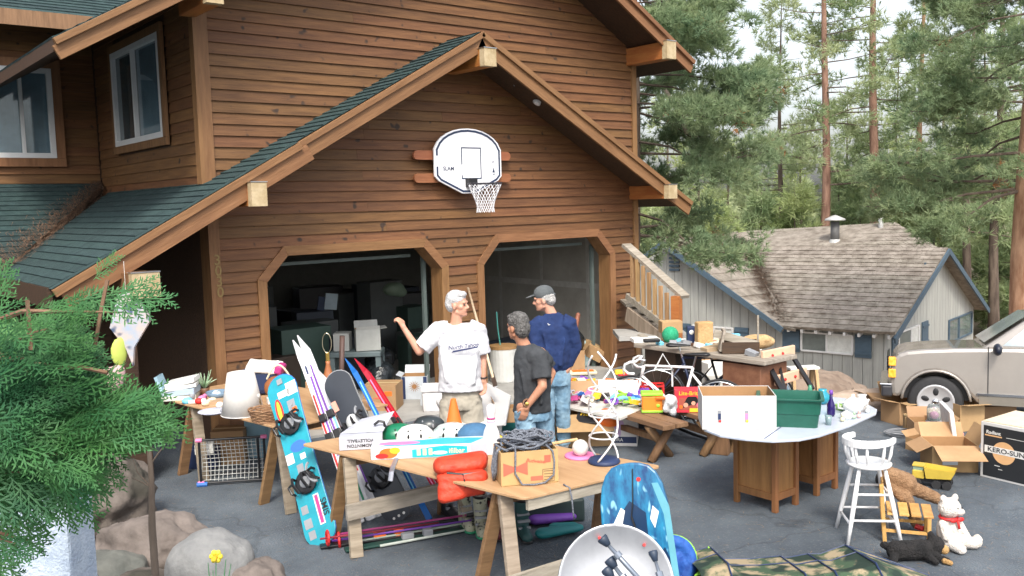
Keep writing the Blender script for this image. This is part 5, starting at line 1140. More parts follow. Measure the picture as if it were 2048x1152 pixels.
m = MB(); m.ell((0, 0, .12), (.16, .13, .13)); m.box((0, 0, -.04), (.5, .5, .14)); m = MB(); m.lathe([(.15, 0), (.155, .03), (.135, .09), (.09, .135), (.004, .15)], 22); m.build('blue_ball', C('blue_foam', (.05, .14, .26), .7, var=.08, scale=30, bump=.1), None, loc=at(950, 883, Z1), smooth=True, label='smooth dusty blue dome beside the bowling pin', cat='helmet', group=None)
MB().ell((0, 0, .04), (.06, .05, .04)).build('black_pouch', black, None, loc=at(926, 885, Z1), smooth=True, label='small black pouch between the patterned helmet and the blue dome', cat='pouch')
t = item('traffic_cone', 'small orange traffic cone behind the helmets', 'cone', 909, 868, Z1-.0)
MB().lathe([(.085, .0), (.022, .30), (.012, .305)], 20).build('cone', ORG, t, smooth=False); MB().box((0, 0, .008), (.2, .2, .016)).build('base', ORG, t, bevel=.01)
for f_ in t.children[:1]: f_.data.polygons.foreach_set('use_smooth', [True]*len(f_.data.polygons))
t = item('bowling_pin', 'white bowling pin with two red neck stripes on the front table', 'bowling pin', 984, 906, Z1)
prof = [(.028, 0), (.045, .03), (.059, .10), (.060, .13), (.050, .18), (.034, .22), (.0255, .255), (.024, .28), (.030, .32), (.0325, .345), (.028, .37), (.016, .382), (.002, .386)]
MB().lathe([(r_*1.12, z_*1.0) for r_, z_ in prof], 24).build('pin', C('glossy_white2', (.76, .75, .75), .2, var=.02), t, smooth=True)
for zz in (.245, .275): MB().lathe([(.0305+abs(zz-.265)*.1, zz-.006), (.0300, zz+.006), (.026, zz+.0061)], 24).build('stripe', MAG, t, smooth=True)
m = MB(); m.box((0, 0, .01), (.42, .04, .02), rot=(0, 0, -.12)); m.build('red_bat', RED, None, loc=at(1010, 878, Z1), rot=(0, 0, IR), bevel=.008, label='flat red plastic toy part behind the rope box', cat='toy')
for i, (px, py, mt) in enumerate(((1003, 880, YEL), (1030, 888, RED), (1045, 892, YEL), (1060, 885, MAG))):
    m = MB(); m.ell((0, 0, .02), (.05, .03, .02), n=10); m.ell((.04, .01, .025), (.025, .02, .025), n=8); m.build('plastic_toy', mt, None, loc=at(px, py, Z1), rot=(0, 0, i), smooth=True, label=['small yellow plastic toy nearest the bowling pin', 'small red plastic toy between the two yellow ones', 'small yellow plastic toy behind the rope coil', 'small crimson plastic toy at the far edge of the front table'][i], cat='toy')
# rope box
t = item('rope_box', 'open tan beer carton with red bow tie marks heaped with grey rope', 'box', 1057, 972, Z1, .0)
t.location = at(1052, 958, Z1); t.rotation_euler = (0, 0, IR+.20); w_, d_, h_ = .40, .27, .235
bc = flatcol('beer_carton', (.50, .32, .14), rough=.8); m = MB()
m.box((0, 0, .004), (w_, d_, .008))
for s in (-1, 1): m.box((0, s*(d_/2-.003), h_/2+.001), (w_, .006, h_)); m.box((s*(w_/2-.003), 0, h_/2+.001), (.006, d_-.013, h_))
m.build('box_body', bc, t)
F = face(t, 'f', w_, d_, h_); bow = lambda x, y, s: [(x-s, y-s*.55), (x, y-s*.16), (x+s, y-s*.55), (x+s, y+s*.55), (x, y+s*.16), (x-s, y+s*.55)]
printed(t, bow(-.10, -.0, .085), F, TRED); lettering(t, 'Budweiser', .034, F @ Matrix.Translation((.045, .045, .001)) @ Matrix.Rotation(-.16, 4, 'Z'), TRED, shear=.3); printed(t, rect(.125, .055, .045, .05), F, TRED); printed(t, rect(.05, -.075, .09, .03), F, TRED); printed(t, rect(.13, -.06, .085, .09), F, flatcol('stamp_brown', (.20, .14, .07)), z=.0012); printed(t, rect(.13, -.06, .075, .08), F, bc, z=.002)
for k in range(4): printed(t, rect(.13, -.09+.02*k, .065, .006), F, MAT['stamp_brown'], z=.0028)
Rr = face(t, 'r', w_, d_, h_); printed(t, bow(-.07, .0, .055), Rr, TRED); printed(t, rect(.07, -.07, .09, .085), Rr, MAT['stamp_brown'], z=.0012); printed(t, rect(.07, -.07, .08, .075), Rr, bc, z=.002); printed(t, disc(-.04, .07, .013), Rr, black); printed(t, disc(.05, .07, .013), Rr, black); printed(t, rect(.09, .045, .07, .10), Rr, TRED, z=.001)
rope = C('grey_rope', (.10, .11, .14), .9, rgb2=(.22, .24, .28), scale=60, bump=.8, bscale=90)
rt = thing('rope', 'grey climbing rope coiled in the beer carton and trailing down its front', 'rope', t.location, t.rotation_euler[2]); m = MB(); rd = random.Random(4)
for k in range(13):
    cx, cy, R_, zz = rd.uniform(-.05, .05), rd.uniform(-.03, .03), rd.uniform(.07, .13), h_-.02+k*.006; ph = rd.uniform(0, 6)
    m.tube([(cx+R_*1.35*math.cos(a+ph), cy+R_*.85*math.sin(a+ph), zz+.025*math.sin(a*2+ph)+.02) for a in [i*2*PI/18 for i in range(17)]], .0085, 6)
for k in range(26):
    a, R_ = rd.uniform(0, 6.3), rd.uniform(.0, .11); c = Vector((R_*1.3*math.cos(a), R_*.9*math.sin(a), h_+.045+rd.uniform(0, .03))); b_a = rd.uniform(0, 6.3); r_ = rd.uniform(.03, .06)
    m.tube([c+Vector((r_*math.cos(b_a+q), r_*math.sin(b_a+q), .03*math.sin(q))) for q in [i*.6 for i in range(8)]], .0085, 6)
m.build('coil', rope, rt, smooth=True)
MB().tube([(-.09, -.10, h_+.03), (-.10, -d_/2-.012, h_-.01), (-.105, -d_/2-.012, .09), (-.06, -d_/2-.02, .012), (.02, -d_/2-.035, .009), (.10, -d_/2-.02, .012), (.165, -d_/2-.012, .06), (.17, -d_/2-.012, .16), (.16, -d_/2-.012, h_-.01), (.12, -.09, h_+.03)], .007, 6).build('trailing_loop', rope, rt, smooth=True)
MB().tube([(-.18, -.05, h_+.02), (-.215, -.05, h_-.02), (-.222, -.04, .08), (-.225, .0, .02), (-.22, .08, .08), (-.20, .05, h_)], .014, 6).build('side_coil', rope, rt, smooth=True)
e0 = at(1137, 975, Z1); MB().tube([e0+Vector((0, .05, .01)), e0+Vector((0, -.01, .0)), e0+Vector((0, -.03, -.06)), e0+Vector((.01, -.03, -.17)), e0+Vector((.02, -.03, -.22))], .006, 6).build('cord', rope, None, smooth=True, label='loose end of thin cord hanging over the table edge right of the rope box', cat='cord')
# life jacket
lj = C('life_jacket_orange', (.50, .035, .012), .6, rgb2=(.64, .06, .022), scale=9, bump=1.0, bscale=14)
t = item('life_jacket', 'folded bright orange life jacket hanging over the edge of the front table', 'life jacket', 928, 945, Z1, .08)
t.location = at(925, 948, Z1)
m = MB(); m.limb((-.15, 0, .07), (.12, .02, .08), .062, .068, sq=((0, 1, 0), 1.9)); m.limb((-.13, .05, .07), (.14, .10, .075), .055, .055, sq=((0, 1, 0), 1.6)); m.build('upper_pad', lj, t, remesh=.012, sm=6)
m = MB(); m.limb((-.14, -.07, .0), (.13, -.10, .01), .05, .05, sq=((0, 1, 0), 1.7)); m.limb((-.14, -.12, -.07), (.13, -.14, -.05), .045, .045, sq=((0, 0, 1), 1.6)); m.limb((-.14, -.14, -.12), (-.02, -.145, -.10), .045, .04); m.build('lower_pad', lj, t, remesh=.012, sm=6)
m = MB(); m.tube([(-.11, -.11, .045), (0, -.14, .038), (.12, -.14, .045)], .010, 6); m.tube([(0, -.145, .04), (.01, -.175, .0), (.015, -.185, -.04)], .006, 5); m.build('belt', black, t)
# duct tape strip, baseball, frisbee
MB().tube([at(793, 918, Z1)+Vector((0, 0, .008)), at(786, 934, Z1)+Vector((0, 0, .006)), at(783, 944, Z1)+Vector((0, 0, -.0)), at(780, 946, Z1)+Vector((0, 0, -.06))], .018, 8, flat=.25).build('tape_strip', C('duct_tape', (.22, .23, .27), .4, metal=.3), None, label='strip of grey duct tape over the edge of the front table', cat='tape')
t = item('frisbee', 'flat pink flying disc on the front table', 'frisbee', 1160, 913, Z1); MB().lathe([(.005, .016), (.09, .018), (.115, .014), (.118, 0), (.112, 0), (.108, .010), (.005, .012)], 28).build('disc', PNK, t, smooth=True)
MB().ell((0, 0, .06), .062, n=20).build('ball', C('white_ball', (.72, .70, .66), .6, rgb2=(.62, .58, .54), scale=20, bump=.2), None, loc=at(1161, 911, Z1+.016), smooth=True, label='dirty white ball resting on the pink flying disc', cat='ball')
t = item('wire_stand', 'tall white spiral wire stand on a round black base', 'stand', 1208, 925, Z1)
MB().lathe([(.115, 0), (.12, .012), (.11, .03), (.06, .036), (.005, .036)], 28).build('base', NAV, t, smooth=True)
for ph in (0, 2*PI/3, 4*PI/3): MB().tube([(.105*math.cos(ph+z_*6.3*.95), .105*math.sin(ph+z_*6.3*.95), .03+z_*.78) for z_ in [i/40 for i in range(41)]], .0075, 6).build('spiral_wire', white, t, smooth=True)
for zz in (.2, .36, .55): MB().tube([(.105*math.cos(a), .105*math.sin(a), zz) for a in [i*2*PI/26 for i in range(27)]], .006, 6, cap=False).build('ring', white, t, smooth=True)
m = MB(); m.cyl((0, 0, 0), (.42, .1, .0), .012, .014); m.build('wooden_stick', pinew, None, loc=at(1060, 895, Z1+.014), rot=(0, 0, IR+.25), label='short pale wooden stick behind the rope box', cat='stick')
# ------------------------------------------------------------------ under the front table
def pole(label, a, b, r, mat, group='ski poles lying under the front table', basket=None):
    t = thing('ski_pole', label, 'ski pole', group=group); MB().tube([a, b], [r, r*.8], 8).build('shaft', mat, t, smooth=True); d = (b-a).normalized()
    MB().tube([b-d*.01, b+d*.12], [r*1.8, r*1.6], 8).build('grip', black, t)
    if basket: MB().tube([a+d*.06+frame((0,0,0), d, y=(0, .3, 1)).to_3x3() @ Vector((0, .055*math.cos(q), .055*math.sin(q))) for q in [i*2*PI/12 for i in range(13)]], .012, 6, cap=False).build('basket', basket, t)
    return t
pole('magenta ski pole with a red basket lying under the front table', at(655, 1072, .05), at(935, 1030, .12), .011, flatcol('magenta_pole', (.35, .05, .18), rough=.3), basket=RED)
pole('purple ski pole beside the magenta one', at(663, 1082, .05), at(945, 1040, .10), .010, PUR, basket=RED)
pole('red ski pole with a red toothed basket nearest the snowboard foot', at(640, 1078, .10), at(880, 1045, .08), .009, flatcol('dark_red_pole', (.25, .02, .04)), basket=RED)
pole('pale grey ski pole lying lowest under the front table', at(760, 1092, .02), at(985, 1050, .03), .012, flatcol('pale_pole', (.42, .46, .42)))
pole('thin pale green ski pole behind the grey sawhorse leg', at(700, 1085, .03), at(1000, 1035, .06), .010, flatcol('sage_pole', (.32, .38, .33)))
for i, (a_p, b_p) in enumerate((((640, 1098), (900, 1062)), ((690, 1105), (960, 1058)))):
    A_, B_ = at(*a_p), at(*b_p); d_ = (B_-A_); t = thing('ski', ['black ski lying flat under the front table beside the snowboard foot', 'dark green ski lying flat under the front table'][i], 'ski', A_, math.atan2(d_.y, d_.x), 'skis lying on the asphalt')
    MB().box((d_.length/2, 0, .02), (d_.length, .08, .02)).build('ski_body', [black, flatcol('dark_green_ski', (.01, .05, .04))][i], t, bevel=.006)
    MB().box((d_.length*.45, 0, .05), (.1, .06, .05)).build('toe_binding', ORG if i == 0 else GRY, t, bevel=.01); MB().box((d_.length*.6, 0, .05), (.08, .06, .06)).build('heel_binding', ORG if i == 0 else GRY, t, bevel=.01)
def boot(label, px, py, mat, sole, rz, h=.30, group='boots under the front table', z=0):
    t = item('boot', label, 'boot', px, py, z, rz, group); m = MB(); m.loft([(0, 0, .03, .055, .065), (0, 0, .14, .055, .062), (0, .0, h, .062, .07)]); m.limb((0, -.02, .055), (0, -.19, .045), .055, .048, sq=((1, 0, 0), .95)); m.build('upper', mat, t, remesh=.012)
    m = MB(); m.limb((0, .03, .02), (0, -.19, .02), .055, .05, sq=((0, 0, 1), .4)); m.build('sole', sole, t)
    for k in range(3): MB().box((0, -.09+.02*k, .09+.05*k), (.10, .03, .015)).build('buckle', GRY, t)
    MB().tube([(.05*math.cos(a), .06*math.sin(a), h) for a in [i*2*PI/16 for i in range(17)]], .014, 6, cap=False).build('cuff', black, t)
spk = C('speckled_beige', (.30, .30, .22), .8, rgb2=(.42, .42, .32), scale=10, spots=((.03, .03, .03), 28, .58))
boot('speckled beige boot under the front table, left of the pair', 930, 1052, spk, GRN, .3); boot('speckled beige boot under the front table, right of the pair', 962, 1062, spk, GRN, .1)
boot('dark red boot beside the speckled pair', 990, 1058, flatcol('oxblood', (.10, .01, .015)), black, -.1, .27); boot('dark red boot next to the sawhorse leg', 1012, 1066, MAT['oxblood'], black, -.3, .27)
boot('black boot with teal trim behind the sawhorse leg', 1045, 1070, flatcol('teal_black', (.02, .07, .07)), black, .2, .3); boot('black and grey ski boot right of the sawhorse leg', 1085, 1020, GRY, black, .9, .22)
boot('black roller boot behind the ski poles', 895, 1030, black, black, .5, .2)
for i, (px, py, mt, lb) in enumerate(((1110, 1050, PUR, 'purple swim fin under the front table'), (1125, 1075, flatcol('teal_fin', (.01, .16, .17)), 'teal swim fin under the front table'), (1105, 1010, LBL, 'pale blue foam ring under the front table edge'), (1130, 1030, GRY, 'grey green rolled bag under the front table'))):
    m = MB()
    if i == 2: m.tube([(.08*math.cos(a), .05*math.sin(a), .03) for a in [i_*2*PI/16 for i_ in range(17)]], .03, 8, cap=False)
    else: m.limb((-.16, 0, .05), (.14, .03, .06), .07, .05, sq=((0, 0, 1), .6)); m.limb((-.05, .08, .05), (.12, .08, .05), .05, .04)
    m.build(['swim_fin', 'swim_fin', 'foam_ring', 'rolled_bag'][i], mt, None, loc=at(px, py, 0 if i != 2 else .12), rot=(0, 0, IR+.2*i), remesh=.012, label=lb, cat=['fin', 'fin', 'ring', 'bag'][i])
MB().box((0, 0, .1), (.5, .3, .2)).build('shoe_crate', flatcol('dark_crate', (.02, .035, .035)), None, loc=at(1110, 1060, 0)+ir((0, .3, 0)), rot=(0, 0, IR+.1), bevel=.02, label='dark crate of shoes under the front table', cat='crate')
# ------------------------------------------------------------------ saucer sled, fishing rods, body board
g = at(1232, 1200, 0); gc = atD(1232, 1168, 4.75)
t = thing('saucer_sled', 'round brushed metal saucer sled propped against the front table', 'sled', gc); t.matrix_basis = frame(gc, RGT, z=(-FWD*.93+UPV*.30+RGT*-.12))
m = MB(); R_ = .30; m.lathe([(.005, -.05), (R_*.5, -.042), (R_*.85, -.012), (R_*.97, .01), (R_, .014), (R_, .004), (R_*.9, -.022), (R_*.5, -.056), (.005, -.064)], 48); m.build('dish', C('brushed_aluminium', (.42, .43, .46), .36, rgb2=(.60, .61, .64), scale=2.5, metal=.75, bump=.12, bscale=3), t, smooth=True)
MB().tube([(R_*math.cos(a), R_*math.sin(a), .010) for a in [i*2*PI/48 for i in range(49)]], .006, 6, cap=False).build('rolled_rim', metal, t, smooth=True)
for a, r_ in ((1.9, .245), (.9, .25)): MB().prism(disc(r_*math.cos(a), r_*math.sin(a), .008), -.02, .012).build('rivet', RED, t)
dk = C('dark_rod_grip', (.03, .045, .075), .45, var=.2); rodm = C('rod_silver', (.20, .23, .28), .3, metal=.5)
for i, (p0, p1, r_, lb) in enumerate((((1203, 1075), (1330, 1215), .013, 'longest telescopic rod with a black knob leaning on the saucer sled'), ((1218, 1118), (1290, 1215), .014, 'short dark rod left of the longest one'), ((1212, 1138), (1268, 1215), .014, 'lowest short rod leaning on the saucer sled'), ((1305, 1102), (1340, 1220), .011, 'slim dark rod at the right rim of the saucer sled'))):
    a_, b_ = atD(*p0, 4.42), atD(*p1, 4.30); t = thing('telescopic_rod', lb, 'rod', group='rods leaning on the saucer sled'); d_ = (b_-a_).normalized()
    MB().tube([a_+d_*.04, a_+d_*.16, b_], [r_*.7, r_, r_*1.1], 10).build('shaft', rodm, t, smooth=True); MB().tube([a_, a_+d_*.012, a_+d_*.05], [r_*2.0, r_*2.1, r_*1.1], 12).build('knob', dk, t, smooth=True)
    MB().tube([a_+d_*.10, a_+d_*.125], r_*1.7, 10).build('collar', rodm, t); MB().tube([a_+d_*.26, b_], r_*1.35, 10).build('grip', dk, t, smooth=True)
P0 = at(1296, 1262, 0); P1 = atL(1254, 893, P0, 1.04)
t = thing('body_board', 'blue body board with an orca picture leaning on the front table corner', 'body board'); t.matrix_basis = lean_frame(P0, P1, twist=-.25)
L_, w_ = 1.04, .45; bo = [(0, -w_*.30), (L_*.3, -w_*.46), (L_*.6, -w_*.5), (L_*.75, -w_*.485), (L_*.86, -w_*.44), (L_*.93, -w_*.37), (L_*.975, -w_*.27), (L_*.995, -w_*.14), (L_, 0), (L_*.995, w_*.14), (L_*.975, w_*.27), (L_*.93, w_*.37), (L_*.86, w_*.44), (L_*.75, w_*.485), (L_*.6, w_*.5), (L_*.3, w_*.46), (0, w_*.30)]
MB().prism(bo, -.05, 0).build('board', C('orca_blue', (.003, .045, .15), .3, rgb2=(.018, .21, .38), scale=5, stretch=(1, 2.5, 1), spots=((.22, .46, .60), 9, .66)), t, bevel=.012)
skin_ = flatcol('orca_black', (.003, .025, .075), rough=.3)
for k, (pl, mt) in enumerate((([(.30, .02), (.55, .10), (.70, .09), (.80, .02), (.72, -.06), (.55, -.06), (.35, -.03)], skin_), ([(.05, -.10), (.20, -.04), (.42, -.08), (.50, -.14), (.40, -.17), (.2, -.16)], skin_), ([(.60, .09), (.66, .12), (.76, .07), (.74, .05), (.66, .07)], PAP), ([(.48, .08), (.56, .11), (.66, .10), (.58, .06)], PAP), ([(.62, -.10), (.72, -.13), (.76, -.10), (.68, -.08)], PAP), ([(.42, .0), (.50, .05), (.56, .03), (.48, -.02)], PAP), ([(.2, -.08), (.34, -.10), (.36, -.13), (.24, -.13)], PAP))):
    MB().prism([(x, y*1.2) for x, y in pl], 0, .0012+.0007*k).build('orca_print' if mt is skin_ else 'orca_patch', mt, t)
MB().prism([(.05, -.235), (.35, -.235), (.75, -.225), (.9, -.17), (.9, -.13), (.7, -.185), (.35, -.195), (.05, -.19)], 0, .002).build('pale_stripe', flatcol('pale_aqua', (.10, .32, .40)), t)
MB().prism(disc(.93, -.05, .014), 0, .004).build('leash_plug', RED, t)
m = MB(); m.tube([(.70, .02, .012), (.5, -.03, .02), (.25, -.10, .02), (.02, -.22, .03)], .006, 6); m.tube([(1.0, -.02, .012), (.8, .0, .015), (.70, .02, .012)], .004, 6); m.build('leash', black, t)
m = MB(); m.tube([Vector((.14*math.cos(a), .05*math.sin(a*2)*.3, .15+.15*math.sin(a))) for a in [i*2*PI/20 for i in range(21)]], .05, 8, cap=False); m.ell((0, 0, .13), (.12, .06, .13)); 
t = item('life_ring_bag', 'round royal blue bag with a lime green edge beside the body board', 'bag', 1342, 1165, 0); m.build('bag', C('blue_bag', (.01, .06, .30), .6, rgb2=(.03, .14, .5), scale=12, bump=.3), t, remesh=.015)
MB().tube([(.17*math.cos(a)+.01, .02, .16+.17*math.sin(a)) for a in [i*PI/14-.2 for i in range(15)]], .012, 6).build('lime_edge', LIM, t)
m = MB()
for k in range(4): m.tube([(-.10+.04*k, -.075, .02), (-.12+.05*k, -.07, .16)], .004, 4); m.tube([(-.14, -.075, .04+.035*k), (.02, -.075, .03+.035*k)], .004, 4)
m.build('net_pocket', PAP, t)
# collapsed camouflage tent along the bottom
camo = C('camouflage_cloth', (.045, .085, .045), .85, rgb2=(.34, .27, .17), scale=5.5, bump=.2, spots=((.012, .03, .02), 5.2, .52), contrast=(.45, .55))
t = thing('camouflage_tent', 'collapsed camouflage pop up tent with dark piping and a lime flap', 'tent', (0, 0, 0))
top = [(1368, 1108, .10), (1420, 1094, .16), (1447, 1118, .10), (1500, 1118, .10), (1560, 1112, .14), (1572, 1116, .13), (1615, 1108, .14), (1640, 1108, .14), (1690, 1090, .20), (1735, 1106, .13), (1780, 1122, .06), (1830, 1140, .01)]
P_ = [at(x, y, z) for x, y, z in top]; F1 = [p-Vector((FWD.x, FWD.y, 0))*.55+Vector((0, 0, .12-p.z*.2)) for p in P_]; F2 = [p-Vector((FWD.x, FWD.y, 0))*1.2 for p in P_]; F2 = [Vector((p.x, p.y, .01)) for p in F2]; B0 = [Vector((p.x, p.y, .003))+Vector((FWD.x, FWD.y, 0))*.06 for p in P_]
m = MB(); n_ = len(P_); m.add(B0+P_+F1+F2, [(r*n_+i, r*n_+i+1, (r+1)*n_+i+1, (r+1)*n_+i) for r in range(3) for i in range(n_-1)]); m.build('tent_cloth', camo, t)
MB().tube(P_, .006, 5).build('piping', NAV, t); MB().tube([p+Vector((0, 0, .004)) for p in [F1[0].lerp(P_[0], .45)]+[F1[i].lerp(P_[i], .6) for i in range(1, n_)]], .005, 5).build('piping', NAV, t)
for i in (1, 4, 6, 8): MB().tube([P_[i], F1[i]+Vector((0, 0, .01)), F2[i]+Vector((0, 0, .01))], .006, 5).build('tent_pole', NAV, t)
m = MB(); a_ = at(1416, 1092, .17); m.add([a_, at(1447, 1118, .11), at(1424, 1118, .10), at(1414, 1112, .10)], [(0, 1, 2, 3)]); m.add([at(1424, 1120, .13), at(1400, 1150, .14), at(1388, 1152, .14), at(1414, 1122, .13)], [(0, 1, 2, 3)]); m.build('lime_flap', LIM, t)
for (x_, y_) in ((1628, 1143), (1680, 1147)): MB().ell(at(x_, y_, .16), (.012, .012, .012), n=8).build('cord_end', metal, t)
# ------------------------------------------------------------------ white topped desk
ZD = .77
desk = thing('desk', 'wooden double pedestal desk with panelled sides and a rounded grey white top', 'desk', (0, 0, 0))
oak = wood('oak_panel', (.20, .085, .028), (.33, .155, .055), s=(9, 9, .8), obr=.06); oakd = wood('oak_frame', (.16, .065, .022), (.26, .115, .042), s=(9, 9, .8), obr=.05)
ol_ = [(1403, 846), (1408, 858), (1440, 870), (1490, 877), (1545, 881), (1600, 878), (1640, 870), (1700, 850), (1752, 826), (1754, 818), (1735, 808), (1690, 796), (1600, 786), (1500, 792), (1430, 812), (1405, 832)]
pl_ = [tuple(at(x, y, ZD)[:2]) for x, y in ol_]
MB().prism(pl_, -.022, 0).build('desk_top', C('pale_laminate', (.46, .50, .58), .25, var=.04), desk, loc=(0, 0, ZD), bevel=.006)
a_, b_ = at(1529, 877, ZD+.001), at(1572, 864, ZD+.001); e_ = at(1640, 800, ZD+.001); MB().beam(a_, a_.lerp(e_, 1), .006, .003).build('leaf_seam', NAV, desk)
def pedestal(x0, x1, y0, y1, zb=.10, zt=ZD-.024):
    o = None; core = MB(); core.box(((x0+x1)/2, (y0+y1)/2, (zb+.06+zt)/2), (x1-x0-.05, y1-y0-.05, zt-zb-.06)); pd = core.build('pedestal', oak, desk)
    for x in (x0, x1):
        for y in (y0, y1): MB().box((x+(.022 if x == x0 else -.022), y+(.022 if y == y0 else -.022), zt/2), (.045, .045, zt)).build('leg', oakd, pd, bevel=.004)
    for z_ in (zb+.03, zt-.035):
        for y in (y0, y1): MB().box(((x0+x1)/2, y+(.018 if y == y0 else -.018), z_), (x1-x0-.088, .026, .06)).build('frame_rail', oakd, pd, bevel=.003)
        for x in (x0, x1): MB().box((x+(.018 if x == x0 else -.018), (y0+y1)/2, z_), (.026, y1-y0-.088, .06)).build('frame_rail', oakd, pd, bevel=.003)
    return pd
pedestal(6.44, 6.78, 4.46, 4.90); pedestal(7.08, 7.42, 4.47, 4.90)
MB().box((6.93, 4.86, .42), (.31, .02, .62)).build('modesty_panel', darkwood, desk)
# white picture carton and green tub
t = carton('large open white carton with small can pictures on the white topped desk', at(1485, 868, ZD)+Vector((0, 0, 0)), (.60, .42, .285), -.12, mat=C('white_carton', (.56, .55, .54), .7, var=.05), flaps=[], name='white_carton')
t.location = at(1478, 858, ZD)+ir((.02, .18, 0)); F = face(t, 'f', .60, .42, .285)
for x_ in (-.16, .06): 
    printed(t, rect(x_, -.03, .030, .10), F, GRY); printed(t, rect(x_, -.03, .022, .05), F, NAV if x_ < 0 else PNK, z=.002); printed(t, rect(x_+.004, -.07, .02, .02), F, RED if x_ < 0 else YEL, z=.0025)
t = item('storage_tub', 'open dark green plastic storage tub right of the white carton', 'tub', 1600, 850, ZD, -.28); t.location = at(1592, 856, ZD)+ir((0, .17, 0))
w_, d_, h_ = .36, .28, .24; m = MB()
def tub(m, w0, d0, w1, d1, h, th):
    n = 6; 
    def rr(w, d, r=.04):
        P = []
        for cx, cy, a0 in ((w/2-r, d/2-r, 0), (-w/2+r, d/2-r, 90), (-w/2+r, -d/2+r, 180), (w/2-r, -d/2+r, 270)):
            for k in range(n): a = math.radians(a0+90*k/(n-1)); P.append((cx+r*math.cos(a), cy+r*math.sin(a)))
        return P
    R_ = [[(x, y, 0) for x, y in rr(w0, d0)], [(x, y, h*.45) for x, y in rr(w0*.55+w1*.45, d0*.55+d1*.45)], [(x, y, h*.47) for x, y in rr(w0*.53+w1*.47+.012, d0*.53+d1*.47+.012)], [(x, y, h*.95) for x, y in rr(w1, d1)], [(x, y, h*.95) for x, y in rr(w1+.04, d1+.04)], [(x, y, h) for x, y in rr(w1+.045, d1+.045)], [(x, y, h) for x, y in rr(w1-.01, d1-.01)], [(x, y, .01) for x, y in rr(w0-.01, d0-.01)]]
    N = len(R_[0]); vs = [p for r in R_ for p in r]; fs = [(i*N+k, i*N+(k+1) % N, (i+1)*N+(k+1) % N, (i+1)*N+k) for i in range(len(R_)-1) for k in range(N)]
    fs += [tuple(range(N-1, -1, -1)), tuple(range((len(R_)-1)*N, len(R_)*N))]; m.add(vs, fs)
tub(m, .44, .30, .50, .36, .245, .01); m.build('tub_body', C('tub_green', (.006, .075, .05), .35, rgb2=(.015, .115, .08), scale=3), t)
# glass and china at the far end of the desk
def pot(label, name, cat, px, py, prof, mat, z=ZD, n=20, group=None, extra=None):
    t = thing(name, label, cat, at(px, py, z), IR, group); MB().lathe(prof, n).build(name+'_body', mat, t, smooth=True); return t
china = C('white_china', (.70, .72, .70), .15, rgb2=(.50, .62, .62), scale=20, contrast=(.55, .8))
t = pot('dark blue glass bottle right of the green tub', 'bottle', 'bottle', 1662, 832, [(.028, 0), (.035, .02), (.034, .10), (.014, .15), (.013, .20), (.002, .205)], flatcol('cobalt_glass', (.02, .01, .10), rough=.1)); MB().lathe([(.016, .19), (.016, .225), (.004, .23)], 12).build('stopper', PUR, t, smooth=True)
pot('turquoise round vase behind the dark blue bottle', 'vase', 'vase', 1645, 808, [(.03, 0), (.07, .04), (.07, .08), (.035, .12), (.04, .14), (.03, .14)], flatcol('turq_glaze', (.02, .28, .38), rough=.15))
pot('green glass cone shaped bottle behind the green tub', 'bottle', 'bottle', 1620, 806, [(.05, 0), (.05, .02), (.018, .14), (.012, .17)], flatcol('bottle_green', (.05, .24, .14), rough=.15))
t = pot('white china teapot with a knobbed lid near the rounded end of the desk', 'teapot', 'teapot', 1706, 826, [(.04, 0), (.085, .04), (.09, .08), (.06, .12), (.03, .135), (.012, .15), (.014, .165), (.002, .17)], china); MB().tube([(.08, 0, .06), (.12, 0, .09), (.14, 0, .12)], [.016, .012, .008], 8).build('spout', china, t, smooth=True); MB().tube([(-.08, 0, .10), (-.13, 0, .10), (-.13, 0, .05), (-.08, 0, .04)], .009, 6).build('handle', china, t, smooth=True)
pot('small green glass dish between the bottle and the teapot', 'dish', 'dish', 1680, 820, [(.03, 0), (.045, .05), (.04, .05), (.02, .01)], flatcol('lime_glass', (.22, .38, .10), rough=.1))
pot('low white lidded china pot in front of the teapot', 'pot', 'pot', 1693, 838, [(.04, 0), (.055, .03), (.05, .05), (.02, .065), (.004, .075)], china)
pot('tall white china jug at the back of the desk end', 'jug', 'jug', 1723, 822, [(.04, 0), (.06, .05), (.055, .10), (.035, .13), (.045, .15)], C('cream_china', (.72, .66, .62), .2))
pot('little glass tumbler at the front edge of the desk near the tub', 'tumbler', 'tumbler', 1657, 850, [(.022, 0), (.028, .08), (.025, .08), (.02, .01)], flatcol('smoky_glass', (.20, .28, .30), rough=.08))
m = MB(); rd = random.Random(8)
for k, (px, py, mt, lb) in enumerate(((1718, 836, flatcol('rose_china', (.70, .45, .42)), 'small rose coloured china figure at the desk edge'), (1708, 838, flatcol('sage_china', (.38, .50, .38)), 'small sage green china figure beside the rose one'), (1685, 843, flatcol('butter_china', (.66, .60, .40)), 'small butter yellow china figure in front of the teapot'), (1735, 826, china, 'small white china figure at the tip of the desk'))):
    m = MB(); m.ell((0, 0, .02), (.025, .02, .02), n=10); m.ell((.005, 0, .05), (.014, .014, .016), n=8); m.build('figurine', mt, None, loc=at(px, py, ZD), smooth=True, label=lb, cat='figurine')
pot('pink bowl standing behind the green tub', 'bowl', 'bowl', 1590, 800, [(.04, 0), (.09, .03), (.085, .035), (.03, .01)], PNK)
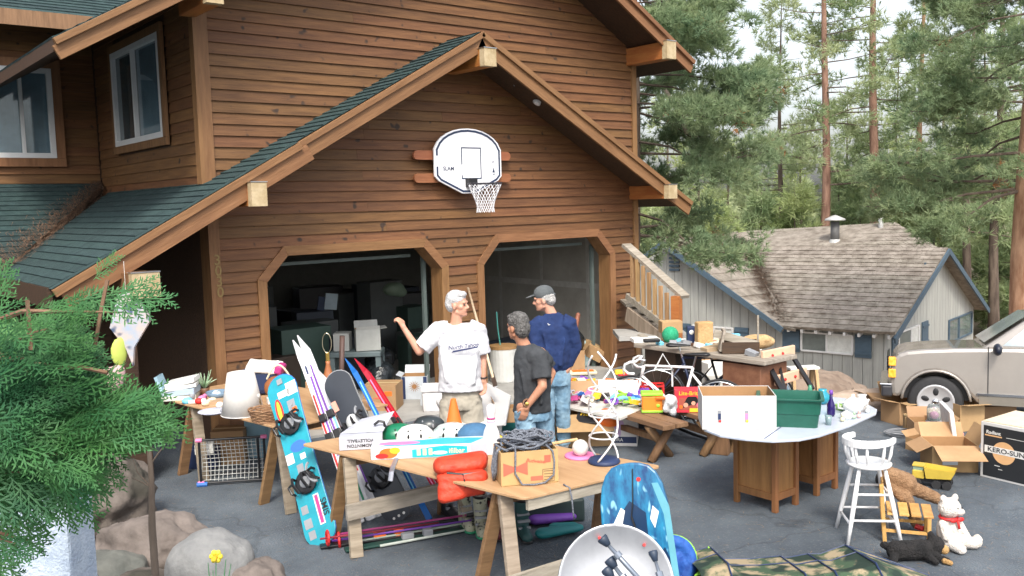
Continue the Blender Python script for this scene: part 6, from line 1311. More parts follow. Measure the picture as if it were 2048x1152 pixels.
# ------------------------------------------------------------------ benches with toys
ZB_ = .42
bl_ = wood('bench_lumber', (.13, .065, .035), (.25, .135, .075), s=(.8, 9, 9))
def bench(label, pa, pb, wd, zt, group):
    A_, B_ = at(*pa, zt), at(*pb, zt); d_ = (B_-A_); L_ = d_.length; t = thing('bench', label, 'bench', (A_.x, A_.y, 0), math.atan2(d_.y, d_.x), group)
    for s in (-.5, .5): MB().box((L_/2, s*wd/2, zt-.025), (L_, wd/2-.01, .05)).build('plank', bl_, t, bevel=.006)
    for x in (.25, L_-.25):
        for s in (-1, 1): o = MB(); o.tube([(x+.03*s, -s*wd*.45, 0), (x+.03*s, s*wd*.40, zt-.055)], .045, 8); o.build('log_leg', brownleg, t, smooth=True)
    MB().beam((.25, 0, zt*.5), (L_-.25, 0, zt*.5), .06, .06).build('stretcher', brownleg, t); return t
GBn = 'low log legged benches covered with toys'
bench('low log legged bench ending below the orange and green toy box', (1095, 772), (1352, 848), .34, ZB_, GBn)
bench('low log legged bench ending below the red light peg box', (1200, 760), (1455, 838), .34, ZB_, GBn)
tt = MB(); tp_ = at(1080, 800, .44); 
q_ = [at(1108, 808, .425), at(1112, 760, .425), at(1290, 757, .425), at(1312, 806, .425), at(1240, 836, .425)]; c_q = sum(q_, Vector())/5; MB().prism([(p.x-c_q.x, p.y-c_q.y) for p in q_], -.03, 0).build('white_board', C('white_board', (.56, .54, .50), .6), None, loc=(c_q.x, c_q.y, .4255), bevel=.004, label='wide white board under the toy heap with its edge jutting left', cat='board')
MB().box((0, 0, .19), (.5, .4, .38)).build('support_crate', darkwood, None, loc=(c_q.x-.1, c_q.y+.15, 0), rot=(0, 0, IR), label='dark crate propping up the white board under the toy heap', cat='crate')
# toy heap: many separate toys
used_l = {}; rd = random.Random(17); tcol = [RED, ORG, YEL, PNK, PUR, LBL, PAP, GRY, BLU, CRM, flatcol('dusty_pink', (.55, .30, .35)), flatcol('silver_grey', (.42, .42, .45)), MAG, LIM, black]
tname = {id(RED): 'red', id(ORG): 'orange', id(YEL): 'yellow', id(PNK): 'pink', id(PUR): 'purple', id(LBL): 'light blue', id(PAP): 'white', id(GRY): 'dark grey', id(BLU): 'blue', id(CRM): 'cream', id(tcol[10]): 'dusty pink', id(tcol[11]): 'silver grey', id(MAG): 'crimson', id(LIM): 'lime', id(black): 'black'}
where = ['beside the man in navy', 'in front of the garage pillar', 'in the middle of the heap', 'near the white bicycle', 'behind the open carton']
for k in range(128):
    u = rd.random(); px = 1128+u*162+rd.uniform(-8, 8); py = 764+rd.random()*36+u*12; z = ZB_+.008+(rd.random()*.07 if k > 60 else 0); sz = rd.uniform(.035, .085); mt = rd.choice(tcol); kind_ = rd.choice(['block', 'doll', 'ring', 'car'])
    m = MB()
    if kind_ == 'block': m.box((0, 0, sz*.4), (sz*2, sz*1.2, sz*.8), rot=(rd.uniform(-.4, .4), rd.uniform(-.4, .4), 0))
    elif kind_ == 'doll': m.limb((-sz, 0, sz*.4), (sz, 0, sz*.4), sz*.35, sz*.25, n=8); m.ell((sz*1.4, 0, sz*.45), sz*.38, n=8)
    elif kind_ == 'ring': m.tube([(sz*math.cos(a), sz*math.sin(a), sz*.3+.3*sz*math.sin(a*2)) for a in [i*2*PI/14 for i in range(15)]], sz*.22, 6, cap=False)
    else: m.box((0, 0, sz*.45), (sz*2.2, sz, sz*.5)); m.box((-.1*sz, 0, sz*.85), (sz*1.1, sz*.8, sz*.4)); 
    w = where[min(int(u*5), 4)]; 
    if kind_ == 'car':
        for a in (-.7, .7):
            for b in (-.5, .5): m.cyl((a*sz, b*sz-.01, sz*.22), (a*sz, b*sz+.01, sz*.22), sz*.22, n=8)
    nm = {'block': 'toy_block', 'doll': 'toy_doll', 'ring': 'toy_ring', 'car': 'toy_car'}[kind_]
    nx_ = used_l.get((tname[id(mt)], nm, w), 0); used_l[(tname[id(mt)], nm, w)] = nx_+1
    m.build(nm, mt, None, loc=at(px, py, z), rot=(0, 0, rd.uniform(0, 6)), smooth=kind_ in ('doll', 'ring'), label='%s %s %s in the toy heap %s' % (['small', 'second small', 'third small', 'fourth small', 'fifth small', 'sixth small', 'seventh small'][nx_], tname[id(mt)], nm.replace('_', ' '), w), cat='toy', group='small %s toys in the heap %s' % (tname[id(mt)], w))
t = item('game_tray', 'flat orange and cream game tray on the apron behind the toy heap', 'game', 1166, 748, .42, .05); MB().box((0, 0, .02), (.36, .18, .04)).build('tray', CRM, t, bevel=.01); MB().box((0, 0, .042), (.28, .12, .008)).build('board', ORG, t); MB().box((0, -.02, -.2), (.3, .15, .38)).build('stand', GRY, t)
t = item('toy_raceway', 'long orange and black toy ramp lying over the toy heap', 'toy', 1245, 768, .52, -.32); MB().box((0, 0, .03), (.48, .10, .03), rot=(0, .05, 0)).build('ramp', ORG, t, bevel=.008); MB().box((.02, -.02, -.02), (.46, .12, .04)).build('ramp_base', black, t, bevel=.008)
for k in range(5): MB().box((-.18+.09*k, -.06, .045), (.02, .02, .05)).build('guard', ORG, t)
t = item('toy_digger', 'yellow and red toy digger in front of the house corner', 'toy', 1240, 752, .50); MB().box((0, 0, .05), (.13, .08, .06)).build('digger_body', YEL, t, bevel=.015); MB().box((.05, 0, .02), (.16, .09, .03)).build('digger_tracks', RED, t, bevel=.01)
t = item('toy_basket', 'red openwork toy crate on the bench behind the orange toy box', 'toy crate', 1300, 790, .43, -.1)
m = MB(); m.box((0, 0, .01), (.30, .18, .01))
for x in (-.15, -.075, 0, .075, .15): m.box((x, -.09, .06), (.02, .01, .12)); m.box((x, .09, .06), (.02, .01, .12))
for z_ in (.02, .12): m.box((0, -.09, z_), (.32, .012, .02)); m.box((0, .09, z_), (.32, .012, .02)); m.box((-.155, 0, z_), (.012, .17, .02)); m.box((.155, 0, z_), (.012, .17, .02))
m.build('crate_body', RED, t)
t = item('toy_chest', 'orange toy box with a lime green lid and base on the bench end', 'toy box', 1309, 828, ZB_+.005, -.08); t.location = at(1306, 826, ZB_+.003)+ir((0, .07, 0))
MB().box((0, 0, .10), (.215, .15, .16), taper=1.0).build('chest_body', flatcol('chest_orange', (.75, .22, .02)), t, bevel=.012); MB().box((0, 0, .20), (.235, .17, .035)).build('lid', LIM, t, bevel=.012); MB().box((0, 0, .015), (.23, .165, .025)).build('chest_base', LIM, t, bevel=.008)
MB().box((.085, -.085, .165), (.10, .04, .03)).build('latch', ORG, t, bevel=.008); MB().ell((.06, -.078, .08), (.02, .008, .02)).build('button', LIM, t)
m = MB()
for k in range(9): m.ell((rd.uniform(-.07, .07), rd.uniform(-.04, .04), .03+rd.uniform(0, .16)), (.05, .04, .05), n=8)
m.build('plastic_bag', C('pale_plastic_bag', (.42, .46, .48), .3, rgb2=(.66, .66, .68), scale=25, bump=.5), None, loc=at(1345, 830, ZB_), remesh=.014, sm=2, label='clear plastic bag of small toys between the orange box and the red light peg box', cat='bag')
t = item('light_peg_box', 'red and yellow light peg toy box with black rays on its front', 'toy box', 1392, 826, ZB_+.004, -.12); t.location = at(1380, 826, ZB_+.002)+ir((.02, .10, 0))
w_, d_, h_ = .33, .17, .245; MB().box((0, 0, h_/2), (w_, d_, h_)).build('box_body', flatcol('box_red', (.62, .03, .05)), t, bevel=.003); F = face(t, 'f', w_, d_, h_)
lettering(t, 'Lite-Brite', .062, F @ Matrix.Translation((-.01, .085, .002)), YEL, sx=.95); printed(t, rect(.0, -.03, .24, .13), F, flatcol('photo_rust', (.35, .08, .05)), z=.001); printed(t, [(-.10, -.08), (-.03, .05), (.06, .05), (.13, -.08), (.03, -.03)], F, black, z=.002); printed(t, rect(.06, -.095, .14, .04), F, YEL, z=.003)
printed(t, disc(-.05, -.04, .025), F, flatcol('peach', (.65, .32, .22)), z=.003); printed(t, disc(.03, -.02, .022), F, MAT['peach'], z=.003); printed(t, disc(.09, -.04, .03), F, flatcol('rose', (.60, .15, .2)), z=.003); printed(t, disc(-.10, -.06, .02), F, ORG, z=.003)
Rr = face(t, 'r', w_, d_, h_)
for k in range(3): printed(t, rect(-.04+.04*k, 0, .018, .19), Rr, YEL, z=.0015)
# open cartons in front of the benches
t = carton('large open brown carton holding a black and yellow game case', at(1165, 893, 0)+ir((.02, .20, 0)), (.62, .42, .36), .0, flaps=[(0, -28, .28), (2, 62, .30), (3, 10, .25)])
t = thing('game_case', 'black game case with yellow letters inside the open brown carton', 'game', at(1172, 845, .30), IR-.35); MB().box((0, .08, .04), (.24, .20, .05), rot=(.6, 0, 0)).build('case', black, t, bevel=.006); lettering(t, 'Hero', .075, Matrix.Translation((0, .075, .075)) @ Matrix.Rotation(.6, 4, 'X'), YEL)
MB().lathe([(.10, 0), (.13, .05), (.10, .12), (.01, .15)], 16).build('orange_pail', ORG, None, loc=at(1212, 845, .28), rot=(.5, 0, 0), smooth=True, label='round orange plastic pail standing in the open brown carton', cat='pail')
t = carton('white printed open carton with a lilac flower and a navy band', at(1238, 890, 0)+ir((.0, .16, 0)), (.46, .40, .42), -.18, mat=flatcol('white_card', (.70, .68, .66)), flaps=[(2, 65, .24), (3, 30, .18)])
F = face(t, 'f', .46, .40, .42); printed(t, rect(0, -.14, .45, .07), F, NAV); printed(t, disc(.03, .03, .06), F, flatcol('lilac_print', (.55, .38, .62))); printed(t, disc(.03, -.06, .025, ry=.05), F, MAT['lilac_print']); lettering(t, 'FLORA', .05, F @ Matrix.Translation((0, -.14, .002)), PAP)
# dark basket of shoes, trailing hose under the bench
m = MB()
for k in range(10): m.ell((rd.uniform(-.3, .3), rd.uniform(-.12, .12), .04+rd.uniform(0, .05)), (.11, .045, .045), n=8)
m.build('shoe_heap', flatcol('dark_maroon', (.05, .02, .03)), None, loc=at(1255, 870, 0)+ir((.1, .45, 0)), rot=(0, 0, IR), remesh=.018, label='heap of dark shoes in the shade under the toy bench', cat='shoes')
m = MB(); m.tube([at(1340, 850, .12), at(1385, 868, .05), at(1420, 880, .02), at(1450, 886, .02)], .018, 8); m.build('black_hose', black, None, smooth=True, label='thick black hose trailing from under the second bench', cat='hose')
t = thing('wooden_stump_stool', 'rough brown wooden block stool left of the desk', 'stool', at(1455, 915, 0)+Vector((.05, .15, 0)), IR-.5); MB().box((0, 0, .18), (.22, .10, .36)).build('side_board', brownleg, t, bevel=.008); MB().box((.11, .12, .15), (.14, .06, .30)).build('back_board', brownleg, t, bevel=.006); MB().box((.06, .06, .20), (.2, .16, .04)).build('cross_board', pinew, t)
# ------------------------------------------------------------------ far board table by the stairs
zt = .90; A_, B_ = at(1268, 686, zt), at(1530, 722, zt); d_ = (B_-A_); L_ = d_.length; t = thing('plank_table', 'grey weathered plank laid across two cabinets below the outside stairs', 'table', (A_.x, A_.y, 0), math.atan2(d_.y, d_.x))
MB().box((L_/2, .30, zt-.03), (L_, .62, .05)).build('plank', greywoodh, t, bevel=.008); MB().box((.38, .30, .43), (.50, .5, .83)).build('dark_cabinet', C('dark_cabinet', (.03, .018, .012), .4, var=.2), t, bevel=.01); MB().box((L_-.34, .28, .42), (.52, .5, .80)).build('brown_cabinet', C('brown_cabinet', (.16, .065, .035), .6, rgb2=(.24, .11, .06), scale=10), t, bevel=.01)
def onT(px, py, z=0): return at(px, py, zt-.004+z)
carton('small tan carton on the plank table at the foot of the stair post', onT(1345, 668)+ir((0, .15, 0)), (.28, .2, .16), .1)
t = thing('green_ball', 'green ball on a dark stick standing in front of the plank table', 'ball', at(1341, 690, .86), IR); MB().ell((.0, 0, .13), .105, n=20).build('ball', C('felt_green', (.01, .26, .12), .9, rgb2=(.04, .38, .20), scale=40, bump=.5), t, smooth=True); MB().tube([(-.02, 0, .04), (-.08, -.02, -.12), (-.16, -.04, -.30)], .022, 8).build('stick', black, t)
t = thing('paper_bag', 'crumpled brown paper bag standing on the plank table', 'bag', onT(1408, 692), IR+.2); m = MB(); m.box((0, .0, .15), (.20, .12, .30)); m.build('bag_body', C('kraft_paper', (.40, .24, .10), .85, rgb2=(.52, .34, .16), scale=8, bump=.6), t, bevel=.015)
MB().box((.12, -.03, .04), (.06, .02, .05)).build('red_tag', RED, t)
for i, (px, py, w_, d2, h_, mt, r_, lb) in enumerate(((1290, 683, .34, .22, .05, PAP, .1, 'white papers at the left end of the plank table'), (1380, 684, .30, .2, .03, PAP, -.2, 'white sheet of paper between the green ball and the paper bag'), (1355, 690, .2, .14, .03, GRY, .3, 'grey tray behind the green ball'), (1440, 690, .34, .16, .07, CRM, .35, 'long cream box right of the paper bag'), (1432, 700, .34, .14, .06, flatcol('kraft_tube', (.38, .28, .18)), .4, 'tan rolled board leaning by the cream box'), (1470, 672, .12, .08, .03, LBL, 0, 'little blue tin behind the tool box'))):
    MB().box((0, 0, h_/2), (w_, d2, h_), rot=(0, 0, 0)).build(['paper_stack', 'paper_sheet', 'tray', 'long_box', 'rolled_board', 'tin'][i], mt, None, loc=onT(px, py), rot=(0, -.12 if i in (3, 4) else 0, IR+r_), bevel=.006, label=lb, cat=['paper', 'paper', 'tray', 'box', 'board', 'tin'][i])
MB().box((0, 0, .02), (.20, .08, .04)).build('black_clamp', black, None, loc=onT(1303, 684, .05), rot=(0, 0, IR+.1), bevel=.01, label='small black clamp on the white papers', cat='clamp')
t = thing('speaker_box', 'small black and grey radio beside the paper bag', 'radio', onT(1385, 690), IR); MB().box((0, .1, .11), (.10, .09, .22)).build('radio_body', NAV, t, bevel=.01); MB().ell((0, .05, .15), (.03, .01, .03)).build('dial', PAP, t)
t = thing('tool_box', 'open weathered wooden tool tray with a raised handle on the plank table', 'tool box', onT(1480, 706), IR-.12)
m = MB(); m.box((0, .05, .02), (.42, .24, .03)); m.box((0, -.07, .07), (.42, .02, .13)); m.box((0, .17, .07), (.42, .02, .13)); m.build('tray', darkwood, t); MB().box((-.05, .05, .16), (.50, .03, .09), rot=(0, .28, 0)).build('handle_board', greywoodh, t); MB().box((-.2, .05, .15), (.03, .2, .25), rot=(0, .2, 0)).build('end_board', greywoodh, t)
MB().box((.21, .05, .22), (.02, .03, .42)).build('upright', greywoodh, t)
t = thing('straw_basket', 'tan straw basket heaped with rags at the right end of the plank table', 'basket', onT(1520, 700), IR); m = MB(); m.ell((0, .12, .08), (.22, .14, .09)); m.ell((.05, .05, .12), (.10, .08, .06)); m.build('basket_body', C('straw', (.42, .26, .12), .8, rgb2=(.60, .42, .22), scale=18, bump=.6), t, remesh=.018)
for k in range(16):
    px = 1290+k*14+rd.uniform(-4, 4); py = 672+(px-1285)*.12+rd.uniform(0, 14); m = MB(); q = rd.uniform(.03, .07); m.box((0, 0, q*.5), (q*2.2, q*1.4, q)); mt = rd.choice([PAP, CRM, GRY, BRN, greywoodh, card, LBL]); side_w = 'left' if px < 1390 else 'right'
    m.build('bric_a_brac', mt, None, loc=onT(px, py), rot=(rd.uniform(-.2, .2), rd.uniform(-.3, .3), rd.uniform(0, 3)), bevel=.004, label='%s household oddment lying %s on the plank table' % (tname.get(id(mt), 'drab'), ['at the very left end', 'beside the white papers', 'just right of the white papers', 'below the small tan carton', 'left of the green ball', 'behind the green ball', 'right of the green ball', 'left of the black radio', 'at the foot of the black radio', 'below the paper bag', 'right of the paper bag', 'in front of the cream box', 'at the end of the cream box', 'left of the tool tray', 'in the tool tray', 'by the straw basket'][k]), cat='oddment', group='household oddments on the %s half of the plank table' % side_w)
# ------------------------------------------------------------------ bicycles
def bike(label, org, rz, paintm, barm, drop, sc=1.0, roll=0):
    t = thing('bicycle', label, 'bicycle', org, rz, 'bicycles standing between the toys and the plank table', rot=(roll, 0, rz)); t.scale = (sc, sc, sc)
    def wheel(x):
        w = MB(); w.tube([(x+.33*math.cos(a), 0, .34+.33*math.sin(a)) for a in [i*2*PI/36 for i in range(37)]], .014, 8, cap=False); wo = w.build('wheel', blackm, t, smooth=True)
        r = MB(); r.tube([(x+.31*math.cos(a), 0, .34+.31*math.sin(a)) for a in [i*2*PI/36 for i in range(37)]], .008, 6, cap=False); r.build('rim', metal, wo); s = MB()
        for k in range(18): a = k*2*PI/18; s.tube([(x, .02*(-1)**k, .34), (x+.31*math.cos(a), 0, .34+.31*math.sin(a))], .0012, 3)
        s.build('spokes', metal, wo); MB().cyl((x, -.04, .34), (x, .04, .34), .018).build('hub', metal, wo)
    wheel(-.50); wheel(.50)
    BBk, HT, HB, ST = (.06, 0, .29), (-.36, 0, .80), (-.39, 0, .68), (.20, 0, .80)
    f = MB()
    for a_, b_, r_ in ((HT, ST, .015), (HB, BBk, .017), (BBk, ST, .016), (HB, HT, .019)): f.tube([a_, b_], r_, 8)
    for s in (-1, 1): f.tube([(.18, s*.015, .74), (.50, s*.05, .34)], .009, 6); f.tube([(.06, s*.03, .29), (.50, s*.05, .34)], .010, 6); f.tube([(-.395, s*.03, .66), (-.43, s*.045, .50), (-.50, s*.045, .34)], .011, 6)
    f.build('bicycle_frame', paintm, t, smooth=True); m = MB(); m.tube([(.20, 0, .80), (.235, 0, .93)], .012, 8); m.build('seat_post', metal, t)
    m = MB(); m.limb((.12, 0, .945), (.34, 0, .955), .022, .055, sq=((0, 0, 1), .45)); m.build('saddle', black, t, smooth=True)
    MB().tube([HT, (-.345, 0, .86), (-.42, 0, .87)], .013, 8).build('stem', metal, t)
    for s in (-1, 1):
        if drop: MB().tube([(-.42, 0, .87), (-.42, s*.18, .87), (-.47, s*.205, .87), (-.53, s*.21, .84), (-.54, s*.21, .78), (-.49, s*.21, .74), (-.42, s*.21, .74)], .016, 8).build('drop_bar', barm, t, smooth=True); MB().tube([(-.53, s*.21, .86), (-.56, s*.21, .80), (-.54, s*.21, .72)], .007, 6).build('brake_lever', metal, t)
        else: MB().tube([(-.42, 0, .87), (-.41, s*.2, .89), (-.33, s*.31, .90)], .012, 8).build('handlebar', barm, t, smooth=True)
    cw = MB(); cw.tube([(.06+.09*math.cos(a), -.05, .29+.09*math.sin(a)) for a in [i*2*PI/20 for i in range(21)]], .006, 6, cap=False); cw.tube([(.06, -.06, .29), (.14, -.07, .15)], .009, 6); cw.tube([(.06, .06, .29), (-.02, .07, .43)], .009, 6); cw.build('crank', metal, t); m = MB(); m.box((.14, -.12, .15), (.08, .09, .02)); m.box((-.02, .12, .43), (.08, .09, .02)); m.build('pedals', black, t)
    return t
b0 = at(1345, 835, 0)
bike('white road bicycle with taped drop handlebars beside the toy bench', atD(1352, 858, 10.35).xy.to_3d(), IR-.38, C('bike_white', (.72, .70, .70), .25, var=.02), white, True)
bike('navy bicycle behind the white one with its black saddle under the plank table', atD(1400, 850, 10.9).xy.to_3d(), IR-.15+PI, flatcol('bike_navy', (.02, .03, .07), rough=.3), black, False)
bike('dark bicycle furthest right with its saddle near the brown cabinet', atD(1455, 830, 11.0).xy.to_3d(), IR+PI-.3, black, black, False, sc=.92)
# little white triangular frame (walker) on the bench
t = thing('kick_scooter_frame', 'small white triangular tube frame standing behind the white bicycle', 'frame', atD(1326, 748, 9.9), IR)
MB().tube([(-.09, 0, .05), (0, 0, .22), (.10, 0, .05), (-.09, 0, .05)], .010, 6, cap=False).build('tubes', white, t); MB().tube([(.10, 0, .05), (.10, 0, -.14)], .010, 6).build('leg', white, t); MB().tube([(.10, -.05, .05), (.10, .05, .05)], .012, 6).build('axle', metal, t)
# white bags and boxes on the ground behind the desk
for i, (px, py, dm, mt, rz_, lb) in enumerate(((1440, 800, (.34, .26, .22), PAP, .3, 'white carton with its lid up behind the red light peg box'), (1455, 812, (.42, .3, .12), flatcol('eggshell', (.66, .64, .60)), -.1, 'flat white box behind the large open white carton'), (1530, 800, (.5, .3, .16), flatcol('pale_peach_box', (.66, .54, .46)), -.15, 'pale peach box of linens left of the folding steps'), (1500, 760, (.42, .28, .2), PAP, .2, 'white box of clothes in front of the brown cabinet'))):
    carton(lb, at(px, py, 0)+ir((0, .3, 0)), (dm[0], dm[1], dm[2]+.25), rz_, mat=mt, tape=False)
m = MB()
for k in range(12): m.ell((rd.uniform(-.25, .25), rd.uniform(-.1, .1), rd.uniform(.0, .10)), (.10, .07, .05), n=8)
m.build('blue_clothes', C('blue_cloth', (.12, .20, .28), .9, rgb2=(.32, .38, .44), scale=10), None, loc=at(1560, 790, .30), rot=(0, 0, IR), remesh=.018, label='pile of grey blue clothes left of the dark folding steps', cat='clothes')
m = MB()
for k in range(10): m.ell((rd.uniform(-.18, .18), rd.uniform(-.1, .1), rd.uniform(.0, .08)), (.08, .06, .045), n=8)
m.build('pink_clothes', C('pink_cloth', (.50, .38, .44), .9, rgb2=(.70, .66, .68), scale=10), None, loc=at(1520, 776, .45), rot=(0, 0, IR), remesh=.018, label='pile of pink and white clothes on the pale peach box', cat='clothes')
for i, (px, py, mt) in enumerate(((1478, 745, CRM), (1440, 765, card), (1470, 770, black), (1405, 765, card))): carton(['cream carton under the plank table between the two cabinets', 'brown carton behind the navy bicycle', 'black case behind the dark bicycle', 'brown carton under the middle of the plank table'][i], at(px, py, 0)+ir((0, .45, 0)), (.32, .28, .28), .2*i, mat=mt, tape=False)
# folding steps with two pale treads and a sawhorse stool
t = thing('step_ladder', 'black folding step frame with two pale wooden treads leaning right of the plank table', 'step ladder', (0, 0, 0)); p0, p1 = at(1600, 810, 0), atD(1535, 712, 10.6)
pa0, pa1 = atD(1575, 800, 9.9), atD(1527, 712, 10.3); pb0, pb1 = atD(1625, 778, 10.2), atD(1578, 700, 10.6)
MB().beam(pa0, pa1, .06, .03).build('side_rail', black, t); MB().beam(pb0, pb1, .05, .03).build('side_rail', black, t); MB().beam(pa0+Vector((.02, .02, 0)), pa1.lerp(pb1, .5), .03, .03).build('brace', black, t)
tw_ = flatcol('pale_tread', (.66, .44, .30), rough=.6)
for (q0, q1, hh) in (((1524, 713), (1588, 700), .12), ((1550, 762), (1612, 744), .12)):
    a_, b_ = atD(*q0, 10.15), atD(*q1, 10.5); o = MB(); o.beam(a_, b_, .04, hh); o.build('tread', tw_, t, bevel=.01)
    for q in (.3, .62): MB().ell(a_.lerp(b_, q)-FWD*.03+Vector((0, 0, -.01)), (.018, .018, .018), n=8).build('red_knob', RED, t)
t = thing('small_trestle', 'small pine trestle stool right of the folding steps', 'stool', atD(1605, 790, 11.0).xy.to_3d(), IR+.1); MB().box((0, 0, .62), (.36, .16, .03)).build('seat', PAP, t, bevel=.004)
for x in (-.14, .14):
    for s in (-1, 1): MB().beam((x*1.15, s*.16, 0), (x, s*.05, .60), .06, .035, up=(1, 0, 0)).build('leg', pinew, t)
m = MB(); m.box((0, 0, .3), (.3, .3, .5)); 
# ------------------------------------------------------------------ right hand cartons
GC = None
carton('tan carton with raised flaps standing furthest back on the asphalt', at(1815, 852, 0)+ir((0, .2, 0)), (.30, .30, .27), .35, flaps=[(0, -5, .12), (1, 35, .18), (2, 70, .2), (3, 12, .16)])
carton('tan carton in front of the wagon wheel with a tall back flap', at(1885, 838, 0)+ir((0, .3, 0)), (.44, .3, .26), -.2, flaps=[(2, 75, .2), (0, -20, .15)])
t = carton('low tan carton under the glass jar', at(1868, 882, 0)+ir((0, .15, 0)), (.36, .28, .20), -.15, flaps=[(1, 20, .12), (2, 60, .12)]) 
carton('wide tan carton with its long flap raised behind the white sheet', at(1915, 850, 0)+ir((.05, .2, 0)), (.52, .34, .24), .06, flaps=[(2, 62, .24), (3, -30, .12), (0, 8, .15)])
t = carton('open tan carton with a floppy front flap beside the black printed carton', at(1915, 945, 0)+ir((0, .18, 0)), (.42, .36, .26), -.12, flaps=[(0, -18, .26), (3, -25, .16), (1, 60, .18), (2, 50, .16)])
MB().box((0, 0, 0), (.14, .01, .05)).build('silver_tape', metal, t, loc=(-.05, -.183, .10))
carton('square tan carton between the low one and the white sheet', at(1898, 880, 0)+ir((.0, .22, 0)), (.28, .25, .22), .1)
m = MB(); m.box((0, 0, .26), (.04, .5, .50)); m.build('foam_sheet', C('foam_white', (.70, .68, .68), .8), None, loc=at(1940, 930, 0)+ir((.0, .35, 0)), rot=(.0, -.14, IR-.25), bevel=.006, label='white foam sheet leaning on the left side of the large black printed carton', cat='foam sheet')
t = thing('lamp_jar', 'clear glass jar holding something pink on the low tan carton', 'jar', at(1868, 842, .22), IR); MB().lathe([(.06, 0), (.075, .02), (.075, .14), (.055, .18), (.05, .18), (.068, .14), (.068, .02), (.05, .01)], 22).build('jar_body', clearg, t, smooth=True); MB().ell((0, 0, .06), (.05, .05, .045)).build('pink_filling', PNK, t, smooth=True); MB().lathe([(.08, -.02), (.085, 0), (.05, .01)], 20).build('jar_base', GRY, t, smooth=True)
w_, d_, h_ = .52, .62, .53
t = carton('large white heater carton with a black printed side showing an orange disc', at(1962, 957, 0), (w_, d_, h_), 0, mat=C('white_carton', (.72, .71, .69)), name='heater_carton', tape=False)
q0, q1 = at(1960, 952, 0), at(2060, 976, 0); d2 = (q1-q0).normalized(); ang2 = math.atan2(d2.y, d2.x); t.rotation_euler = (0, 0, ang2); R2_ = Matrix.Rotation(ang2, 3, 'Z'); t.location = q0+R2_ @ Vector((w_/2, d_/2, 0))
F = face(t, 'f', w_, d_, h_); printed(t, rect(.01, -.005, w_-.035, h_-.05), F, flatcol('carton_black', (.02, .022, .025), rough=.5), z=.001)
odisc = flatcol('carton_orange', (.72, .42, .20)); printed(t, disc(-.04, .0, .105, 32), F, odisc, z=.002); printed(t, rect(-.02, .015, .40, .065), F, PAP, z=.003); lettering(t, 'KERO-SUN', .062, F @ Matrix.Translation((-.02, .015, .0035)), MAT['carton_black'], sx=1.15)
lettering(t, 'Radiant', .045, F @ Matrix.Translation((-.14, .175, .002)), PAP); printed(t, rect(-.14, .145, .16, .012), F, odisc, z=.002); printed(t, rect(.08, .15, .20, .004), F, PAP, z=.002); printed(t, rect(-.10, -.13, .05, .006), F, PAP, z=.002); printed(t, rect(-.07, -.16, .04, .005), F, PAP, z=.002)
MB().box((.0, .0, .006), (.50, .60, .010), rot=(0, 0, .03)).build('loose_top_sheet', CRM, t, loc=(0, 0, h_))
m = MB()
for k in range(4): m.tube([(.14*math.cos(a)*(1+.15*k), .09*math.sin(a)*(1+.1*k), .015+.012*k+.006*math.sin(a*3+k)) for a in [i*2*PI/24 for i in range(25)]], .006, 6, cap=False)
m.build('cable_coil', GRY, None, loc=at(1805, 872, 0), rot=(0, 0, IR), smooth=True, label='coil of grey cable lying on the asphalt left of the low tan carton', cat='cable')
m = MB(); m.box((0, 0, .008), (.7, .36, .012)); m.build('cardboard_sheet', card, None, loc=at(1800, 800, .18)+Vector((0, 0, .02)), rot=(.05, .04, IR-.1), label='flat cardboard sheet lying on the pale mound in front of the wagon bumper', cat='cardboard')
# toy truck
t = item('toy_dump_truck', 'yellow toy dump truck with black tyres behind the teddy bear', 'toy truck', 1862, 972, 0, -.55); t.scale = (.86, .86, .86); yl = flatcol('toy_yellow', (.55, .40, .06), rough=.4)
MB().box((0, 0, .075), (.40, .13, .035)).build('chassis', black, t); MB().box((-.12, 0, .13), (.12, .14, .09)).build('cab', yl, t, bevel=.01); MB().box((-.12, 0, .19), (.10, .12, .05)).build('cab_window', flatcol('toy_window', (.25, .35, .25), rough=.1), t); MB().box((-.12, 0, .222), (.12, .14, .012)).build('cab_roof', yl, t)
m = MB(); m.add([(-.04, -.09, .10), (.20, -.09, .12), (.24, -.10, .20), (-.06, -.10, .22), (-.04, .09, .10), (.20, .09, .12), (.24, .10, .20), (-.06, .10, .22)], [(0, 1, 2, 3), (7, 6, 5, 4), (0, 4, 5, 1), (0, 3, 7, 4), (1, 5, 6, 2)]); m.build('dump_bed', yl, t)
for x in (-.13, .06, .16):
    for s in (-1, 1): MB().tube([(x, s*.06, .045), (x, s*.10, .045)], .045, 14).build('wheel', blackm, t, smooth=False)
t = item('toy_tractor', 'yellow toy tractor wheel and body seen through the legs of the white stool', 'toy truck', 1770, 975, 0, .2); MB().tube([(0, -.04, .075), (0, .04, .075)], .075, 20).build('wheel', blackm, t); MB().tube([(0, -.045, .075), (0, .045, .075)], .04, 16).build('wheel_rim', yl, t); MB().box((.10, .06, .10), (.2, .1, .06)).build('tractor_body', yl, t, bevel=.01); MB().tube([(.14, -.04, .05), (.14, .04, .05)], .05, 16).build('wheel', blackm, t)
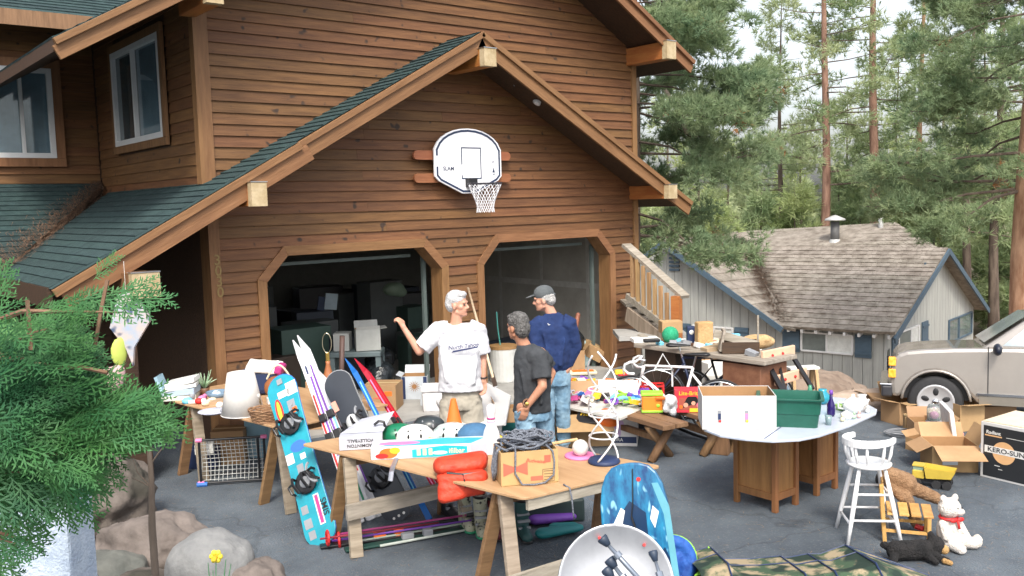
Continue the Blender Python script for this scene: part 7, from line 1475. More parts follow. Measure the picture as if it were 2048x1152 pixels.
# white bar chair
t = thing('bar_chair', 'white painted wooden bar chair with a curved spindle back', 'chair', at(1738, 1078, 0)+Vector((.04, .03, 0)), IR-.12); wp = C('white_gloss', (.76, .76, .77), .3, var=.03)
ZS = .60; MB().lathe([(.005, ZS-.03), (.13, ZS-.03), (.165, ZS-.018), (.17, ZS), (.155, ZS+.008), (.005, ZS-.004)], 32).build('seat', wp, t, smooth=True)
ft = {}
for i, (sx, sy) in enumerate(((-1, -1), (1, -1), (1, 1), (-1, 1))):
    a_, b_ = Vector((sx*.20, sy*.19, 0)), Vector((sx*.095, sy*.095, ZS-.025)); ft[i] = (a_, b_); MB().tube([a_, a_.lerp(b_, .3), a_.lerp(b_, .6), b_], [.013, .017, .019, .014], 10).build('leg', wp, t, smooth=True)
for i, q in ((0, .32), (1, .26), (2, .32), (3, .26)):
    j = (i+1) % 4; MB().tube([ft[i][0].lerp(ft[i][1], q), ft[j][0].lerp(ft[j][1], q)], .010, 8).build('rung', wp, t, smooth=True)
for i in (1, 0, 2): j = (i+1) % 4; MB().tube([ft[i][0].lerp(ft[i][1], .66), ft[j][0].lerp(ft[j][1], .66)], .010, 8).build('rung', wp, t, smooth=True)
arc = [(.185*math.cos(a), .175*math.sin(a), ZS+.185+.012*math.cos(a*1.0)) for a in [math.radians(112+d) for d in range(0, 231, 14)]]
m = MB(); pts = [Vector(p) for p in arc]; 
for i in range(len(pts)-1): m.beam(pts[i], pts[i+1]+(pts[i+1]-pts[i])*.08, .030, .040+.022*math.sin(PI*(i+.5)/(len(pts)-1)))
m.build('back_rail', wp, t, bevel=.006)
for k in (1, 4, 6, 8, 10, 13, 15): 
    p = pts[min(k, len(pts)-1)]; MB().tube([(p.x*.80, p.y*.80, ZS), (p.x*.93, p.y*.93, ZS+.09), (p.x, p.y, ZS+.18)], [.008, .013, .008], 8).build('spindle', wp, t, smooth=True)
# small wooden chair with bears
t = thing('child_chair', 'small honey coloured wooden child chair lying behind the white bear', 'chair', at(1835, 1085, 0)+Vector((0, .1, 0)), IR-.35); hon = wood('honey_wood', (.45, .22, .06), (.62, .36, .13), s=(9, 9, .8))
for x, y, h_ in ((-.15, -.12, .46), (-.15, .14, .46), (.16, -.12, .24), (.16, .14, .24)): MB().beam((x, y, 0), (x-.03 if h_ > .4 else x, y, h_), .03, .03, up=(1, 0, 0)).build('leg', hon, t, bevel=.004)
for k in range(4): MB().box((-.10+.085*k, .01, .235), (.07, .30, .016)).build('seat_slat', hon, t, bevel=.003)
for z_ in (.34, .43): MB().box((-.17, .01, z_), (.016, .26, .05)).build('back_slat', hon, t, bevel=.003)
for y in (-.12, .14): MB().beam((-.15, y, .10), (.16, y, .10), .02, .02).build('rung', hon, t)
def fur(name, a, b): return C(name, a, .95, rgb2=b, scale=14, bump=.9, bscale=90)
br_f = fur('tan_fur', (.20, .11, .055), (.33, .20, .11)); wh_f = fur('cream_fur', (.62, .56, .50), (.76, .71, .66)); bk_f = fur('black_fur', (.006, .006, .007), (.02, .018, .018))
t = thing('teddy_bear', 'large limp tan teddy bear draped over the small wooden chair', 'teddy bear', at(1835, 1060, 0)+Vector((0, .12, 0)), IR); m = MB()
m.limb((-.12, .02, .42), (.02, 0, .36), .075, .085); m.limb((.02, 0, .34), (.24, -.02, .24), .06, .05); m.limb((-.02, -.02, .32), (.06, -.12, .06), .055, .045); m.ell((-.16, .03, .50), (.07, .06, .06)); m.limb((-.12, -.02, .36), (-.05, -.08, .26), .04, .035); m.ell((.27, -.03, .22), (.045, .04, .04))
m.build('bear_body', br_f, t, remesh=.009, sm=3, disp=(.018, .014))
MB().tube([(.03, -.15, .055), (.07, -.17, .04), (.12, -.165, .04)], .022, 8).build('red_bow', RED, t)
t = thing('white_bear', 'cream plush bear with a red ribbon sitting right of the small chair', 'teddy bear', at(1903, 1100, 0)+ir((0, .06, 0)), IR+.3); m = MB()
m.ell((0, 0, .13), (.085, .08, .13)); m.ell((.0, -.01, .31), (.085, .08, .078)); m.ell((.045, -.065, .29), (.04, .035, .03)); m.ell((-.05, 0, .385), (.028, .02, .028)); m.ell((.06, 0, .38), (.028, .02, .028)); m.limb((.03, -.05, .06), (.15, -.10, .045), .045, .045); m.ell((.17, -.11, .06), (.04, .035, .055)); m.limb((-.04, -.05, .06), (-.02, -.15, .04), .045, .04); m.limb((.07, -.02, .20), (.10, -.08, .10), .03, .028); m.limb((-.07, -.02, .20), (-.08, -.07, .11), .03, .028)
m.build('bear_body', wh_f, t, remesh=.008, sm=3, disp=(.014, .010)); MB().tube([(.062*math.cos(a), -.005+.06*math.sin(a), .235) for a in [i*2*PI/20 for i in range(21)]], .012, 6, cap=False).build('ribbon', RED, t); m = MB(); m.ell((-.02, -.08, .235), (.035, .012, .018), n=10); m.ell((.04, -.08, .235), (.035, .012, .018), n=10); m.tube([(.01, -.085, .23), (.02, -.09, .17)], .010, 5); m.build('bow', RED, t, smooth=True)
for x in (.02, .06): MB().ell((x-.01, -.083, .325), (.007, .007, .007), n=8).build('eye', black, t)
t = thing('black_dog', 'black plush dog with a tan muzzle lying in front of the small chair', 'plush dog', at(1830, 1120, 0), IR); m = MB()
m.limb((-.14, 0, .075), (.06, 0, .08), .07, .072); m.ell((.15, .01, .10), (.07, .06, .075)); m.limb((.10, -.03, .05), (.19, -.10, .03), .028, .022); m.limb((-.16, -.03, .06), (-.20, -.09, .03), .035, .028); m.limb((-.16, .03, .09), (-.21, .05, .10), .03, .026); m.ell((.12, .02, .175), (.025, .02, .035)); m.limb((.06, -.05, .05), (.10, -.12, .03), .026, .022)
m.build('dog_body', bk_f, t, remesh=.008, sm=2, disp=(.018, .016)); m = MB(); m.ell((.205, -.02, .08), (.035, .03, .035)); m.build('muzzle', fur('golden_fur', (.36, .20, .07), (.50, .32, .14)), t, smooth=True); MB().limb((.17, -.10, .028), (.20, -.125, .022), .022, .018).build('paw', MAT['golden_fur'], t, smooth=True)
# ------------------------------------------------------------------ inside the garage and around the apron
t = thing('shop_vacuum_tub', 'tall white and tan drum standing inside the right garage door', 'drum', at(1008, 800, .04)+Vector((0, .4, 0)), IR); t.location = atY(1008, 765, 10.6).xy.to_3d()+Vector((0, 0, .03))
MB().lathe([(.20, 0), (.21, .02), (.21, .50), (.20, .52), (.02, .52)], 24).build('drum_body', C('drum_white', (.50, .50, .48), .6, rgb2=(.60, .60, .58), scale=3), t, smooth=False); MB().lathe([(.215, .50), (.215, .545), (.02, .55)], 24).build('drum_lid', flatcol('lid_tan', (.30, .17, .07)), t); MB().tube([(-.04, 0, .55), (-.07, 0, .8), (-.08, 0, 1.05)], .010, 6).build('handle_tube', flatcol('teal_tube', (.05, .25, .22)), t)
t = thing('shovel', 'long handled shovel leaning on the pillar between the garage doors', 'shovel', (0, 0, 0)); a_, b_ = atY(936, 576, 10.08), atD(986, 755, 10.1); MB().tube([a_, b_], .016, 8).build('shaft', wood('ash_handle', (.50, .36, .24), (.66, .52, .38)), t, smooth=True); c_ = b_+(b_-a_).normalized()*.22; MB().beam(b_-(b_-a_).normalized()*.1, c_, .05, .012, up=-FWD).build('blade', metal, t)
t = thing('chest_freezer_lid', 'white folding table top lying on boxes between the men', 'table', (0, 0, 0)); pts = [at(868, 785, .62), at(960, 768, .62), at(1022, 800, .62), at(1000, 850, .40), at(860, 835, .45)]
q = [at(872, 800, .50), at(975, 765, .50), at(1022, 790, .50), at(1012, 842, .50), at(900, 850, .50)]
MB().prism([tuple(p[:2]) for p in q], -.05, 0).build('table_top', white, t, loc=(0, 0, .50), bevel=.01); cc_ = sum(q, Vector())/5; MB().box((cc_.x, cc_.y, .22), (.5, .6, .42), rot=(0, 0, IR)).build('support_box', flatcol('off_white', (.60, .58, .55)), t, bevel=.02)
t = carton('teal crate below the white table top between the men', at(1005, 880, 0)+ir((0, .3, 0)), (.52, .4, .28), .1, mat=flatcol('teal_crate', (.01, .17, .17)), tape=False)
t = carton('small open brown carton behind the man in the charcoal shirt', at(1018, 850, .28)+ir((0, .2, 0)), (.26, .2, .16), .1, flaps=[(3, 60, .12)])
t = thing('styrofoam_cooler', 'rounded white foam cooler just left of the man in the white shirt', 'cooler', at(868, 832, 0)+ir((.02, .25, 0)), IR); MB().box((0, 0, .15), (.34, .34, .30), taper=1.08).build('cooler_body', C('foam_white', (.70, .68, .68)), t, bevel=.05); MB().box((0, 0, .32), (.38, .38, .06)).build('cooler_lid', MAT['foam_white'], t, bevel=.02)
carton('brown carton with an orange label standing on the apron', atY(775, 800, 10.25).xy.to_3d()+Vector((0, .1, .03)), (.44, .40, .34), -.12)
tl_ = [o for o in bpy.data.objects if o.get('label') == 'brown carton with an orange label standing on the apron'][0]; F = face(tl_, 'f', .44, .40, .34); printed(tl_, rect(.12, .06, .10, .06), F, ORG); printed(tl_, rect(-.02, 0, .10, .02), F, TRED)
t = carton('white carton with a brown sun emblem and navy corners on the apron', atY(833, 795, 10.6).xy.to_3d()+Vector((0, 0, .03)), (.36, .3, .32), -.05, mat=flatcol('pale_blue_card', (.50, .54, .58)), flaps=[(2, 60, .12), (3, 20, .08)]); F = face(t, 'f', .36, .3, .32)
for x in (-.15, .15): printed(t, rect(x, 0, .05, .31), F, NAV)
sunb = flatcol('sun_brown', (.30, .15, .06)); printed(t, disc(0, .02, .035), F, sunb, z=.002)
for k in range(14): a = k*2*PI/14; printed(t, [(.04*math.cos(a-.15), .02+.04*math.sin(a-.15)), (.04*math.cos(a+.15), .02+.04*math.sin(a+.15)), (.085*math.cos(a), .02+.085*math.sin(a))], F, sunb, z=.002)
carton('pale blue carton left of the foam cooler', atY(862, 812, 10.1).xy.to_3d()+Vector((0, 0, .03)), (.26, .22, .26), 0, mat=MAT['pale_blue_card'], tape=False)
t = thing('grey_table', 'grey steel table inside the left garage door with two cartons on top', 'table', atY(718, 780, 11.3).xy.to_3d()+Vector((0, 0, .03)), IR); gst = flatcol('grey_steel', (.12, .16, .17)); MB().box((0, 0, .62), (.72, .45, .07)).build('table_top', gst, t, bevel=.01)
for x in (-.32, .32):
    for y in (-.18, .18): MB().box((x, y, .295), (.07, .05, .59)).build('leg', gst, t)
b_ = t.location; carton('grey white carton stacked right on the steel table', b_+ir((.15, 0, .66)), (.34, .3, .30), .25, mat=flatcol('pale_grey_card', (.40, .41, .39)), flaps=[(0, 75, .05), (2, 70, .1), (1, 5, .1)]); carton('smaller grey carton at the left of the steel table', b_+ir((-.2, 0, .66)), (.22, .25, .25), 0, mat=MAT['pale_grey_card'], tape=False)
t = thing('table_lamp', 'bare table lamp base with a brass socket and open wire harp', 'lamp', at(657, 800, .5), IR); t.location = atY(657, 755, 9.9); t.location.z = .75
lz = atY(657, 712, 9.9).z; t.location.z = lz-.30; MB().lathe([(.07, 0), (.08, .03), (.05, .10), (.025, .2), (.03, .24)], 16).build('base', flatcol('terracotta_glaze', (.36, .13, .05)), t, smooth=True); MB().cyl((0, 0, .24), (0, 0, .34), .024).build('socket', GOLD, t); MB().tube([(.02+.055*math.sin(a)-.02, 0, .34+.12*(1-math.cos(a))) for a in [i*PI/10 for i in range(11)]]+[(-.055*math.sin(a), 0, .34+.12*(1-math.cos(a))) for a in [PI-i*PI/10 for i in range(11)]], .005, 6).build('harp', flatcol('harp_wire', (.45, .42, .30), metal=.7, rough=.3), t)
carton('tall brown carton behind the lamp base and the black snowboard', Vector((t.location.x, t.location.y+.1, .03)), (.40, .36, lz-.32), 0)
t = thing('paper_roll', 'rolled brown rug standing beside the grey steel table', 'rug', atY(680, 770, 10.9).xy.to_3d()+Vector((0, 0, .03)), IR); MB().cyl((0, 0, 0), (.06, 0, .95), .035, n=10).build('roll', flatcol('rug_brown', (.12, .07, .06)), t, smooth=True)
# clutter deeper in the garage, colours kept dark to stand in for shade
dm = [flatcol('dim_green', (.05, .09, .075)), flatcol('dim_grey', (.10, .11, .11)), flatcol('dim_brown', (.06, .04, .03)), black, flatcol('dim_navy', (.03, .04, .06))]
cl = []; dmn = ['dull green', 'dull grey', 'dull brown', 'black', 'dark navy']
for k in range(34):
    x = rd.uniform(4.3, 7.2) if k < 20 else rd.uniform(7.7, 9.6); y = rd.uniform(11.8, 15.6); h_ = rd.uniform(.3, 1.15)+(y-12)*.12; w_ = rd.uniform(.35, .9); d_ = rd.uniform(.3, .6)
    cl.append((x, y, h_, w_, d_, rd.randrange(5)))
od = ['first', 'second', 'third', 'fourth', 'fifth', 'sixth', 'seventh', 'eighth', 'ninth', 'tenth', 'eleventh', 'twelfth', 'thirteenth', 'fourteenth', 'fifteenth', 'sixteenth', 'seventeenth', 'eighteenth', 'nineteenth', 'twentieth']
cl.sort(key=lambda c: c[0]/c[1]); cnt = {}
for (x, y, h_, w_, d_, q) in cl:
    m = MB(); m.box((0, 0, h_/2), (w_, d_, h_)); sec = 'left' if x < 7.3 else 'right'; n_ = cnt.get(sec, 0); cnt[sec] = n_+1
    m.build('stored_crate', dm[q], None, loc=(x, y, .03), rot=(0, 0, rd.uniform(-.3, .3)), bevel=.01, label='%s %s crate darkened for shade, %s from the left deep inside the %s garage bay' % ('tall' if h_ > .9 else 'low', dmn[q], od[n_], sec), cat='crate', group='crates stored in the %s garage bay' % sec)
t = thing('hanging_papers', 'pale blue sheets pinned up deep in the left garage bay', 'paper', atY(662, 603, 13.2), 0); MB().box((0, 0, 0), (.22, .02, .26), rot=(0, .15, 0)).build('sheet', flatcol('pale_sheet', (.45, .55, .62)), t); MB().box((-.16, .01, -.02), (.14, .02, .22), rot=(0, .2, 0)).build('sheet', flatcol('navy_sheet', (.03, .05, .10)), t)
m = MB(); m.ell((0, 0, .1), (.22, .12, .12)); m.ell((.12, 0, .03), (.14, .1, .08)); m.build('green_cloth', flatcol('sage_cloth', (.16, .22, .16)), None, loc=atY(788, 590, 13.0), remesh=.03, label='sage green cloth heaped on the crates deep in the left bay', cat='cloth')
# bin bags and carton at the right jamb
def bag(label, loc, s, mat): 
    m = MB()
    for k in range(7): m.ell((rd.uniform(-.1, .1)*s, rd.uniform(-.1, .1)*s, .16*s+rd.uniform(0, .18)*s), (.17*s, .15*s, .15*s), n=10)
    m.limb((0, 0, .35*s), (.03, 0, .50*s), .06*s, .03*s); m.build('bin_bag', mat, None, loc=loc, remesh=.02, sm=3, label=label, cat='bag')
gl = C('glossy_bin_bag', (.008, .010, .012), .22, rgb2=(.02, .025, .03), scale=10, bump=1.0, bscale=14)
bag('shiny black bin bag against the right jamb of the garage', Vector((9.75, 10.75, .03)), 1.5, gl); bag('shiny black bin bag behind the steel table', Vector((7.0, 11.9, .03)), 1.3, gl); bag('crumpled black bin bag below the steel table', atY(760, 760, 11.0).xy.to_3d()+Vector((0, 0, .03)), 1.1, gl)
t = carton('tilted brown carton on top of the black bin bag by the right jamb', atY(1180, 712, 10.55), (.34, .26, .20), .0); t.rotation_euler = (.15, .5, IR)
carton('tan carton with a raised flap behind the man in navy', atY(1150, 740, 10.5).xy.to_3d()+Vector((0, 0, .03)), (.28, .25, .32), .1, flaps=[(1, 50, .18), (2, 70, .12)])
t = thing('water_jug', 'pale plastic water jug beside the right jamb of the garage', 'jug', Vector((10.05, 10.6, .03)), IR); MB().lathe([(.10, 0), (.11, .05), (.11, .28), (.05, .38), (.04, .42), (.002, .42)], 16).build('jug_body', flatcol('pale_jug', (.35, .48, .50), rough=.2), t, smooth=True)
MB().limb((0, 0, 0), (.10, 0, .34), .05, .04).build('coiled_hose', flatcol('salmon_skin', (.35, .14, .09)), None, loc=atY(1148, 672, 10.9), smooth=True, label='reddish rolled mat standing beside the man in navy inside the garage', cat='mat')
# carport goods seen through the cedar
m = MB(); m.prism([(-.10, .30), (.05, .34), (.20, .05), (.02, -.22), (.0, -.40), (-.06, -.22), (-.20, -.02)], -.02, .02, 0, MX)
t = thing('hanging_windsock', 'pale blue and pinkish cloth hanging from the carport beam', 'cloth', atY(262, 650, 9.15), IR); m.build('cloth_panel', C('windsock_cloth', (.42, .52, .66), .6, rgb2=(.72, .58, .50), scale=7, spots=((.10, .14, .24), 9, .62), transl=.3), t); MB().cyl((-.03, 0, .3), (-.03, 0, .62), .002).build('string', PAP, t)
for i, (px, py, Y_, s_, mt, nm, ct, lb) in enumerate(((238, 705, 9.2, (.08, .04, .15), flatcol('yellow_green', (.42, .50, .10)), 'yellow_bag', 'bag', 'yellow green bag hanging below the carport cloth'), (222, 760, 9.1, (.13, .08, .13), flatcol('floral_pink', (.55, .35, .35)), 'pink_bundle', 'bundle', 'pinkish floral bundle behind the cedar in the carport'), (185, 862, 8.9, (.10, .08, .22), YEL, 'yellow_float', 'float', 'bright yellow inflatable seen through the cedar'), (208, 905, 8.8, (.08, .08, .18), BRN, 'brown_jug', 'jug', 'brown jug beside the yellow inflatable'), (205, 815, 9.2, (.08, .06, .12), flatcol('maroon', (.20, .01, .02)), 'maroon_bundle', 'bundle', 'maroon bundle above the yellow inflatable'))):
    m = MB(); m.ell((0, 0, 0), s_); m.ell((s_[0]*.5, 0, s_[2]*.5), tuple(q*.6 for q in s_)); p = atY(px, py, Y_); m.build(nm, mt, None, loc=p, remesh=.018, label=lb, cat=ct)
t = thing('basket_planter', 'shallow tan basket planter on the ground left of the lampshade table', 'planter', at(252, 900, 0)+Vector((0, 0, .02)), IR); MB().lathe([(.17, 0), (.21, .12), (.20, .13), (.16, .02)], 24).build('planter_body', wick, t, smooth=True)
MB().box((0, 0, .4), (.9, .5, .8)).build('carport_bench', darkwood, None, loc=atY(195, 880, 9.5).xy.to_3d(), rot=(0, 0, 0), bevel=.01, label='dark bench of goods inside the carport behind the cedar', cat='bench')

# pine needles and grit blown over the driveway, extra loose goods in front of the wagon
N_ = 5200; px_ = rng.uniform(-2, 13, N_); py_ = rng.uniform(-1, 9.3, N_); an = rng.random(N_)*6.28; L_n = .03+.06*rng.random(N_); wd = .0022
c = np.stack([px_, py_, hgt(px_, py_)+.004], 1); dd = np.stack([np.cos(an), np.sin(an), an*0], 1); sd_ = np.stack([-np.sin(an), np.cos(an), an*0], 1)
V = np.stack([c-sd_*wd, c+sd_*wd, c+dd*L_n[:, None]+sd_*wd*.3], 1).reshape(-1, 3); np_mesh('pine_litter', V, np.arange(len(V)).reshape(-1, 3), C('dry_needles', (.26, .18, .11), .9), kind='stuff')
for (px, py, dm, rz_, fl, lb) in ((1760, 815, (.30, .26, .16), .2, [(1, 30, .1), (3, 20, .1)], 'small open carton by the pale mound near the wagon bumper'), (1842, 868, (.26, .2, .18), -.3, None, 'small closed carton left of the low tan carton'), (1940, 862, (.3, .26, .3), .15, [(0, 10, .12), (2, 70, .14)], 'open carton right behind the white foam sheet'), (1990, 850, (.46, .3, .22), -.1, [(2, 60, .2)], 'wide carton behind the heater carton'), (1850, 905, (.22, .18, .13), .5, [(0, 20, .08), (2, 40, .08)], 'small open tray carton nearest the cable coil')):
    carton(lb, at(px, py, 0)+ir((0, .12, 0)), dm, rz_, flaps=fl)
for k in range(12):
    px, py = 1825+k*9.5, 862+(k*37 % 60); mt = [PAP, CRM, GRY, LBL, PNK, card][k % 6]; m = MB(); q = .03+.012*(k % 3); m.box((0, 0, q/2), (q*3, q*2, q)) if k % 2 else m.ell((0, 0, q*.6), (q*1.4, q, q*.6), n=8)
    m.build('loose_item', mt, None, loc=at(px, py, .21 if 1850 < px < 1900 and py < 880 else 0), rot=(0, 0, k), bevel=.003, label='small %s loose item, %s from the left among the right hand cartons' % (tname.get(id(mt), 'tan'), od[k]), cat='oddment', group='loose items among the right hand cartons')
# ------------------------------------------------------------------ people
skinm = C('skin_light', (.52, .26, .17), .5, rgb2=(.60, .32, .23), scale=9); skin2 = C('skin_tan', (.42, .19, .11), .5, rgb2=(.50, .25, .16), scale=9)
hairw = C('white_grey_hair', (.40, .40, .41), .8, rgb2=(.62, .62, .62), scale=28, bump=.8, bscale=70); hairg = C('salt_pepper_hair', (.045, .042, .04), .7, rgb2=(.16, .155, .15), scale=30, bump=.8, bscale=70); hairg2 = C('silver_hair', (.30, .29, .28), .8, rgb2=(.50, .49, .48), scale=28, bump=.8, bscale=70)
def cloth(name, a, b, sc=5, bs=9, st=.6): return C(name, a, .9, rgb2=b, scale=sc, bump=st, bscale=bs)
tee_w = cloth('white_tee', (.56, .56, .60), (.68, .68, .70)); tee_g = cloth('charcoal_tee', (.025, .028, .033), (.05, .054, .06)); sweat = cloth('navy_sweatshirt', (.006, .018, .075), (.012, .034, .125)); kh = MAT['khaki_cloth']; jean = cloth('faded_jeans', (.11, .21, .31), (.25, .38, .48), sc=6, bs=12); cap_m = cloth('grey_cap', (.07, .08, .085), (.12, .13, .135))
def rotz(a): return Matrix.Rotation(a, 3, 'Z')
def head_prims(m, c, yaw, pitch=0.0, s=1.0):
    R = rotz(yaw) @ Matrix.Rotation(-pitch, 3, 'Y')
    def P(x, y, z): return Vector(c)+R @ Vector((x*s, y*s, z*s))
    m.ell(P(-.012, 0, .035), (.098*s, .077*s, .098*s), R=R, n=20); m.ell(P(.035, 0, -.045), (.055*s, .056*s, .068*s), R=R, n=16); m.ell(P(.066, 0, -.088), (.024*s, .026*s, .022*s), R=R); m.limb(P(.0, -.045, -.06), P(.055, -.022, -.088), .022*s, .018*s, n=10); m.limb(P(.0, .045, -.06), P(.055, .022, -.088), .022*s, .018*s, n=10)
    m.limb(P(.078, 0, .018), P(.107, 0, -.022), .010*s, .014*s, n=10); m.ell(P(.096, -.011, -.027), .0095*s, n=8); m.ell(P(.096, .011, -.027), .0095*s, n=8)
    m.limb(P(.078, -.034, .030), P(.082, .034, .030), .013*s, .013*s, n=10); m.limb(P(.082, -.018, -.050), P(.082, .018, -.050), .008*s, .008*s, n=8); m.limb(P(.078, -.015, -.062), P(.078, .015, -.062), .009*s, .009*s, n=8)
    for q in (-1, 1): m.ell(P(.045, q*.045, -.012), (.03*s, .022*s, .028*s), R=R); m.ell(P(-.008, q*.079, -.008), (.020*s, .010*s, .032*s), R=R @ Matrix.Rotation(.15, 3, 'Y'))
    return P, R
def hand_prims(m, w, d, nrm, side, curl=.4, s=1.0, thumb=1):
    w = Vector(w); d = Vector(d).normalized(); nrm = Vector(nrm); nrm = (nrm-d*nrm.dot(d)).normalized(); sd = d.cross(nrm)*side
    m.limb(w-d*.02, w+d*.02*s, .027*s, .030*s, n=10); 
    for k in range(4): o = sd*(.027-.018*k)*s; m.limb(w+d*.02*s+o*.7, w+d*.085*s+o, .014*s, .0125*s, n=8)
    for k, L in enumerate((.036, .042, .039, .030)):
        o = sd*(.027-.018*k)*s; p = w+d*.088*s+o; a = 0
        for j, f in enumerate((1.0, .75, .6)):
            a += curl*(.7+.25*j); dd = d*math.cos(a)-nrm*math.sin(a); q = p+dd*L*f*s; m.limb(p, q, (.0098-.0008*j)*s, (.0090-.0008*j)*s, n=8); p = q
    b = w+d*.03*s+sd*.026*s; t1 = b+(d*.55+sd*.75-nrm*.25).normalized()*.038*s; t2 = t1+(d*.9+sd*.15-nrm*.45*curl).normalized()*.030*s; m.limb(b, t1, .014*s, .0115*s, n=8); m.limb(t1, t2, .011*s, .0095*s, n=8)
def hair_cap(P, R, s, prims, mat, t, off=.010, seed=0):
    m = MB()
    for (x, y, z, rx, ry, rz_) in prims: m.ell(P(x, y, z), (rx*s, ry*s, rz_*s), R=R, n=18)
    return m.build('hair', mat, t, remesh=.006, sm=2, disp=(.014, .014))
def person(label, px, dep, H, rz_extra=0): 
    p = atD(px, 576, dep); return thing('person', label, 'person', (p.x, p.y, 0), IR)
# --- man in white T-shirt
t = person('grey haired man in a white T-shirt and khaki shorts pointing behind himself', 915, 9.12, 1.82)
sh, el, wr = Vector((-.19, 0, 1.455)), Vector((-.40, -.06, 1.235)), Vector((-.545, -.05, 1.475)); shR, elR, wrR = Vector((.185, -.01, 1.45)), Vector((.235, .02, 1.16)), Vector((.232, -.03, .93))
m = MB(); P, R = head_prims(m, (.0, 0, 1.685), -.35, .02, 1.03); m.limb((-.03, 0, 1.47), (-.012, 0, 1.62), .060, .054); m.limb((-.15, 0, 1.43), (.15, 0, 1.43), .07, .07); m.loft([(0, 0, .86, .17, .12), (0, -.01, 1.1, .18, .14), (0, 0, 1.35, .18, .115), (0, 0, 1.44, .14, .09)])
m.limb(sh, el, .052, .041); m.limb(el, wr, .042, .028); m.limb(shR, elR, .050, .040); m.limb(elR, wrR, .038, .027)
hand_prims(m, wr, Vector((-.35, -.1, .75)), Vector((.8, -.5, .3)), 1, 1.0, 1.0); hand_prims(m, wrR, Vector((.0, -.12, -1)), Vector((.3, 1, 0)), -1, .5)
for s_ in (-1, 1): m.limb((s_*.095, 0, .86), (s_*.11, -.01, .47), .085, .055); m.limb((s_*.11, -.01, .47), (s_*.115, .03, .09), .055, .036); m.limb((s_*.115, .04, .05), (s_*.125, -.15, .035), .04, .035, sq=((0, 0, 1), .8))
m.build('body', skinm, t, remesh=.008, sm=3)
m = MB(); m.loft([(0, -.01, .825, .232, .170), (0, -.015, .95, .222, .168), (-.0, -.02, 1.15, .212, .165), (0, -.01, 1.32, .212, .150), (0, 0, 1.42, .185, .120), (-.01, 0, 1.49, .10, .085)], 28); m.limb((-.13, 0, 1.42), (.13, 0, 1.42), .085, .085)
q = sh.lerp(el, .86); m.tube([sh+Vector((.06, 0, -.015)), sh, q], [.10, .092, .098], 18); q2 = shR.lerp(elR, .90); m.tube([shR+Vector((-.06, 0, 0)), shR, q2], [.09, .088, .088], 18)
for xx, z0, z1, dx in ((-.17, 1.30, .95, .05), (.17, 1.25, .92, -.04)): m.limb((xx, -.105, z0), (xx+dx, -.140, z1), .030, .034, n=10)
ts = m.build('t_shirt', tee_w, t, remesh=.010, sm=4, disp=(.11, .030))
Mt = Matrix.Translation((.045, -.172, 1.262)) @ Matrix.Rotation(PI/2, 4, 'X') @ Matrix.Rotation(.06, 4, 'Z')
def surf(o, txt, size, M, mat, sx=1): return lettering(t, txt, size, M, mat, sx=sx)
lettering(t, 'North Tahoe', .056, Matrix.Translation((.05, -.206, 1.300)) @ Matrix.Rotation(PI/2, 4, 'X') @ Matrix.Rotation(.10, 4, 'Z'), C('navy_print', (.03, .04, .12), .8), shear=.2)
MB().prism([(-.11, -.012), (.15, .005), (.16, .02), (-.09, .006)], 0, .002, 0, Matrix.Translation((.04, -.208, 1.262)) @ Matrix.Rotation(PI/2, 4, 'X') @ Matrix.Rotation(.10, 4, 'Z')).build('print_bar', MAT['navy_print'], t)
m = MB(); m.loft([(0, 0, .90, .19, .13), (0, 0, .70, .20, .15), (0, 0, .64, .20, .14)]); 
for s_ in (-1, 1): m.tube([(s_*.10, 0, .72), (s_*.115, -.01, .44)], [.115, .112], 20)
m.build('shorts', kh, t, remesh=.010, sm=3, disp=(.09, .03)); m = MB()
for s_ in (-1, 1): m.limb((s_*.118, .03, .055), (s_*.128, -.16, .045), .05, .045, sq=((0, 0, 1), .9))
m.build('shoes', PAP, t, smooth=True)
hair_cap(P, R, 1.03, ((-.022, 0, .065, .102, .086, .088), (-.065, 0, .02, .066, .078, .09), (.030, 0, .105, .062, .07, .036)), hairw, t)
MB().tube([wrR+Vector((.034*math.cos(a), .034*math.sin(a), .02)) for a in [i*2*PI/16 for i in range(17)]], .008, 6, cap=False).build('watch', black, t)
for q in (-1, 1): MB().ell(P(.080, q*.030, .010), (.012, .010, .007), n=8, R=R).build('eye', black, t); 
m = MB(); m.limb(P(.090, -.02, -.056), P(.090, .02, -.056), .003, .003, n=6); m.build('mouth', flatcol('lip', (.25, .06, .05)), t)
# --- man in charcoal T-shirt
t = person('man with short dark hair in a charcoal T-shirt and jeans, hand in his pocket', 1058, 8.30, 1.72)
m = MB(); P, R = head_prims(m, (-.118, .0, 1.555), PI-.75, -.05, 1.0); m.limb((-.045, .01, 1.36), (-.10, .0, 1.48), .062, .056); m.loft([(0, 0, .80, .15, .12), (.01, 0, 1.05, .155, .125), (.01, 0, 1.30, .16, .11), (0, 0, 1.36, .12, .09)])
sh, el, wr = Vector((.075, -.10, 1.305)), Vector((.095, -.20, 1.045)), Vector((-.05, -.20, .865)); s2, e2, w2 = Vector((.06, .13, 1.30)), Vector((.195, .14, 1.10)), Vector((.13, .08, .935))
m.limb(sh, el, .050, .042); m.limb(el, wr, .042, .028); m.limb(s2, e2, .048, .04); m.limb(e2, w2, .04, .028); hand_prims(m, wr, Vector((-.30, .05, -.85)), Vector((.2, -1, 0)), 1, .45); hand_prims(m, w2, Vector((-.25, -.1, -.8)), Vector((1, .2, 0)), 1, .5)
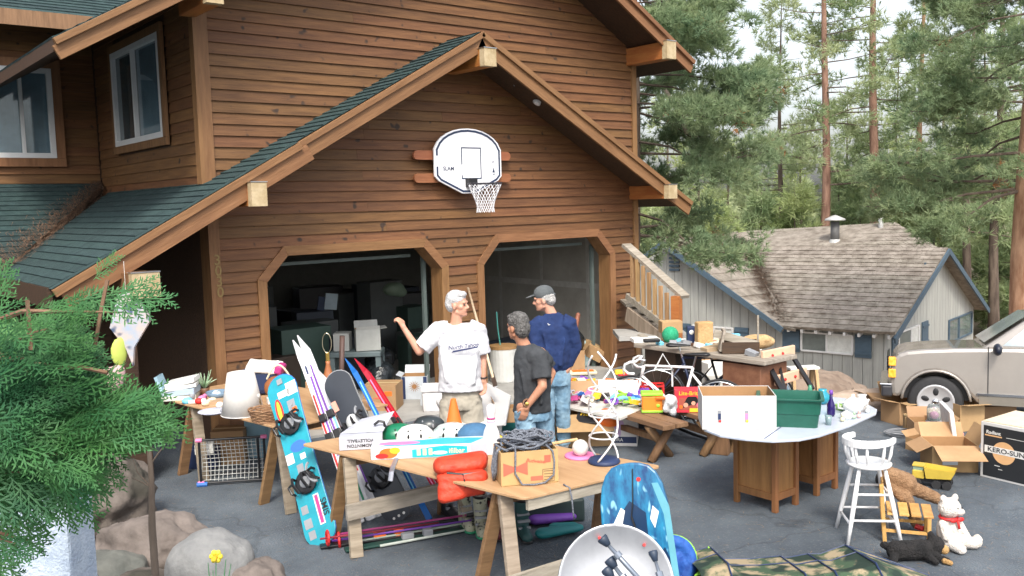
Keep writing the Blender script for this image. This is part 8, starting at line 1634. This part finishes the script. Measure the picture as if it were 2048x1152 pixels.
for (hx, hy, kx, ky, fx, fy) in ((-.07, -.06, -.06, -.09, -.05, -.06), (.08, .06, .12, .05, .15, .10)): m.limb((hx, hy, .84), (kx, ky, .46), .085, .056); m.limb((kx, ky, .46), (fx, fy, .08), .056, .038); m.limb((fx, fy, .04), (fx-.17, fy+.05, .035), .04, .034)
m.build('body', skin2, t, remesh=.008, sm=3); m = MB()
m.loft([(-.005, 0, .775, .175, .155), (0, 0, .90, .172, .158), (.01, 0, 1.10, .172, .155), (.02, 0, 1.25, .180, .150), (.01, 0, 1.33, .150, .125), (-.045, .005, 1.40, .078, .076)], 28); m.limb((.03, -.10, 1.29), (.03, .12, 1.29), .08, .08); q = sh.lerp(el, .78); m.tube([sh+Vector((-.03, .04, .01)), sh, q], [.085, .082, .092], 18); q = s2.lerp(e2, .8); m.tube([s2+Vector((-.03, -.04, 0)), s2, q], [.08, .078, .085], 18)
for xx, z0, z1, dx in ((-.10, 1.18, .90, .06), (.02, 1.10, .84, -.05), (.10, 1.15, .88, -.02), (-.04, 1.25, 1.0, .08)): m.limb((xx, -.135, z0), (xx+dx, -.150, z1), .012, .020, n=8)
m.build('t_shirt', tee_g, t, remesh=.010, sm=4, disp=(.11, .030)); m = MB(); m.loft([(0, 0, .86, .158, .14), (0, 0, .70, .165, .15)])
for (hx, hy, kx, ky, fx, fy) in ((-.07, -.06, -.06, -.09, -.05, -.06), (.08, .06, .12, .05, .15, .10)): m.tube([(hx, hy, .80), (kx, ky, .46), (fx, fy, .07)], [.105, .080, .075], 18)
for zz in (.70, .62, .50): m.limb((-.14, -.15, zz), (.0, -.165, zz+.04), .010, .010, n=8)
m.build('jeans', jean, t, remesh=.010, sm=3, disp=(.07, .028)); m = MB(); m.limb((-.05, -.06, .05), (-.22, -.01, .045), .05, .045); m.limb((.15, .10, .05), (-.02, .15, .045), .05, .045); m.build('shoes', PAP, t, smooth=True)
hair_cap(P, R, 1.0, ((-.020, 0, .062, .106, .090, .092), (-.062, 0, .0, .070, .082, .098), (.030, 0, .100, .062, .07, .034)), hairg, t)
MB().tube([wr+Vector((.0+.033*math.cos(a), .0+.012*math.cos(a)+.020*math.sin(a), .03+.03*math.sin(a))) for a in [i*2*PI/16 for i in range(17)]], .009, 6, cap=False).build('watch', BRN, t); MB().ell(wr+Vector((.0, -.035, .03)), (.020, .008, .018), n=12).build('watch_face', GOLD, t)
for q in (-1, 1): MB().ell(P(.080, q*.030, .010), (.012, .010, .007), n=8, R=R).build('eye', black, t)
# --- man in navy sweatshirt
t = person('man in a navy sweatshirt, jeans and a grey baseball cap', 1103, 9.68, 1.85)
m = MB(); P, R = head_prims(m, (-.088, 0, 1.655), PI-.15, -.12, 1.04); m.limb((.01, 0, 1.46), (-.05, 0, 1.60), .062, .056); m.loft([(0, 0, .90, .16, .12), (0, 0, 1.15, .17, .13), (0, 0, 1.38, .19, .12), (0, 0, 1.46, .13, .09)])
sh, el, wr = Vector((.17, -.05, 1.41)), Vector((.235, .0, 1.13)), Vector((.165, -.02, .93)); s2, e2, w2 = Vector((-.17, -.02, 1.40)), Vector((-.20, -.10, 1.12)), Vector((-.12, -.18, .95))
m.limb(sh, el, .05, .042); m.limb(el, wr, .042, .03); m.limb(s2, e2, .05, .042); m.limb(e2, w2, .042, .03); hand_prims(m, wr, Vector((-.25, .0, -.9)), Vector((1, -.3, 0)), 1, .5); hand_prims(m, w2, Vector((.2, -.1, -.9)), Vector((0, 1, 0)), -1, .5)
for (hx, hy, kx, ky, fx, fy) in ((-.085, -.02, -.08, -.05, -.08, 0), (.085, .03, .09, .02, .10, .08)): m.limb((hx, hy, .90), (kx, ky, .50), .088, .058); m.limb((kx, ky, .50), (fx, fy, .08), .058, .038); m.limb((fx, fy, .04), (fx-.15, fy+.08, .035), .04, .034)
m.build('body', skinm, t, remesh=.008, sm=3); m = MB()
m.loft([(.0, 0, .895, .150, .130), (0, 0, .93, .175, .150), (0, 0, 1.0, .200, .168), (0, 0, 1.18, .205, .165), (.0, 0, 1.34, .215, .155), (.0, 0, 1.43, .17, .12), (.005, 0, 1.515, .078, .080)], 28); m.limb((-.14, -.01, 1.40), (.14, -.03, 1.40), .088, .088); m.tube([sh+Vector((-.05, .01, .01)), sh, el, wr+Vector((0, 0, .03)), wr], [.09, .090, .075, .058, .045], 18); m.tube([s2+Vector((.05, 0, .01)), s2, e2, w2], [.09, .088, .072, .048], 18)
for xx, z0, z1, dx in ((-.10, 1.30, 1.02, .05), (.02, 1.22, .98, .05), (.12, 1.25, 1.0, -.05), (-.16, 1.18, .98, .07)): m.limb((xx, -.150, z0), (xx+dx, -.158, z1), .014, .024, n=8)
m.build('sweatshirt', sweat, t, remesh=.010, sm=4, disp=(.11, .030)); m = MB(); m.loft([(0, 0, .95, .150, .125), (0, 0, .80, .165, .145), (0, 0, .74, .165, .14)])
for (hx, hy, kx, ky, fx, fy) in ((-.085, -.02, -.08, -.05, -.08, 0), (.085, .03, .09, .02, .10, .08)): m.tube([(hx, hy, .86), (kx, ky, .50), (fx, fy, .07)], [.105, .082, .078], 18)
m.build('jeans', jean, t, remesh=.010, sm=3, disp=(.07, .028)); m = MB(); m.limb((-.08, 0, .05), (-.23, .08, .045), .05, .045); m.limb((.10, .08, .05), (-.05, .16, .045), .05, .045); m.build('shoes', PAP, t, smooth=True)
hair_cap(P, R, 1.04, ((-.035, 0, .030, .088, .087, .075), (-.070, 0, -.005, .056, .078, .066)), hairg2, t)
m = MB(); m.ell(P(-.012, 0, .070), (.112, .092, .088), R=R, n=22); m.ell(P(-.118, 0, .045), (.018, .03, .014), R=R, n=8); cp = m.build('cap', cap_m, t, remesh=.008, sm=2); bm_ = MB(); bm_.limb(P(.085, -.045, .062), P(.085, .045, .062), .02, .02, sq=((0, 0, 1), .25)); bm_.ell(P(.125, 0, .055), (.062, .068, .010), R=R @ Matrix.Rotation(.22, 3, 'Y'), n=20); bm_.build('cap_brim', cap_m, cp, remesh=.006, sm=2)
for q in (-1, 1): MB().ell(P(.080, q*.030, .010), (.012, .010, .007), n=8, R=R).build('eye', black, t)
m = MB(); m.tube([Vector((-.055, -.152, 1.425)), Vector((-.045, -.155, 1.405)), Vector((-.030, -.150, 1.41))], .003, 4); m.build('collar_tag', PAP, t)
